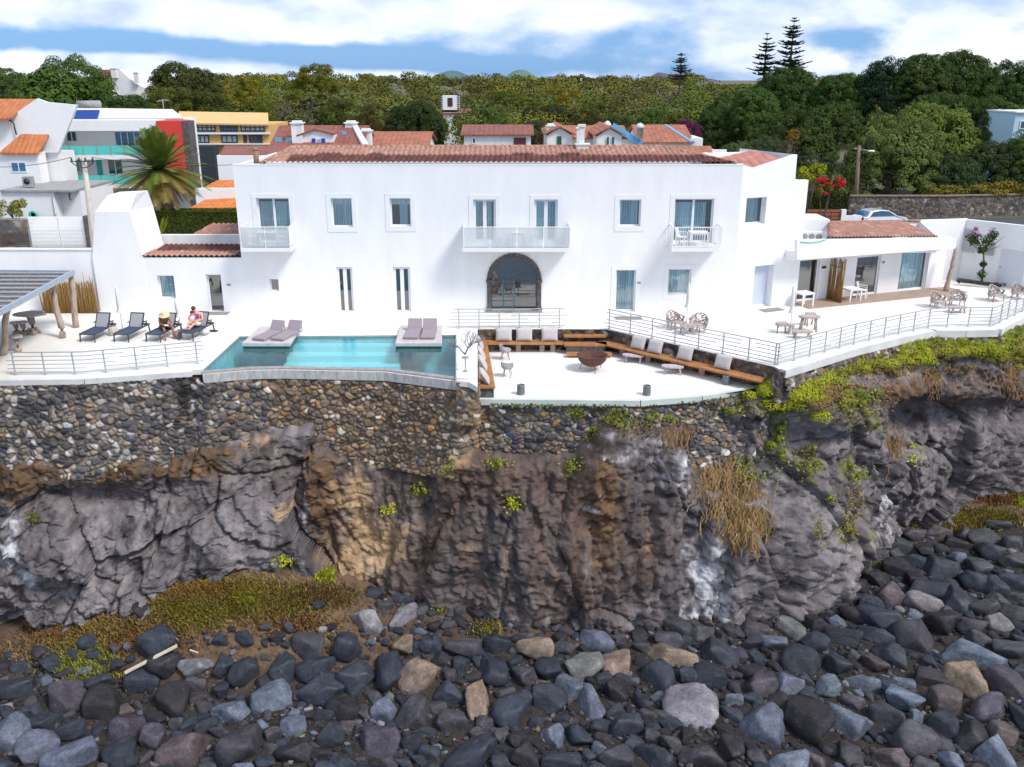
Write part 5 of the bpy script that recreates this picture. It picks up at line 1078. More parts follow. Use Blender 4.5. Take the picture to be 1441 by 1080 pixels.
# ------------------------------------------------------------------ root armchairs and driftwood sets
def root_chair():
    t = thing('root_armchair', '', 'armchair', (0, 0, 0), 0, 'armchairs woven from driftwood roots'); r_ = random.Random(9)
    m = MB()
    def shell(a, v): r = .40+.05*v; h = (.28+.52*v*(.55+.45*math.sin(max(0, min(PI, a-PI*.05)))**2)); return Vector((r*math.cos(a), r*.9*math.sin(a), h))
    for _ in range(60):
        a, v = r_.uniform(-.15, PI+.15), r_.uniform(0, .8); pts = []
        da = r_.uniform(-.28, .28); dv_ = r_.uniform(.05, .22)
        for k in range(4): pts.append(shell(max(-.2, min(PI+.2, a+da*k)), min(1, v+dv_*k))+Vector((r_.uniform(-.02, .02),)*3))
        m.tube(pts, [.026, .022, .02, .015], 5)
    m.tube([shell(-.2+(PI+.4)*i/16, 1) for i in range(17)], .026, 6); m.tube([shell(-.2+(PI+.4)*i/16, .0) for i in range(17)], .03, 6); m.build('woven_back', DRIFT, t, False)
    m = MB(); 
    for i in range(14): x = -.34+i*.052; m.tube([(x, -.34, .36+.01*(i % 2)), (x+r_.uniform(-.03, .03), 0, .33), (x, .3, .36)], .026, 5)
    m.build('seat', DRIFT, t, False)
    for a in (-25, 205, 60, 120): m = MB(); m.tube([(.36*math.cos(R(a)), .34*math.sin(R(a)), .34), (.38*math.cos(R(a))+.02, .36*math.sin(R(a)), .17), (.40*math.cos(R(a)), .40*math.sin(R(a)), 0)], [.04, .028, .032], 6); m.build('leg', DRIFT, t, False)
    return t
RC = root_chair(); first = True
for lb, px, py, rz in (('root armchair left of the closed parasol behind the diagonal railing', 950, 463, 25), ('root armchair right of the closed parasol behind the diagonal railing', 982, 467, -35), ('root armchair beside the annex porch post, left one of the close pair', 1320, 433, 30), ('root armchair beside the annex porch post, right one of the close pair', 1345, 431, -20), ('root armchair standing alone between the pair and the right edge', 1401, 424, 20), ('root armchair at the right edge beside the curved railing', 1434, 421, 15)):
    c = at(px, py, z=0); o = RC if first else dup(RC); first = False; o.location = c; o.rotation_euler.z = R(rz); o['label'] = lb
c = at(967, 470, z=0); drift_table('driftwood_table', 'small knotted driftwood table between the two root armchairs by the parasol', c, .7, .55, .42, R(10), seed=11)
c = at(1346, 440, z=0); drift_table('driftwood_table', 'low driftwood table in front of the close pair of root armchairs', c, .9, .5, .30, R(5), seed=12)
c = at(1099, 469, z=0); drift_table('driftwood_stool', 'driftwood stool with knotty top left of the parasol near the annex', c, .55, .4, .50, R(10), 'stool', 'driftwood stools near the annex', 2, .14, 13)
c = at(1113, 470, z=0); drift_table('driftwood_stool', 'thin driftwood stool right behind the parasol foot near the annex', c, .35, .3, .45, R(70), 'stool', 'driftwood stools near the annex', 3, .08, 14)
c = at(1137, 466, z=0); drift_table('driftwood_table', 'tall driftwood table right of the parasol near the annex', c, .95, .55, .72, R(-5), seed=15)
c = at(1128, 476, z=0); drift_table('driftwood_stool', 'low driftwood bench in front of the tall driftwood table', c, .9, .35, .34, R(0), 'stool', 'driftwood stools near the annex', 4, .08, 16)
c = at(1139, 458, z=0); drift_table('driftwood_stool', 'driftwood stool behind the tall driftwood table', c, .5, .35, .60, R(5), 'stool', 'driftwood stools near the annex', 3, .12, 17)
c = at(1130, 432, z=0); plastic_table('porch_table', 'small white table under the left end of the annex porch', (c.x, c.y, .05), R(23), .75, .72)
c = at(1196, 424, z=0); plastic_table('porch_table', 'white table beside the stick screen under the annex porch', (c.x, c.y, .05), R(23), .8, .66)
c = at(1212, 421, z=0); plastic_chair('white slatted chair at the table under the annex porch', (c.x, c.y, .05), R(60))
# ------------------------------------------------------------------ stick screens
def stick_screen(name, label, a, b, h, n, seed, hv=.25, z=0):
    r_ = random.Random(seed); t = MB(); a, b = Vector(a), Vector(b); d = (b-a); nn = Vector((-d.y, d.x, 0)).normalized()
    for i in range(n):
        p = a+d*((i+r_.uniform(.1, .9))/n)+nn*r_.uniform(-.05, .05); hh = h*(1+r_.uniform(-.08, .04))+(r_.random() < .12)*r_.uniform(.1, hv*2); q = p+Vector((r_.uniform(-.08, .08), r_.uniform(-.03, .03), hh)); r0 = r_.uniform(.018, .038)
        t.tube([(p.x, p.y, z), p.lerp(q, .5)+Vector((r_.uniform(-.03, .03), 0, 0)), q], [r0, r0*.9, r0*.5], 5)
    for k in (.25, .8): t.bar(a+Vector((0, 0, z+h*k)), b+Vector((0, 0, z+h*k)), .04)
    o = t.build(name, STICK); return tag(o, label, 'fence')
a, b = at(52, 446, z=0), at(139, 443.5, z=0); stick_screen('stick_fence', 'brown brushwood stick fence between the pergola and the oven tower', (a.x, H0-.35, 0), (XW+.0, H0-.35, 0), 1.55, 130, 3)
a = pw_.w(1.75, 0, -.05); b = pw_.w(1.75, 0, -.05)-pw_.n*1.15+pw_.d*.0; a = at(1156, 419, z=0); b = at(1183, 428, z=0); stick_screen('stick_screen', 'upright brown stick screen dividing the annex porch', (a.x, a.y, .05), (b.x, b.y, .05), 2.25, 46, 8, .1)
# ------------------------------------------------------------------ left walls, pergola
mb = MB(); mb.b2((-34, H0+.1, 0), (XW-.05, H0+.35, 3.08)); mb.b2((-34, H0+.05, 3.08), (XW-.05, H0+.40, 3.14)); o = mb.build('boundary_wall', WHITE); tag(o, 'plain white boundary wall behind the pergola on the left', 'wall')
pg = thing('pergola', 'pergola with grey slatted roof on rough trunk posts at the left edge', 'pergola', (-23, 37, 0)); c1 = at(103, 383.5, z=2.6); c2 = at(0, 440, z=2.6); dz = (c2-c1); dz.normalize(); c3 = c1+dz*11.5
m = MB(); m.bar(c1-dz*.05, c3, .12, .22); bl = at(0, 378, z=2.6); m.bar(c1, (-27.5, c1.y+.25, 2.6), .10, .18); m.bar((-27.5, c1.y+.25, 2.6), (-27.5, c3.y, 2.6), .1, .2); m.bar(c3, (-27.5, c3.y, 2.6), .1, .2); m.build('roof_frame', M('blue_grey_steel_beam', (.30, .36, .42), .5, .08, 3), pg)
for i in range(14):
    k = c1+dz*(.45+i*.80); m = MB(); m.bar(k+Vector((-.06, 0, .06)), (-27.4, k.y+.1, 2.66), .11, .05); m.build('roof_slat', MATS['blue_grey_steel_beam'], pg)
m = MB(); m.prism([tuple((c1+Vector((-.1, -.1, 0)))[:2]), tuple((c3+Vector((-.1, .1, 0)))[:2]), (-27.4, c3.y+.1), (-27.4, c1.y)], 2.54, 2.60); m.build('brush_infill', M('dry_brush_infill', (.20, .155, .135), .95, .7, 9, .8, 30), pg)
def post_child(base, top, r, seed):
    o = trunk_post('post', 'x', base, top, r, seed); del o['label']; del o['category']; o.parent = pg; o.data.transform(worldm(pg).inverted())
for (bx1, by1, tx1, ty1, sdd) in ((88, 476, 76, 404, 1), (107, 461, 97, 396, 2), (4, 500, -6, 438, 3)):
    b = at(bx1, by1, z=0); post_child(b, (c1.x-.12-(.0), b.y+.1, 2.46) if sdd < 3 else (c1.x-.6, b.y+.1, 2.46), .13, sdd)
post_child((-27.2, 34, 0), (-27.2, 34, 2.46), .13, 4); post_child((-27.2, 41, 0), (-27.2, 41, 2.46), .13, 5); post_child((c3.x-.3, c3.y+.4, 0), (c3.x-.15, c3.y+.4, 2.46), .13, 6)
# mushroom like trunk tables
def trunk_table(label, px, py, h, R_, r0, seed, topc=None, flat=.10, tabname='trunk_table', cat='table'):
    c = at(px, py, z=0); t = thing(tabname, label, cat, c, 0, 'trunk tables and stools under the pergola'); m = MB(); m.tube([c+Vector((0, 0, 0)), c+Vector((.02, 0, .12)), c+Vector((.03, 0, h*.5)), c+Vector((-.02, 0, h-.05))], [r0*1.5, r0*1.05, r0*.8, r0*1.05], 11)
    for k in range(4): a = k*1.6+seed; m.tube([c+Vector((math.cos(a)*r0*.7, math.sin(a)*r0*.7, .3*h)), c+Vector((math.cos(a)*r0*1.7, math.sin(a)*r0*1.7, 0))], [r0*.35, r0*.4], 6)
    m.build('trunk', TRUNKP, t); m = MB(); r_ = random.Random(seed); n = 14; m.prism([(c.x+R_*(1+r_.uniform(-.2, .2))*math.cos(2*PI*i/n)*1.25, c.y+R_*(1+r_.uniform(-.2, .2))*math.sin(2*PI*i/n)) for i in range(n)], h-flat, h); o = m.build('top', GW, t); bv(o, .03)
trunk_table('tall trunk table with wide slab top beside the stick fence', 47, 470, .98, .52, .17, 2, tabname='trunk_table')
trunk_table('squat dark trunk stool left of the tall trunk table', 24, 471, .60, .18, .12, 4, tabname='trunk_stool', cat='stool'); trunk_table('squat dark trunk stool touching the tall trunk table', 34, 471, .62, .20, .13, 7, tabname='trunk_stool', cat='stool')
trunk_table('pinkish mushroom shaped trunk stool nearest the railing', 26, 495, .72, .24, .10, 9, tabname='trunk_stool', cat='stool')
# ------------------------------------------------------------------ right side walls and trellis
q0 = at(1348, 393, z=0); q1 = at(1450, 409, z=0); w_end = pw_.w(Lw+.1, 0, .5); tp = 3.05
mb = MB(); n_ = Vector((q1.x-q0.x, q1.y-q0.y, 0)).normalized(); nb = Vector((n_.y, -n_.x, 0)); q1 = q0+n_*7.5
mb.prism([(q0.x, q0.y), (q1.x, q1.y), (q1.x-nb.x*-.0+.25, q1.y+.1), (q0.x+.25, q0.y+.12)], 0, tp+.4); o = mb.build('courtyard_wall', WHITE2); tag(o, 'tall white courtyard wall carrying the trellis and the flowering climber', 'wall')
mb = MB(); e_ = at(1302, 311, y=w_end.y+1.3); mb.prism([(w_end.x-1.2, w_end.y+1.2), (q0.x+.1, q0.y+.05), (q0.x+.1, q0.y+.35), (w_end.x-1.2, w_end.y+1.5)], 0, tp+.42); o = mb.build('courtyard_wall', WHITE); tag(o, 'white back wall between the annex roof end and the trellis wall', 'wall')
wl = Pl((q0.x, q0.y), (n_.x, n_.y))
def trellis(label, r):
    u0, z0, u1, z1 = r; m = MB()
    for i in range(9): u = u0+(u1-u0)*i/8; wl.box(m, u-.012, z0, -.05, u+.012, z1, -.03)
    for i in range(13): z = z0+(z1-z0)*i/12; wl.box(m, u0, z-.012, -.062, u1, z+.012, -.05)
    tag(m.build('trellis', M('pale_grey_lattice', (.48, .48, .50), .7)), label, 'trellis')
trellis('tall lattice trellis left of the flowering climber', wl.rect(1359, 322, 1372, 356)); trellis('short lattice trellis right of the flowering climber', wl.rect(1385, 342, 1398, 360))
a, b = at(1349, 395, z=0), at(1409, 404, z=0); nn = Vector(((b-a).y, -(b-a).x, 0)).normalized(); m = MB(); m.prism([tuple(a[:2]), tuple(b[:2]), tuple((b+nn*.35)[:2]), tuple((a+nn*.35)[:2])], 0, .16); tag(m.build('planting_bed', DSTONE), 'narrow dark stone planting bed at the foot of the trellis wall', 'planter')
u0, z0, u1, z1 = wl.rect(1413, 332, 1436, 404); m = MB(); wl.box(m, u0, .02, -.04, u1, 2.05, -.005); d_ = m.build('door', M('pale_grey_door', (.60, .62, .66), .5, .03, 2)); tag(d_, 'flush white door in the white courtyard wall near the right edge', 'door'); m = MB(); wl.box(m, u0+.08, 1.0, -.09, u0+.12, 1.12, -.04); m.build('handle', GMET, d_)
c = at(1345, 377, z=0); m = MB(); m.box((c.x-.1, c.y+.4, .3), (.9, .4, .6)); tag(m.build('log_store', M('red_brown_logs', (.28, .07, .04), .9, .4, 8)), 'red brown stack seen past the porch post of the annex', 'log stack')
# ------------------------------------------------------------------ background buildings
def face_box(mb, y, x0, z0, x1, z1, d=.06): mb.b2((x0, y-d, z0), (x1, y, z1)); return mb
def bwin(par, y, px, frame=None, glass=None, mull=1, bars=0, proud=.05, name='window', fr=.09, shutters=None):
    a = at(px[0], px[1], y=y); b = at(px[2], px[3], y=y); x0, x1, z1, z0 = a.x, b.x, a.z, b.z; m = MB()
    m.b2((x0, y-proud, z0), (x0+fr, y, z1)); m.b2((x1-fr, y-proud, z0), (x1, y, z1)); m.b2((x0+fr, y-proud+.002, z0), (x1-fr, y, z0+fr)); m.b2((x0+fr, y-proud+.002, z1-fr), (x1-fr, y, z1))
    for k in range(mull): xm = x0+(x1-x0)*(k+1)/(mull+1); m.b2((xm-fr*.4, y-proud-.005, z0+fr), (xm+fr*.4, y, z1-fr))
    for k in range(bars): zm = z0+(z1-z0)*(k+1)/(bars+1); m.b2((x0+fr, y-proud-.003, zm-fr*.3), (x1-fr, y, zm+fr*.3))
    f = m.build(name, frame or FRAMEW, par); m = MB(); m.b2((x0+fr*.6, y-.02, z0+fr*.6), (x1-fr*.6, y-.004, z1-fr*.6)); m.build('pane', glass or DARKG, f)
    if shutters:
        for s in (-1, 1): m = MB(); w_ = (x1-x0)*.62; xa = x0-w_ if s < 0 else x1; m.b2((xa, y-.10, z0), (xa+w_, y-.051, z1)); m.build('shutter', shutters, f)
    return f
def gable(mb, x0, x1, y0, y1, ze, zr, axis='x', ov=.3, th=.12):
    if axis == 'x': ym = (y0+y1)/2; V = [(x0-ov, y0-ov, ze), (x1+ov, y0-ov, ze), (x1+ov, ym, zr), (x0-ov, ym, zr), (x1+ov, y1+ov, ze), (x0-ov, y1+ov, ze)]; F_ = [(0, 1, 2, 3), (3, 2, 4, 5)]
    else: xm = (x0+x1)/2; V = [(x0-ov, y0-ov, ze), (xm, y0-ov, zr), (xm, y1+ov, zr), (x0-ov, y1+ov, ze), (x1+ov, y0-ov, ze), (x1+ov, y1+ov, ze)]; F_ = [(1, 0, 3, 2), (4, 1, 2, 5)]
    for f in F_:
        q = [Vector(V[i]) for i in f]; t = [v+Vector((0, 0, th)) for v in q]; mb.add(t+q, [(0, 1, 2, 3), (7, 6, 5, 4), (0, 4, 5, 1), (1, 5, 6, 2), (2, 6, 7, 3), (3, 7, 4, 0)])
    return mb
def house(name, label, px, D, depth, zbase, roofmat, axis='x', rpx=None, wallm=None, cat='house', ov=.3):
    """px = (x0, y_eave, x1) in photo pixels at distance D; rpx = ridge height pixel row"""
    a = at(px[0], px[1], y=D); b = at(px[2], px[1], y=D); ze = a.z; t = thing(name, label, cat, ((a.x+b.x)/2, D, zbase)); m = MB(); m.b2((a.x, D, zbase-1), (b.x, D+depth, ze))
    zr = at(720, rpx, y=D+(depth/2 if axis == 'x' else 0)).z
    if axis == 'x': m.add([(a.x, D, ze), (a.x, D+depth, ze), (a.x, D+depth/2, zr), (b.x, D, ze), (b.x, D+depth, ze), (b.x, D+depth/2, zr)], [(0, 2, 1), (3, 4, 5)])
    else: xm = (a.x+b.x)/2; m.add([(a.x, D, ze), (b.x, D, ze), (xm, D, zr), (a.x, D+depth, ze), (b.x, D+depth, ze), (xm, D+depth, zr)], [(0, 1, 2), (4, 3, 5)])
    m.build('wall', wallm or OLDWHITE, t); m = MB(); gable(m, a.x, b.x, D, D+depth, ze+.02, zr+.04, axis, ov); m.build('roof', roofmat, t); return t, a.x, b.x, ze, zr
def chimney(par, px, pytop, pybot, D, w=.6, mat=None, cap=True, round_=False):
    a = at(px, pytop, y=D); b = at(px, pybot, y=D); m = MB()
    if round_: m.lathe((a.x, D, b.z), [(w/2, 0), (w/2, a.z-b.z-.5), (w*.65, a.z-b.z-.5), (w*.65, a.z-b.z-.3), (w*.4, a.z-b.z-.1), (.001, a.z-b.z)], 10)
    else:
        m.b2((a.x-w/2, D-w/2, b.z), (a.x+w/2, D+w/2, a.z-.25)); m.b2((a.x-w*.62, D-w*.62, a.z-.25), (a.x+w*.62, D+w*.62, a.z-.15)); m.b2((a.x-w*.4, D-w*.4, a.z-.15), (a.x+w*.4, D+w*.4, a.z))
    return m.build('chimney', mat or OLDWHITE, par)
zb0 = 0
# modern house with turquoise balconies
D = 80.; mh = thing('modern_house', 'white modern house with turquoise glass balconies and a tall red side wall', 'house', (at(165, 260, y=D).x, D, 0))
X = lambda px, d=D: at(px, 200, y=d).x
Z = lambda py, d=D: at(200, py, y=d).z
m = MB(); m.b2((X(78), D+1.5, -.5), (X(260), D+3.4, Z(168))); m.b2((X(75), D-.6, Z(184)), (X(228), D+1.49, Z(169))); m.b2((X(80), D-.6, Z(224)), (X(236), D+1.49, Z(216.5))); m.b2((X(80), D-.6, Z(264)), (X(236), D+1.49, Z(258))); m.b2((X(75), D-.59, -.4), (X(83), D+1.49, Z(184))); m.build('wall', WHITE2, mh)
m = MB(); m.add([(X(78), D+1.4, Z(168)+.01), (X(255), D+1.4, Z(168)+.01), (at(243, 154, y=D+3.5).x, D+3.5, at(243, 154, y=D+3.5).z), (at(110, 152, y=D+3.5).x, D+3.5, at(110, 152, y=D+3.5).z)], [(0, 1, 2, 3)]); m.build('roof', M('white_roof_sheet', (.66, .66, .68), .6, .05, 1), mh)
m = MB(); m.b2((X(228), D-.9, Z(262)), (X(263), D+1.48, Z(170))); m.build('red_side_wall', REDP, mh)
m = MB(); m.b2((X(263), D-.88, -.5), (X(273), D+.6, Z(170))); m.build('slate_side_wall', SLATE, mh)
for (y0, y1) in ((205, 217), (246, 258)):
    m = MB(); m.b2((X(82), D-.62, Z(y1)), (X(236), D-.60, Z(y0))); o = m.build('glass_balustrade', TURQ, mh); m = MB()
    for k in range(9): x = X(82)+(X(236)-X(82))*k/8; m.b2((x-.03, D-.66, Z(y1)), (x+.03, D-.59, Z(y0)))
    m.build('balustrade_post', GREYW, o)
for r, kw in (((92, 184.5, 110, 200), {}), ((100, 225, 125, 243), dict(glass=PALEG)), ((135, 225, 147, 257), dict(glass=TGREEN, frame=TGREEN, mull=0)), ((160, 184.5, 200, 206), dict(glass=BLUEG, mull=3)), ((203, 184.5, 226, 206), dict(glass=BLUEG)), ((150, 224, 175, 246), {}), ((105, 266, 111, 282), dict(mull=0)), ((134, 266, 150, 282), {}), ((118, 266, 126, 298), dict(mull=0, name='door'))):
    bwin(mh, D+1.5, r, **kw)
c0 = at(104, 168, y=D+2.2); sp_ = thing('solar_heater', 'solar water heater with blue panel and grey tank on the modern house roof', 'solar heater', (at(122, 160, y=D+3).x, D+3, Z(168)+.05)); m = MB(); a = at(103, 168, y=D+1.3); b = at(136, 168, y=D+1.3); c = at(140, 155, y=D+2.0); d = at(108, 155, y=D+2.0); m.add([a, b, c, d, a-Vector((0, 0, .15)), b-Vector((0, 0, .15)), c-Vector((0, 0, .15)), d-Vector((0, 0, .15))], [(0, 1, 2, 3), (7, 6, 5, 4), (0, 4, 5, 1), (1, 5, 6, 2), (2, 6, 7, 3), (3, 7, 4, 0)]); m.build('panel', PAN, sp_); m = MB(); m.tube([d+Vector((0, .3, .45)), c+Vector((0, .3, .45))], .32, 12); m.build('tank', GREYW, sp_)
a = at(232, 168, y=D+4); m = MB(); m.tube([a, a+Vector((0, 0, 1.7))], .04, 5); [m.bar(a+Vector((-.6+.1*k, 0, 1.5+.05*k)), a+Vector((.6-.1*k, 0, 1.6+.05*k)), .03) for k in range(3)]; tag(m.build('roof_aerial', GREYW), 'thin television aerial on the modern house roof', 'aerial')
# far left white house
D = 76.; lh = thing('white_house', 'white gabled house with orange tiles at the left edge of the photo', 'house', (at(40, 260, y=D).x, D, 0)); X = lambda px, d=D: at(px, 200, y=d).x; Z = lambda py, d=D: at(200, py, y=d).z
m = MB(); m.b2((X(-90), D+.3, -.5), (X(78), D+3, Z(215))); V = [at(-90, 168, y=D), at(-10, 169, y=D), at(10, 168, y=D), at(52, 139, y=D), at(66, 144, y=D), at(108, 148, y=D), at(82, 215, y=D), at(-90, 215, y=D)]; m.vprism([(v.x, v.z) for v in V], (0, D), (1, 0), .3); m.build('wall', WHITE2, lh)
m = MB()
def rq(m, q, th=.15): q = [Vector(v) for v in q]; b = [v-Vector((0, .0, th)) for v in q]; return m.add(q+b, [(0, 1, 2, 3), (7, 6, 5, 4), (0, 4, 5, 1), (1, 5, 6, 2), (2, 6, 7, 3), (3, 7, 4, 0)])
rq(m, [at(-60, 167, y=D-1), at(11, 167, y=D-1), at(51, 139.5, y=D+2), at(-60, 139, y=D+2)]); rq(m, [at(-2, 215, y=D-1.6), at(53, 215.5, y=D-1.6), at(75, 180, y=D+.6), at(42, 179, y=D+.6)]); m.build('roof', M('orange_brown_tiles', (.44, .15, .055), .85, .25, 1.5, .5, 10, stripes=(0, .4, 1.)), lh)
m = MB(); m.b2((X(-3), D-1.3, -.4), (at(53, 220, y=D-1.3).x, D, Z(215, D-1.3))); m.build('front_room_wall', WHITE2, lh)
bwin(lh, D-1.3, (14, 228, 39, 243), glass=BLUEG); m = MB(); m.tube([at(11, 168, y=D-.2), at(19, 173, y=D-.2), at(23, 190, y=D-.2)], .06, 6); m.build('drain_pipe', DMET, lh)
# garage annex with flat roof and dark openings
D = 70.; ga = thing('flat_roof_outbuilding', 'low white flat roofed outbuilding behind the white slatted gate', 'outbuilding', (at(55, 300, y=D).x, D, 0)); X = lambda px, d=D: at(px, 300, y=d).x; Z = lambda py, d=D: at(200, py, y=d).z
m = MB(); m.b2((X(6), D, -.3), (X(80), D+7, Z(270))); m.b2((X(80), D+1, -.3), (X(108), D+7, Z(268))); m.build('wall', WHITE2, ga); m = MB(); m.b2((X(5), D-.2, Z(270)), (X(109), D+7.1, Z(267.5))); m.build('flat_roof', GREYW, ga)
for r in ((73, 277, 78, 303), (97, 272, 100, 282)): bwin(ga, D-.0 if r[0] < 80 else D+1, r, mull=0)
ac = thing('air_conditioner', 'old grey rooftop unit on the flat roofed outbuilding', 'air conditioner', (X(33), D+1.5, Z(267.5))); m = MB(); m.box((0, 0, .45), (.7, .5, .8)); m.build('casing', GREYW, ac, False); m = MB(); m.lathe((0, -.25, .5), [(.001, 0), (.22, .01), (.24, .02)], 14, M4=Matrix.Rotation(PI/2, 4, 'X')); m.build('fan_grille', DMET, ac, False)
m = MB(); c = at(46.5, 303, y=D-.25); m.lathe(c, [(.18, -.04), (.32, -.05), (.34, 0), (.32, .05), (.18, .04), (.16, 0), (.18, -.04)], 20, M4=Matrix.Rotation(PI/2, 4, 'X')); tag(m.build('hose_reel', TGREEN), 'round turquoise hose coil hanging on the outbuilding wall', 'hose')
# gate, stone wall with bush
D = 62.; X = lambda px, d=D: at(px, 330, y=d).x; Z = lambda py, d=D: at(200, py, y=d).z; gt = thing('slatted_gate', 'white horizontally slatted driveway gate beside the dark stone wall', 'gate', (X(83), D, 0))
for a, b in ((43, 83.5), (84.5, 121)):
    m = MB(); n = 22; zt_ = Z(306)
    for k in range(n): z = .12+(zt_-.12)*k/(n-1); m.b2((X(a), D-.02, z-.035), (X(b), D+.02, z+.035))
    m.b2((X(a), D+.021, .05), (X(a)+.08, D+.06, zt_)); m.b2((X(b)-.08, D+.021, .05), (X(b), D+.06, zt_)); m.build('gate_leaf', WHITE2, gt)
for p in ((X(124.5)),): m = MB(); m.b2((X(121.5), D-.2, 0), (X(127.5), D+.3, Z(304))); m.build('gate_pier', SLATE, gt)
sw_ = masonry('dark_stone_wall', [(X(-40), D-.1), (X(42), D-.1)], Z(309), -.3, size=.6, depth=.08, step=.12, dark=.25); tag(sw_, 'dark volcanic stone wall under a yellow green bush at the left edge', 'wall')
m = MB(); m.b2((X(-40), D-.09, 0), (X(42), D+.5, Z(308.5))); m.build('wall_core', GREYW, sw_)
# palm hedge region roofs
D = 66.; X = lambda px, d=D: at(px, 290, y=d).x; Z = lambda py, d=D: at(200, py, y=d).z
t = thing('orange_roofed_shed', 'low outbuilding with vivid orange tiles behind the palm', 'outbuilding', (X(310), D, 0)); m = MB(); m.b2((X(270), D, -.2), (X(360), D+5, Z(293))); m.b2((X(262), D+2.2, -.2), (X(360), D+2.6, at(300, 265.5, y=D+2.2).z)); m.build('wall', WHITE2, t)
m = MB(); rq(m, [(X(268), D-.3, Z(292)), (X(360), D-.3, Z(291)), (X(360), D+2.19, at(300, 277, y=D+2.2).z), (X(276), D+2.19, at(300, 281, y=D+2.2).z)]); rq(m, [at(280, 267.5, y=D+2.7), at(360, 264, y=D+2.7), at(360, 252.5, y=D+5), at(305, 254, y=D+5)]); m.build('roof', TERRAO, t)
# apricot building
D = 92.; X = lambda px, d=D: at(px, 200, y=d).x; Z = lambda py, d=D: at(200, py, y=d).z; ab = thing('apartment_block', 'long apricot and yellow apartment block with rows of dark framed windows', 'apartment block', (X(320), D, 0))
m = MB(); m.b2((X(255), D, -.5), (X(380), D+8, Z(176))); m.build('wall', YELP, ab); m = MB(); rq(m, [(X(252), D-.5, Z(172.5)), (X(382), D-.5, Z(174.5)), (at(377, 159, y=D+6).x, D+6, at(377, 159, y=D+6).z), (at(252, 157, y=D+6).x, D+6, at(252, 157, y=D+6).z)]); m.build('roof', ORANGEP, ab); m = MB(); m.b2((X(255), D-.4, Z(189)), (X(381), D-.001, Z(186.5))); m.b2((X(255), D-.4, Z(203.5)), (X(381), D-.001, Z(202))); m.build('balcony_slab', WHITE2, ab)
for i, (a, b) in enumerate(((272, 304), (309, 335), (338, 373))):
    bwin(ab, D-.02, (a, 174.5, b, 185.5), frame=DMET, glass=(PALEG if i != 1 else BLUEG), mull=4, bars=1, fr=.12)
for i, (a, b) in enumerate(((275, 295), (311, 335), (342, 348), (350, 370))): bwin(ab, D-.02, (a, 190, b, 201.5), frame=DMET, glass=(PALEG if i < 2 else DARKG), mull=2, fr=.12)
m = MB(); m.b2((X(277), D-2, -.3), (X(309), D-.5, Z(204))); m.build('dark_ground_floor', M('charcoal_render', (.03, .04, .05), .8), ab); m = MB(); m.b2((X(344), D-2.4, Z(219)), (X(372), D-2.3, Z(206))); tag(m.build('roof_panel_array', PAN), 'blue solar panel propped in front of the apricot block', 'solar panel')
# white house corner beneath with maroon roof
D = 74.; X = lambda px, d=D: at(px, 230, y=d).x; Z = lambda py, d=D: at(200, py, y=d).z; t = thing('white_house', 'plain white house corner with small maroon tile slope left of the hotel roof', 'house', (X(330), D, 0)); m = MB(); m.b2((X(306), D, -.3), (X(480), D+7, Z(219))); m.build('wall', WHITE2, t)
m = MB(); rq(m, [(X(310), D+.2, Z(218)), (X(480), D+.2, Z(218)), at(480, 205, y=D+5), at(316, 205, y=D+5)]); m.build('roof', MAROON, t)
# maroon roof with skylights and dormer
D = 84.; t, xa, xb, ze, zr = house('dormer_house', 'long house with maroon tiles, blue shuttered white dormer and two skylights', (383, 211, 506), D, 9, 0, MAROON, 'x', 179)
X = lambda px, d=D: at(px, 200, y=d).x
def roofpt(px, py): # on the front slope
    best = None
    for k in np.linspace(0, 1, 200):
        p = Vector((0, D+4.5*k, ze+(zr-ze)*k)); q = at(px, py, y=p.y)
        if best is None or abs(q.z-p.z-.2) < best[0]: best = (abs(q.z-p.z-.2), q)
    return best[1]
def skylight(par, r):
    a, b = roofpt(r[0], r[3]), roofpt(r[2], r[3]); c, d = roofpt(r[2], r[1]), roofpt(r[0], r[1]); m = MB(); rq(m, [a+Vector((0, 0, .08)), b+Vector((0, 0, .08)), c+Vector((0, 0, .08)), d+Vector((0, 0, .08))], .2); o = m.build('skylight', BLUEG, par)
skylight(t, (387, 195, 397, 201)); skylight(t, (402, 195, 412, 201)); skylight(t, (481, 186, 488, 191))
m = MB(); yd = D+.9; V = [at(418, 213, y=yd), at(418, 192, y=yd), at(444, 183.5, y=yd), at(470, 190, y=yd), at(470, 213, y=yd)]; m.vprism([(v.x, v.z) for v in V], (0, yd), (1, 0), 3.2); dm = m.build('dormer', OLDWHITE, t); m = MB(); 
for p, q in ((V[1], V[2]), (V[2], V[3])): q_ = [p+Vector((0, -.2, .12)), q+Vector((0, -.2, .12)), q+Vector((0, 3.2, .12)), p+Vector((0, 3.2, .12))]; rq(m, q_, .14)
m.build('dormer_roof', MAROON, dm); bwin(dm, yd, (444, 195, 453, 206), mull=0, glass=PALEG, shutters=BLUEP)
chimney(t, 418, 170, 212, D+1.2, .95); chimney(t, 494, 170, 180, D+4.5, 1.0)
m = MB(); m.bar(at(499, 178, y=D+4.3), at(514, 205, y=D-.2), .5, .3); m.build('gable_coping', OLDWHITE, t)
D = 88.; t, *_ = house('tiled_house', 'low house with plain brown tiles left of centre', (506, 208, 600), D, 9, 0, TERRA, 'x', 187.5); chimney(t, 515, 181, 208, D-.6, .95)
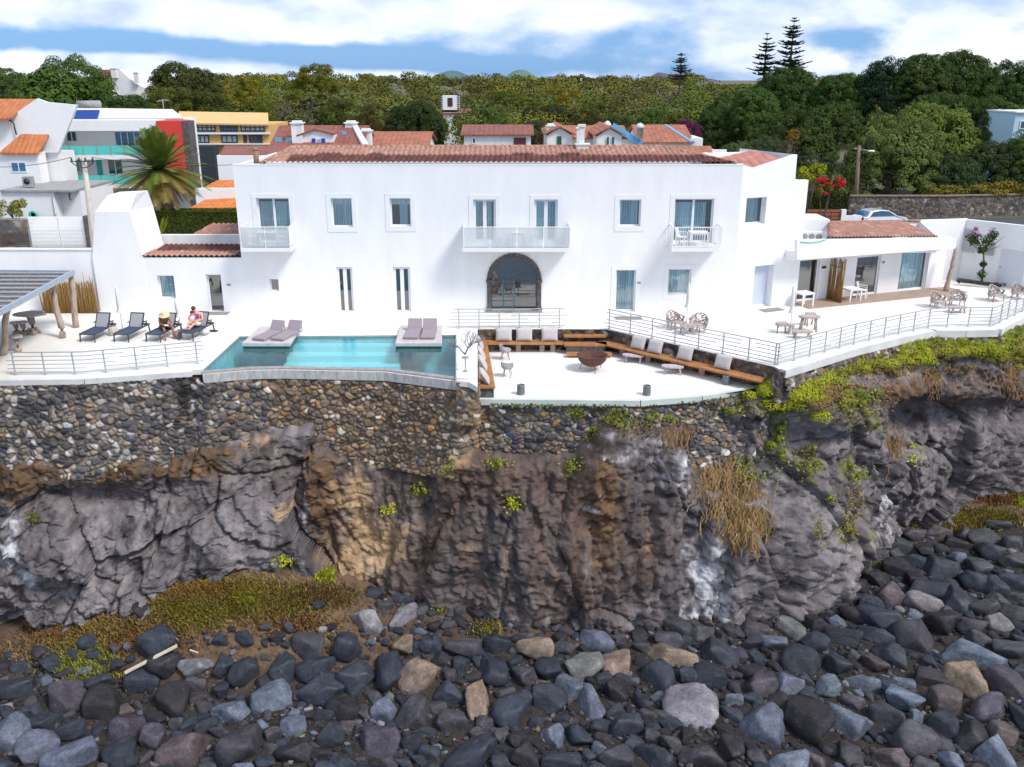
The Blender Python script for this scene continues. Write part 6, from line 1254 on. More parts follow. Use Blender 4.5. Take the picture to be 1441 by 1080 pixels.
# tower house
D = 150.; t = thing('tower_house', 'white square tower house with dark stone quoins standing among the trees', 'house', (at(632, 180, y=D).x, D, 0)); X = lambda px, d=D: at(px, 160, y=d).x; Z = lambda py, d=D: at(200, py, y=d).z
m = MB(); m.b2((X(621), D, Z(155)), (X(646), D+3, Z(135))); m.b2((X(624), D-.3, -1), (X(652), D+5, Z(158.5))); m.build('wall', WHITE2, t); m = MB(); rq(m, [(X(619), D-.6, Z(159)), (X(664), D-.6, Z(159)), (X(662), D+4, Z(154)), (X(621), D+4, Z(154))]); m.build('roof', MAROON, t)
m = MB()
for k in range(7):
    xx = X(621.2); m.b2((xx-.25, D-.06, Z(154)+k*.33), (xx+.25, D+.2, Z(154)+k*.33+.18))
m.build('corner_stones', SLATE, t); m = MB()
for k in range(7): xx = X(646); m.b2((xx-.25, D-.06, Z(154)+k*.33), (xx+.25, D+.2, Z(154)+k*.33+.18))
m.build('corner_stones', SLATE, t); bwin(t, D-.03, (630, 138, 637, 150), frame=M('maroon_wood', (.10, .02, .02), .6), mull=1, fr=.2); bwin(t, D-.33, (638, 164, 644, 175), frame=MATS['maroon_wood'], mull=1, fr=.2)
# centre houses
D = 85.; t, *_ = house('white_cottage', 'white cottage with maroon hipped roof left of the green shuttered houses', (653, 191.5, 747, 190), D, 7, 0, MAROON, 'x', 178); bwin(t, D-.02, (664, 194, 670, 203), mull=0); bwin(t, D-.02, (723, 194, 740, 207), frame=M('plum_paint', (.10, .02, .03), .6), glass=MATS['plum_paint'], mull=0, name='door')
D = 83.; t, *_ = house('gabled_cottage', 'white gabled cottage with one green shutter and tall chimney, left of the twin gables', (770, 191, 805), D, 9, 0, TERRA, 'y', 180); bwin(t, D-.02, (784, 192, 790, 206), mull=0, glass=GREENP, frame=GREENP); chimney(t, 775, 174, 190, D+3, .75); 
D = 84.; t, *_ = house('tiled_house', 'brown tiled house running between the two white gables', (800, 196, 880), D+2, 8, 0, TERRA, 'x', 179); chimney(t, 817, 177, 205, D-2, .65); chimney(t, 855, 170, 183, D+5, .5, round_=True)
D = 82.; t, *_ = house('gabled_cottage', 'white gabled cottage with a pair of green shutters, right of the twin gables', (840, 192, 875), D, 9, 0, TERRA, 'y', 180.5); bwin(t, D-.02, (857, 193, 861, 205), mull=0, glass=PALEG, shutters=GREENP)
D = 86.; t, xa, xb, ze, zr = house('blue_trimmed_house', 'brown tiled white house with blue painted gable edges and striped chimney', (902, 202, 972), D, 10, 0, TERRA, 'x', 178); m = MB(); m.bar(at(862, 176.5, y=D-.3), at(903, 203, y=D-.4), .3, .5); m.bar(at(936, 177, y=D+5), at(973, 201, y=D-.3), .25, .25); m.build('blue_edge', LBLUEP, t)
m = MB(); V = [at(862, 178, y=D-.1), at(903, 204, y=D-.1), at(903, 215, y=D-.1), at(862, 215, y=D-.1)]; m.vprism([(v.x, v.z) for v in V], (0, D-.1), (1, 0), 9); m.build('side_wall', OLDWHITE, t); m = MB(); m.b2((at(972, 205, y=D).x, D+.1, -.3), (at(989, 205, y=D).x, D+6, at(989, 195, y=D).z)); m.build('lean_to_wall', OLDWHITE, t); chimney(t, 901, 173, 196, D-.6, .62, M('banded_chimney', (.55, .54, .52), .8, .3, 3), round_=True)
D = 70.; t, *_ = house('tiled_outbuilding', 'low orange tiled outbuilding behind the right end of the hotel roof', (945, 222, 1005), D, 6, 0, TERRA, 'x', 208.5, cat='outbuilding'); m = MB(); m.b2((at(1002, 222, y=D).x, D, 0), (at(1022, 222, y=D).x, D+.3, at(1010, 211, y=D).z)); m.build('end_wall', WHITE2, t)
# hill house and right blue house
D = 170.; t = thing('hillside_house', 'white gabled house with maroon roof high between two dark trees on the left skyline', 'house', (at(170, 120, y=D).x, D, 3)); m = MB(); V = [at(158, 140, y=D), at(158, 106, y=D), at(168, 98, y=D), at(190, 118, y=D), at(204, 124, y=D), at(204, 140, y=D)]; m.vprism([(v.x, v.z) for v in V], (0, D), (1, 0), 10); m.build('wall', OLDWHITE, t); m = MB(); rq(m, [at(133, 106, y=D-.2), at(160, 107, y=D-.2), at(169, 98, y=D+.5), at(137, 98.5, y=D+.5)]); m.build('roof', MAROON, t); chimney(t, 160, 95, 110, D-.3, .9); chimney(t, 191, 101, 118, D-.3, .7)
D = 96.; t = thing('pale_blue_house', 'pale blue flat topped house half hidden by trees at the right edge', 'house', (at(1440, 170, y=D).x, D, 0)); m = MB(); m.b2((at(1428, 170, y=D).x, D, 0), (at(1500, 170, y=D).x, D+8, at(1428, 159, y=D).z)); m.build('wall', M('pale_blue_render', (.42, .60, .72), .8, .04), t); m = MB(); m.b2((at(1427, 170, y=D).x, D-.2, at(1428, 159, y=D).z), (at(1500, 170, y=D).x, D+8.1, at(1428, 157, y=D).z)); m.build('roof', WHITE2, t); bwin(t, D-.02, (1436, 170, 1448, 182), mull=0)
# ------------------------------------------------------------------ road side: long stone wall, gate, car, poles
D = 77.; a = at(1190, 308, y=D); b = at(1560, 300, y=D); z1 = at(1300, 276.5, y=D).z
lw_ = masonry('long_stone_wall', [(a.x, D), (at(1330, 300, y=D).x, D), (b.x, D+2)], z1, -.2, step=.08, size=.22, depth=.06, dark=.0, batter=0, mono=.6); tag(lw_, 'long grey rubble wall along the road below the trees', 'wall'); m = MB(); m.prism([(a.x, D-.12), (at(1330, 300, y=D).x, D-.12), (b.x, D+1.9), (b.x, D+2.5), (at(1330, 300, y=D).x, D+.4), (a.x, D+.4)], z1-.01, z1+.08); m.build('wall_cap', M('brown_wall_cap', (.22, .16, .12), .9, .3, 3), lw_)
def make_car():
    c = at(1236, 321, z=0.0); t = thing('parked_car', 'silver white hatchback parked on the road in front of the long stone wall', 'car', (c.x, c.y, 0), R(14)); Lc, Wc = 4.0, 1.7
    prof = [(-2.0, .35), (-2.02, .75), (-1.95, .95), (-1.65, 1.02), (-1.25, 1.42), (-.5, 1.50), (.25, 1.44), (.95, 1.02), (1.75, .88), (2.0, .65), (2.0, .35)]
    m = MB(); n = len(prof); rows = []
    for k, (yy_, sx) in enumerate(((-1, .93), (-.97, 1), (.97, 1), (1, .93))):
        for (x, z) in prof: inn_ = .80 if z > 1.1 else 1.0; rows.append((x*sx, yy_*Wc/2*(inn_ if z > 1.1 else 1), z))
    m.add(rows, [(k*n+i, k*n+(i+1) % n, (k+1)*n+(i+1) % n, (k+1)*n+i) for k in range(3) for i in range(n)]+[tuple(reversed(range(n))), tuple(range(3*n, 4*n))]); b = m.build('body', CARP, t, False); b.modifiers.new('bevel', 'BEVEL').width = .04
    for s in (-1, 1):
        m = MB(); q = [(-1.45, s*.80, 1.05), (.80, s*.80, 1.04), (.20, s*.695, 1.39), (-.5, s*.69, 1.43), (-1.15, s*.695, 1.36)]; m.add(q, [tuple(range(5)) if s < 0 else tuple(reversed(range(5)))]); m.v = [(x, y+s*.045, z) for x, y, z in m.v]; m.build('side_window', DARKG, t, False)
    m = MB(); m.add([(-1.72, -.62, 1.04), (-1.72, .62, 1.04), (-1.33, .55, 1.38), (-1.33, -.55, 1.38)], [(3, 2, 1, 0)]); m.v = [(x-.05, y, z+.03) for x, y, z in m.v]; m.build('rear_window', BLUEG, t, False)
    m = MB(); m.add([(.98, -.62, 1.06), (.98, .62, 1.06), (.33, .55, 1.44), (.33, -.55, 1.44)], [(0, 1, 2, 3)]); m.v = [(x+.03, y, z+.03) for x, y, z in m.v]; m.build('windscreen', DARKG, t, False)
    for s in (-1, 1): MB().box((-1.97, s*.68, .86), (.12, .28, .2)).build('tail_lamp', REDL, t, False); MB().box((1.9, s*.6, .72), (.14, .3, .14)).build('headlight', PALEG, t, False)
    for x in (-1.25, 1.28):
        for s in (-1, 1): m = MB(); m4 = Matrix.Rotation(PI/2, 4, 'X'); m.lathe((x, s*.78, .31), [(.2, -.1), (.30, -.1), (.31, 0), (.30, .1), (.2, .1)], 20, M4=m4); wv = m.build('wheel', BLKM, t, False); m = MB(); m.lathe((x, s*.80, .31), [(.001, -.08), (.2, -.09), (.2, .09), (.001, .08)], 14, M4=m4); m.build('rim', GREYW, wv, False)
make_car()
pb = at(1203, 303, z=0); pole = thing('street_lamp_pole', 'leaning brown wooden pole with a street lamp arm beside the parked car', 'street lamp', pb); ptop = at(1209, 205, y=pb.y+.2); m = MB(); m.tube([pb, pb.lerp(ptop, .5), ptop], [.2, .17, .13], 10); m.build('pole', WOODPOLE, pole)
m = MB(); a = pb.lerp(ptop, .92); e = at(1222, 213, y=pb.y-.3); m.tube([a, a.lerp(e, .5)+Vector((0, 0, .12)), e], .05, 6); m.build('lamp_arm', GREYW, pole); m = MB(); m.blob(e+Vector((.25, 0, 0)), (.32, .14, .09), 2, 0); m.build('lamp_head', OLDWHITE, pole); m = MB(); m.b2((ptop.x-.4, ptop.y-.05, ptop.z-.3), (ptop.x+.2, ptop.y+.05, ptop.z-.2)); m.build('crossarm', GREYW, pole)
p2b = at(134, 352, z=0); p2b = Vector((at(137, 380, y=53).x, 53, 0)); p2t = at(117.5, 222, y=53); t = thing('utility_pole', 'pale concrete utility pole with wires in front of the white houses on the left', 'utility pole', p2b); m = MB(); m.tube([p2b, p2t], [.24, .14], 4); m.build('pole', CONCP, t); m = MB(); k = p2b.lerp(p2t, .955); m.bar(k+Vector((-.7, -.2, .1)), k+Vector((.7, -.2, .1)), .05); [m.tube([k+Vector((s*.6, -.2, .1)), k+Vector((s*.6, -.2, .32))], .05, 6) for s in (-1, -.3, .3, 1)]; m.tube(arc(k+Vector((-.65, -.2, .1)), k+Vector((.65, -.2, .1)), .35), .03, 5); m.build('crossarm', DMET, t)
def wire(label, a, b, sag, r=.016): m = MB(); m.tube(arc(a, b, sag, 24), r, 4); tag(m.build('overhead_wire', BLKM), label, 'wire')
k = p2b.lerp(p2t, .96); wire('overhead wire running left from the concrete pole', k+Vector((-.6, -.2, .3)), at(-60, 232, y=50), .3); wire('overhead wire from the concrete pole towards the hotel roof', k+Vector((.6, -.2, .3)), at(390, 226, y=62), .4); wire('overhead wire left of the wooden lamp pole', at(1060, 219, y=75), ptop, .5, .02); wire('overhead wire right of the wooden lamp pole', ptop, at(1500, 213, y=75), .5, .02)
m = MB(); D = 68.; x0, x1 = at(1136, 300, y=D).x, at(1192, 300, y=D).x; n = 14; zt_ = at(1150, 297, y=D).z
for i in range(7): z = .15+(zt_-.15)*i/6; m.b2((x0, D-.02, z-.1), (x1-.5, D+.02, z+.1))
for i in range(5): x = x0+(x1-.5-x0)*i/4; m.b2((x-.04, D-.06, 0), (x+.04, D-.021, zt_))
o = m.build('wooden_gate', M('red_brown_boards', (.26, .09, .05), .7, .2, 3)); tag(o, 'red brown boarded gate between the hotel and the parked car', 'gate'); m = MB(); m.b2((x1-.45, D-.15, 0), (x1-.1, D+.15, zt_+.1)); m.b2((x1-.1, D-.1, 0), (x1+1.1, D+.1, zt_-.35)); m.build('gate_pier', WHITE2, o)
# ------------------------------------------------------------------ foliage
def leafcards(cen, rad, n, size, seed, up=.35, flat=1.0, shell=.55, cut=-.5):
    """numpy: n leaf quads spread through an ellipsoid shell"""
    g = np.random.default_rng(seed); d = g.normal(size=(n, 3)); d /= np.linalg.norm(d, axis=1)[:, None]; d[:, 2] = np.where(d[:, 2] < cut, -d[:, 2], d[:, 2])
    r = shell+(1-shell)*g.random(n)**.6; P = d*np.array(rad)*r[:, None]+np.array(cen)
    nrm = d*1.8+g.normal(size=(n, 3))*.36+np.array((0, 0, up*.6)); nrm /= np.linalg.norm(nrm, axis=1)[:, None]
    a = np.cross(nrm, g.normal(size=(n, 3))); a /= np.linalg.norm(a, axis=1)[:, None]; b = np.cross(nrm, a); s = size*(.6+.8*g.random(n))[:, None]
    return np.stack([P-a*s, P-b*s*.55*flat, P+a*s, P+b*s*.55*flat], 1)
def quads(Q): V = Q.reshape(-1, 3); return V, np.arange(len(V)).reshape(-1, 4)
def crown_mesh(kind, seed):
    """unit sized crown: radius 1 across, height about .9; returns (V,F)"""
    g = random.Random(seed); out = []
    if kind == 'dome':
        for k in range(190):
            z = g.uniform(-.5, 1) if k < 140 else g.random(); th = g.random()*2*PI; rr = math.sqrt(max(0, 1-max(z, z*.3)**2)); q = .84+.22*noise.noise(Vector((rr*math.cos(th)*1.7, rr*math.sin(th)*1.7, z*1.7+seed*3))); r = .085+.065*g.random()
            out.append(leafcards((rr*math.cos(th)*q, rr*math.sin(th)*q, z*q*.9), (r*1.1, r*1.1, r*.75), 180, .015, g.randrange(10**6), .5, 1, .86, -.25))
        for k in range(60): z = g.random()*.8; th = g.random()*2*PI; rr = math.sqrt(1-z*z)*.72; out.append(leafcards((rr*math.cos(th), rr*math.sin(th), z*.9-.15), (.2, .2, .18), 130, .035, g.randrange(10**6)))
    elif kind == 'loose':
        for k in range(60):
            th = g.random()*2*PI; z = g.random(); rr = math.sqrt(g.random())*(1-.45*abs(z-.35)); r = .12+.12*g.random(); out.append(leafcards((rr*math.cos(th)*.85, rr*math.sin(th)*.85, z*.85), (r, r, r*.6), 220, .020, g.randrange(10**6), .4, 1, .55, -.4))
    elif kind == 'sparse':
        for k in range(40): th = g.random()*2*PI; z = g.random(); rr = math.sqrt(g.random())*.9; r = .10+.10*g.random(); out.append(leafcards((rr*math.cos(th), rr*math.sin(th), z*.85), (r*1.2, r*1.2, r*.5), 60, .018, g.randrange(10**6), .2, .5, .2, -.9))
    return quads(np.concatenate(out))
TREES = {}
def tree_proto(kind, seed):
    key = (kind, seed)
    if key in TREES: return TREES[key]
    V, F_ = crown_mesh(kind, seed); cr = npmesh('crown', V, F_, LEAF); m = MB(); g = random.Random(seed); m.tube([(0, 0, -1.0), (.02, 0, -.3), (0, .02, .1)], [.07, .055, .04], 7)
    for k in range(7): a = k*.9; m.tube([(0, 0, -.15+.05*k), (math.cos(a)*.3, math.sin(a)*.3, .0+.01*k), (math.cos(a)*.55, math.sin(a)*.55, .06+.015*k)], [.035, .022, .010], 5)
    tr = m.build('trunk', BARK); TREES[key] = [cr, tr, False]; return TREES[key]
def tree(label, px, pytop, pxw, D, kind, seed, col, zb=None, name='broadleaf_tree', hfrac=.66, group=None, cat='tree'):
    top = at(px, pytop, y=D); zb = land_z(top.x, D) if zb is None else zb; rad = pxw/2/F*(D*cp+(CAMZ-top.z)*sp)
    H = top.z-zb; ch_ = min(H*.92, rad*2*hfrac); t = thing(name, label, cat, (top.x, D, zb), rng.uniform(0, 6.28), group); pr0 = tree_proto(kind, seed)
    for i, o in enumerate(pr0[:2]):
        c = o if not pr0[2] else o.copy()
        if pr0[2]: C.objects.link(c)
        c.parent = t; c.color = (*[v*rng.uniform(.92, 1.08) for v in col], 1) if i == 0 else (1, 1, 1, 1); c.location = (0, 0, H-ch_*.88); c.scale = (rad, rad, ch_*.98) if i == 0 else (rad, rad, (H-ch_*.88)/1.0)
    pr0[2] = True; return t
DG, DG2, OL, YG, BG, GB, GRY = (.058, .098, .024), (.082, .128, .028), (.120, .140, .022), (.21, .185, .018), (.09, .15, .028), (.115, .10, .028), (.17, .135, .13)
TL = [  # label, px, top, width, distance, kind, seed, colour
 ('huge dark domed tree on the left behind the modern house', 85, 77, 168, 112, 'dome', 1, DG2), ('dark domed tree cut by the left edge of the photo', -5, 88, 90, 118, 'dome', 2, DG2), ('broad olive dark tree with a flat dome just right of the hillside house', 256, 82, 128, 150, 'dome', 3, (.065, .075, .024)),
 ('smaller dark tree between the modern house and the hillside house', 180, 128, 70, 112, 'dome', 2, DG), ('olive shrubby tree above the modern house roof', 235, 124, 90, 125, 'loose', 4, OL), ('low olive tree behind the left end of the apricot block', 290, 130, 90, 128, 'loose', 5, (.08, .09, .02)),
 ('golden green tree behind the apricot block', 345, 108, 80, 140, 'loose', 4, YG), ('tall yellowish leaning tree left of the centre skyline', 435, 92, 90, 150, 'loose', 5, (.14, .13, .018)), ('bare purplish grey tree behind the apricot block', 398, 140, 40, 106, 'sparse', 6, GRY), ('smaller bare grey tree behind the dormer house', 434, 152, 34, 104, 'sparse', 6, GRY),
 ('mid green tree behind the dormer house', 365, 142, 70, 112, 'loose', 4, OL), ('bushy olive tree above the dormer house ridge', 470, 140, 90, 116, 'loose', 5, (.085, .09, .024)), ('brown green tree left of the round dark tree', 525, 146, 70, 112, 'loose', 4, GB), ('round dark tree just left of the white tower house', 580, 138, 100, 108, 'dome', 3, (.038, .058, .020)),
 ('dark slim tree hiding the foot of the white tower house', 614, 160, 36, 106, 'dome', 2, DG), ('bright green bush tree right of the white tower house', 690, 152, 80, 112, 'loose', 4, BG), ('yellow green tree behind the white cottage', 660, 172, 44, 96, 'loose', 5, (.12, .14, .02)), ('olive tree in the wood above the white cottage', 720, 128, 80, 165, 'loose', 5, OL),
 ('yellow green bushy tree in the middle wood', 790, 125, 90, 160, 'loose', 4, YG), ('dark brownish long tree behind the gabled cottages', 775, 142, 130, 128, 'dome', 3, (.055, .058, .022)), ('grey green feathery tree behind the tall chimney', 762, 170, 56, 98, 'loose', 5, (.09, .10, .05)), ('olive tree behind the right gabled cottage', 842, 145, 90, 118, 'loose', 4, (.085, .10, .024)),
 ('feathery green tree above the brown tiled house', 870, 162, 70, 104, 'loose', 5, (.07, .10, .03)), ('brown purple bare crowned tree in the right middle wood', 910, 120, 110, 150, 'sparse', 6, (.13, .095, .08)), ('dark tree behind the blue trimmed house', 925, 148, 80, 116, 'dome', 2, DG2), ('yellow fringed tree right of the blue trimmed house', 952, 160, 60, 108, 'loose', 4, (.12, .12, .02)),
 ('purple flowering bougainvillea tree beside the blue trimmed house', 970, 170, 46, 92, 'loose', 5, (.16, .02, .11)), ('dark round tree behind the purple flowering one', 1010, 150, 70, 112, 'dome', 3, DG), ('dark tree rising left of the two tall pines', 1030, 128, 100, 118, 'dome', 1, DG), ('dark dense tree at the foot of the two tall pines', 1110, 86, 110, 122, 'dome', 2, DG), ('dark tree between the pines and the big grove', 1065, 120, 80, 110, 'dome', 3, DG2),
 ('dark grove tree behind the yellow flecked shrub', 1130, 150, 120, 98, 'dome', 1, DG), ('dark tree on the right skyline just past the pines', 1185, 100, 90, 118, 'dome', 3, DG), ('shadowy grove tree left of the huge round one', 1180, 140, 90, 102, 'dome', 2, DG), ('tall dark tree on the skyline left of the grove top', 1260, 80, 110, 116, 'dome', 1, (.026, .055, .022)), ('topmost dark tree on the right skyline', 1305, 69, 90, 114, 'dome', 2, DG), ('high dark tree next to the topmost one on the right', 1362, 66, 100, 116, 'dome', 3, DG), ('dark skyline tree at the right edge', 1430, 84, 110, 118, 'dome', 1, DG),
 ('dark tree filling the slope behind the huge round tree', 1330, 120, 150, 108, 'dome', 2, DG), ('dark tree left of the pale blue house', 1400, 130, 110, 104, 'dome', 3, DG), ('huge round broccoli shaped tree above the stone wall', 1262, 158, 150, 84, 'dome', 1, (.125, .165, .040)), ('broad lighter green domed tree overlapping the huge round one', 1318, 138, 150, 92, 'dome', 3, (.14, .175, .035)),
 ('green tree below the pale blue house at the right edge', 1415, 190, 130, 86, 'dome', 2, (.055, .085, .028)), ('tree hanging over the stone wall at the right edge', 1465, 175, 90, 84, 'dome', 1, DG2), ('lower green tree at the foot of the round one near the wall', 1345, 215, 100, 82, 'dome', 3, (.05, .08, .028)), ('low rounded green shrub tree behind the hotel end', 1040, 196, 60, 84, 'dome', 2, (.085, .125, .040)), ('green rounded shrub tree over the end roof of the hotel', 1075, 188, 70, 88, 'dome', 3, (.06, .10, .035)),
 ('yellow orange leafed shrub in front of the dark grove', 1117, 183, 24, 84, 'loose', 4, (.30, .17, .02)), ('bare brown shrub right of the yellow orange one', 1105, 196, 60, 82, 'sparse', 6, (.15, .11, .08)), ('bare grey brown shrub behind the red flowers', 1155, 212, 44, 80, 'sparse', 6, (.12, .10, .08))]
for r in TL: tree(r[0], *r[1:8])
def bush(name, label, px, pytop, pxw, D, col, seed, hpx, zb=0, cat='shrub', n=1600, size=.09, flow=None, ncl=14):
    top = at(px, pytop, y=D); bot = at(px, pytop+hpx, y=D); w_ = pxw/2/F*(D*cp); g = random.Random(seed); out = []; H = top.z-bot.z; base = min(bot.z, top.z-.3)
    for k in range(ncl): r = w_*(.22+.2*g.random()); out.append(leafcards((top.x+g.uniform(-.75, .75)*w_, D+g.uniform(-.5, .5)*w_*.8, base+H*(.25+.6*g.random())), (r, r, min(r, H*.35)), n//ncl, size, g.randrange(10**6), .5, 1, .4, -.6))
    V, F_ = quads(np.concatenate(out)); o = npmesh(name, V, F_, LEAF); o.color = (*col, 1); tag(o, label, cat)
    m = MB(); [m.tube([(top.x, D, zb), (top.x+g.uniform(-.5, .5)*w_, D+g.uniform(-.3, .3)*w_, base+H*.6)], [.05, .02], 5) for _ in range(5)]; m.build('stems', BARK, o)
    if flow: V, F_ = quads(np.concatenate([leafcards((top.x+g.uniform(-.8, .8)*w_, D-.4*w_+g.uniform(-.2, .2), base+H*g.uniform(.2, .9)), (w_*.22, w_*.2, H*.12), 40, size*.9, g.randrange(10**6)) for _ in range(14)])); f = npmesh('blossoms', V, F_, LEAF, o); f.color = (*flow, 1)
    return o
bush('shrub', 'vivid yellow green shrub right of the hotel end wall', 1143, 231, 46, 70, (.26, .28, .015), 1, 34, size=.10); bush('flowering_shrub', 'shrub covered in bright red flowers beside the boarded gate', 1163, 248, 56, 66, (.12, .13, .03), 2, 30, flow=(.60, .02, .03), size=.09); bush('shrub', 'yellow green bush growing on top of the dark stone wall at the left', 14, 283, 44, 62.5, (.22, .22, .05), 3, 26, zb=2, size=.08)
bush('wall_top_shrub', 'yellowish shrubs spilling over the long stone wall, left stretch', 1330, 263, 70, 79, (.17, .15, .025), 4, 18, size=.12); bush('wall_top_shrub', 'golden shrubs behind the long stone wall near the right edge', 1405, 258, 110, 79, (.20, .16, .025), 5, 20, size=.12, n=2200)
def hedge(label, px0, pyt, px1, D, H0_, col, th=1.2, n=14000, size=.06):
    a = at(px0, pyt, y=D); b = at(px1, pyt, y=D); m = MB(); m.b2((a.x+.1, D+.1, 0), (b.x-.1, D+th-.1, a.z-.1)); o = m.build('hedge', LEAF); o.color = (*[c*.8 for c in col], 1); g = np.random.default_rng(5); P = g.random((n, 3))*np.array((b.x-a.x, th, a.z))+np.array((a.x, D, 0)); k = g.integers(0, 3, n); P[k < 2, 1] = D+g.random((k < 2).sum())*.14; P[k == 2, 2] = a.z-g.random((k == 2).sum())*.12
    nr_ = g.normal(size=(n, 3))+np.array((0, -.6, .4)); nr_ /= np.linalg.norm(nr_, axis=1)[:, None]; A_ = np.cross(nr_, g.normal(size=(n, 3))); A_ /= np.linalg.norm(A_, axis=1)[:, None]; B_ = np.cross(nr_, A_); V, F_ = quads(np.stack([P-A_*size, P-B_*size*.6, P+A_*size, P+B_*size*.6], 1)); f = npmesh('foliage', V, F_, LEAF, o); f.color = (*col, 1); return tag(o, label, 'hedge')
hedge('clipped green hedge below the palm between the oven tower and the hotel', 211, 297, 345, 56, 0, (.075, .10, .02)); hedge('dark clipped hedge between the hotel end and the wooden lamp pole', 1128, 271, 1198, 72, 0, (.05, .065, .02), n=7000)
# spiky plant beside the hedge
c = at(219, 331, y=53); c.z = at(219, 331, y=53).z; m = MB(); g = random.Random(2)
for k in range(46): a = g.uniform(0, 6.28); L = g.uniform(.9, 1.7); p = Vector((c.x, 53.5, c.z-.3)); q = p+Vector((math.cos(a)*L*.45, math.sin(a)*L*.3, L*g.uniform(.6, 1))); e = Vector((-math.sin(a), math.cos(a), 0))*.04; m.add([p-e, p+e, p.lerp(q, .6)+e*1.2+Vector((0, 0, .1)), q, p.lerp(q, .6)-e*1.2+Vector((0, 0, .1))], [(0, 1, 2, 3, 4)])
o = m.build('spiky_plant', LEAF); o.color = (.20, .22, .02, 1); tag(o, 'yellow green spiky leafed plant beside the oven tower', 'plant')
# ------------------------------------------------------------------ palm
def palm():
    D = 57.5; cc = at(224, 240, y=D); base = (cc.x+.2, D, 0); t = thing('palm_tree', 'stout date palm with dead brown skirt between the oven tower and the hotel', 'palm', base); m = MB(); n = 24
    m.lathe(base, [((.48 if i % 2 else .40)*(1+.25*(i > 18)), cc.z*i/n) for i in range(n+1)], 12, .06); m.build('trunk', BARK, t); g = random.Random(21)
    def fronds(N, el0, el1, L0, L1, droop, seed, wl=.62):
        g = random.Random(seed); Q = []
        for k in range(N):
            a = k*2.39996+g.uniform(-.15, .15); el = R(el0+(el1-el0)*((k+g.random())/N)); L = g.uniform(L0, L1); d = Vector((math.cos(a)*math.cos(el), math.sin(a)*math.cos(el), math.sin(el))); p = Vector(cc)+d*.15; nseg = 34; prev = p
            side = d.cross(Vector((0, 0, 1))).normalized()
            for i in range(1, nseg+1):
                u = i/nseg; q = Vector(cc)+d*(L*u)+Vector((0, 0, -droop*L*u*u*(.6+.4*math.cos(el)))); tg_ = (q-prev).normalized(); s_ = tg_.cross(Vector((0, 0, 1))); s_ = s_.normalized() if s_.length > .05 else side; up_ = s_.cross(tg_).normalized()
                Q.append([prev-s_*.025, prev+s_*.025, q+s_*.02, q-s_*.02])
                if u > .08:
                    ll = wl*(.35+.65*math.sin(PI*min(1, u*.95))**.6)
                    for sg in (-1, 1):
                        for h in (0, .34, .67):
                            b0 = prev.lerp(q, h); tip = b0+(s_*sg*.75+tg_*.62+up_*.35+Vector((0, 0, -.25))).normalized()*ll*g.uniform(.85, 1.1); wv = tg_*.014; Q.append([b0-wv, b0+wv, tip+wv*.2, tip-wv*.2])
                prev = q
        return quads(np.array([[tuple(v) for v in q] for q in Q]))
    V, F_ = fronds(66, -8, 82, 2.7, 3.4, .26, 1, .50); o = npmesh('green_fronds', V, F_, LEAF); o.parent = t; o.matrix_parent_inverse = worldm(t).inverted(); o.color = (.15, .21, .035, 1)
    V, F_ = fronds(34, -30, 6, 2.2, 3.2, .22, 2); o = npmesh('lower_fronds', V, F_, LEAF); o.parent = t; o.matrix_parent_inverse = worldm(t).inverted(); o.color = (.27, .22, .06, 1)
    V, F_ = fronds(34, -78, -25, 1.6, 2.6, .25, 3, .4); o = npmesh('dead_fronds', V, F_, LEAF); o.parent = t; o.matrix_parent_inverse = worldm(t).inverted(); o.color = (.36, .25, .15, 1)
palm()
# ------------------------------------------------------------------ norfolk pines
def pine(label, px, pyt, pyb, D, seed, wpx=60, tiers=17, g0=.12):
    top = at(px, pyt, y=D); zb = land_z(0, D); H = top.z-zb; t = thing('norfolk_pine', label, 'pine', (top.x, D, zb)); m = MB(); m.tube([(top.x, D, zb), (top.x, D, zb+H*.6), (top.x, D, top.z)], [.32, .2, .03], 8); m.build('trunk', BARK, t)
    g = random.Random(seed); W = wpx/2/F*(D*cp); z0 = at(px, pyb, y=D).z; Q = []; mm = MB()
    for k in range(tiers):
        u = k/(tiers-1); z = z0+(top.z-.2-z0)*u+g.uniform(-.18, .18); Lr = W*(1-u)**.62*g.uniform(.8, 1.1)+.12; nb = 6 if u < .8 else 5; a0 = g.random()*6
        for b in range(nb):
            if g.random() < .22: continue
            a = a0+2*PI*b/nb+g.uniform(-.2, .2); L = Lr*g.uniform(.45, 1.12); p = Vector((top.x, D, z)); q = p+Vector((math.cos(a)*L, math.sin(a)*L, .10*L+.1)); mid = p.lerp(q, .5)-Vector((0, 0, .06*L)); mm.tube([p, mid, q], [.05, .035, .015], 4)
            for s in range(int(9+L*9)):
                v = g.uniform(.25, 1.0); c = (p.lerp(mid, v*2) if v < .5 else mid.lerp(q, v*2-1)); sg = g.choice((-1, 1)); dd = Vector((-math.sin(a)*sg, math.cos(a)*sg, .25)).normalized()*(.30+.35*(1-abs(v-.6)))*min(1, L*.6+.3)+Vector((math.cos(a), math.sin(a), .2))*.2; w_ = Vector((math.cos(a), math.sin(a), 0))*.05; wz_ = Vector((0, 0, .05)); Q.append([c-w_, c+w_+wz_, c+dd+w_*.6+wz_, c+dd-w_*.6]); Q.append([c-wz_, c+wz_, c+dd+wz_*.8, c+dd-wz_*.8])
    mm.build('branches', BARK, t); V, F_ = quads(np.array([[tuple(v) for v in q] for q in Q])); o = npmesh('foliage', V, F_, LEAF); o.parent = t; o.matrix_parent_inverse = worldm(t).inverted(); o.color = (.035, .065, .035, 1)
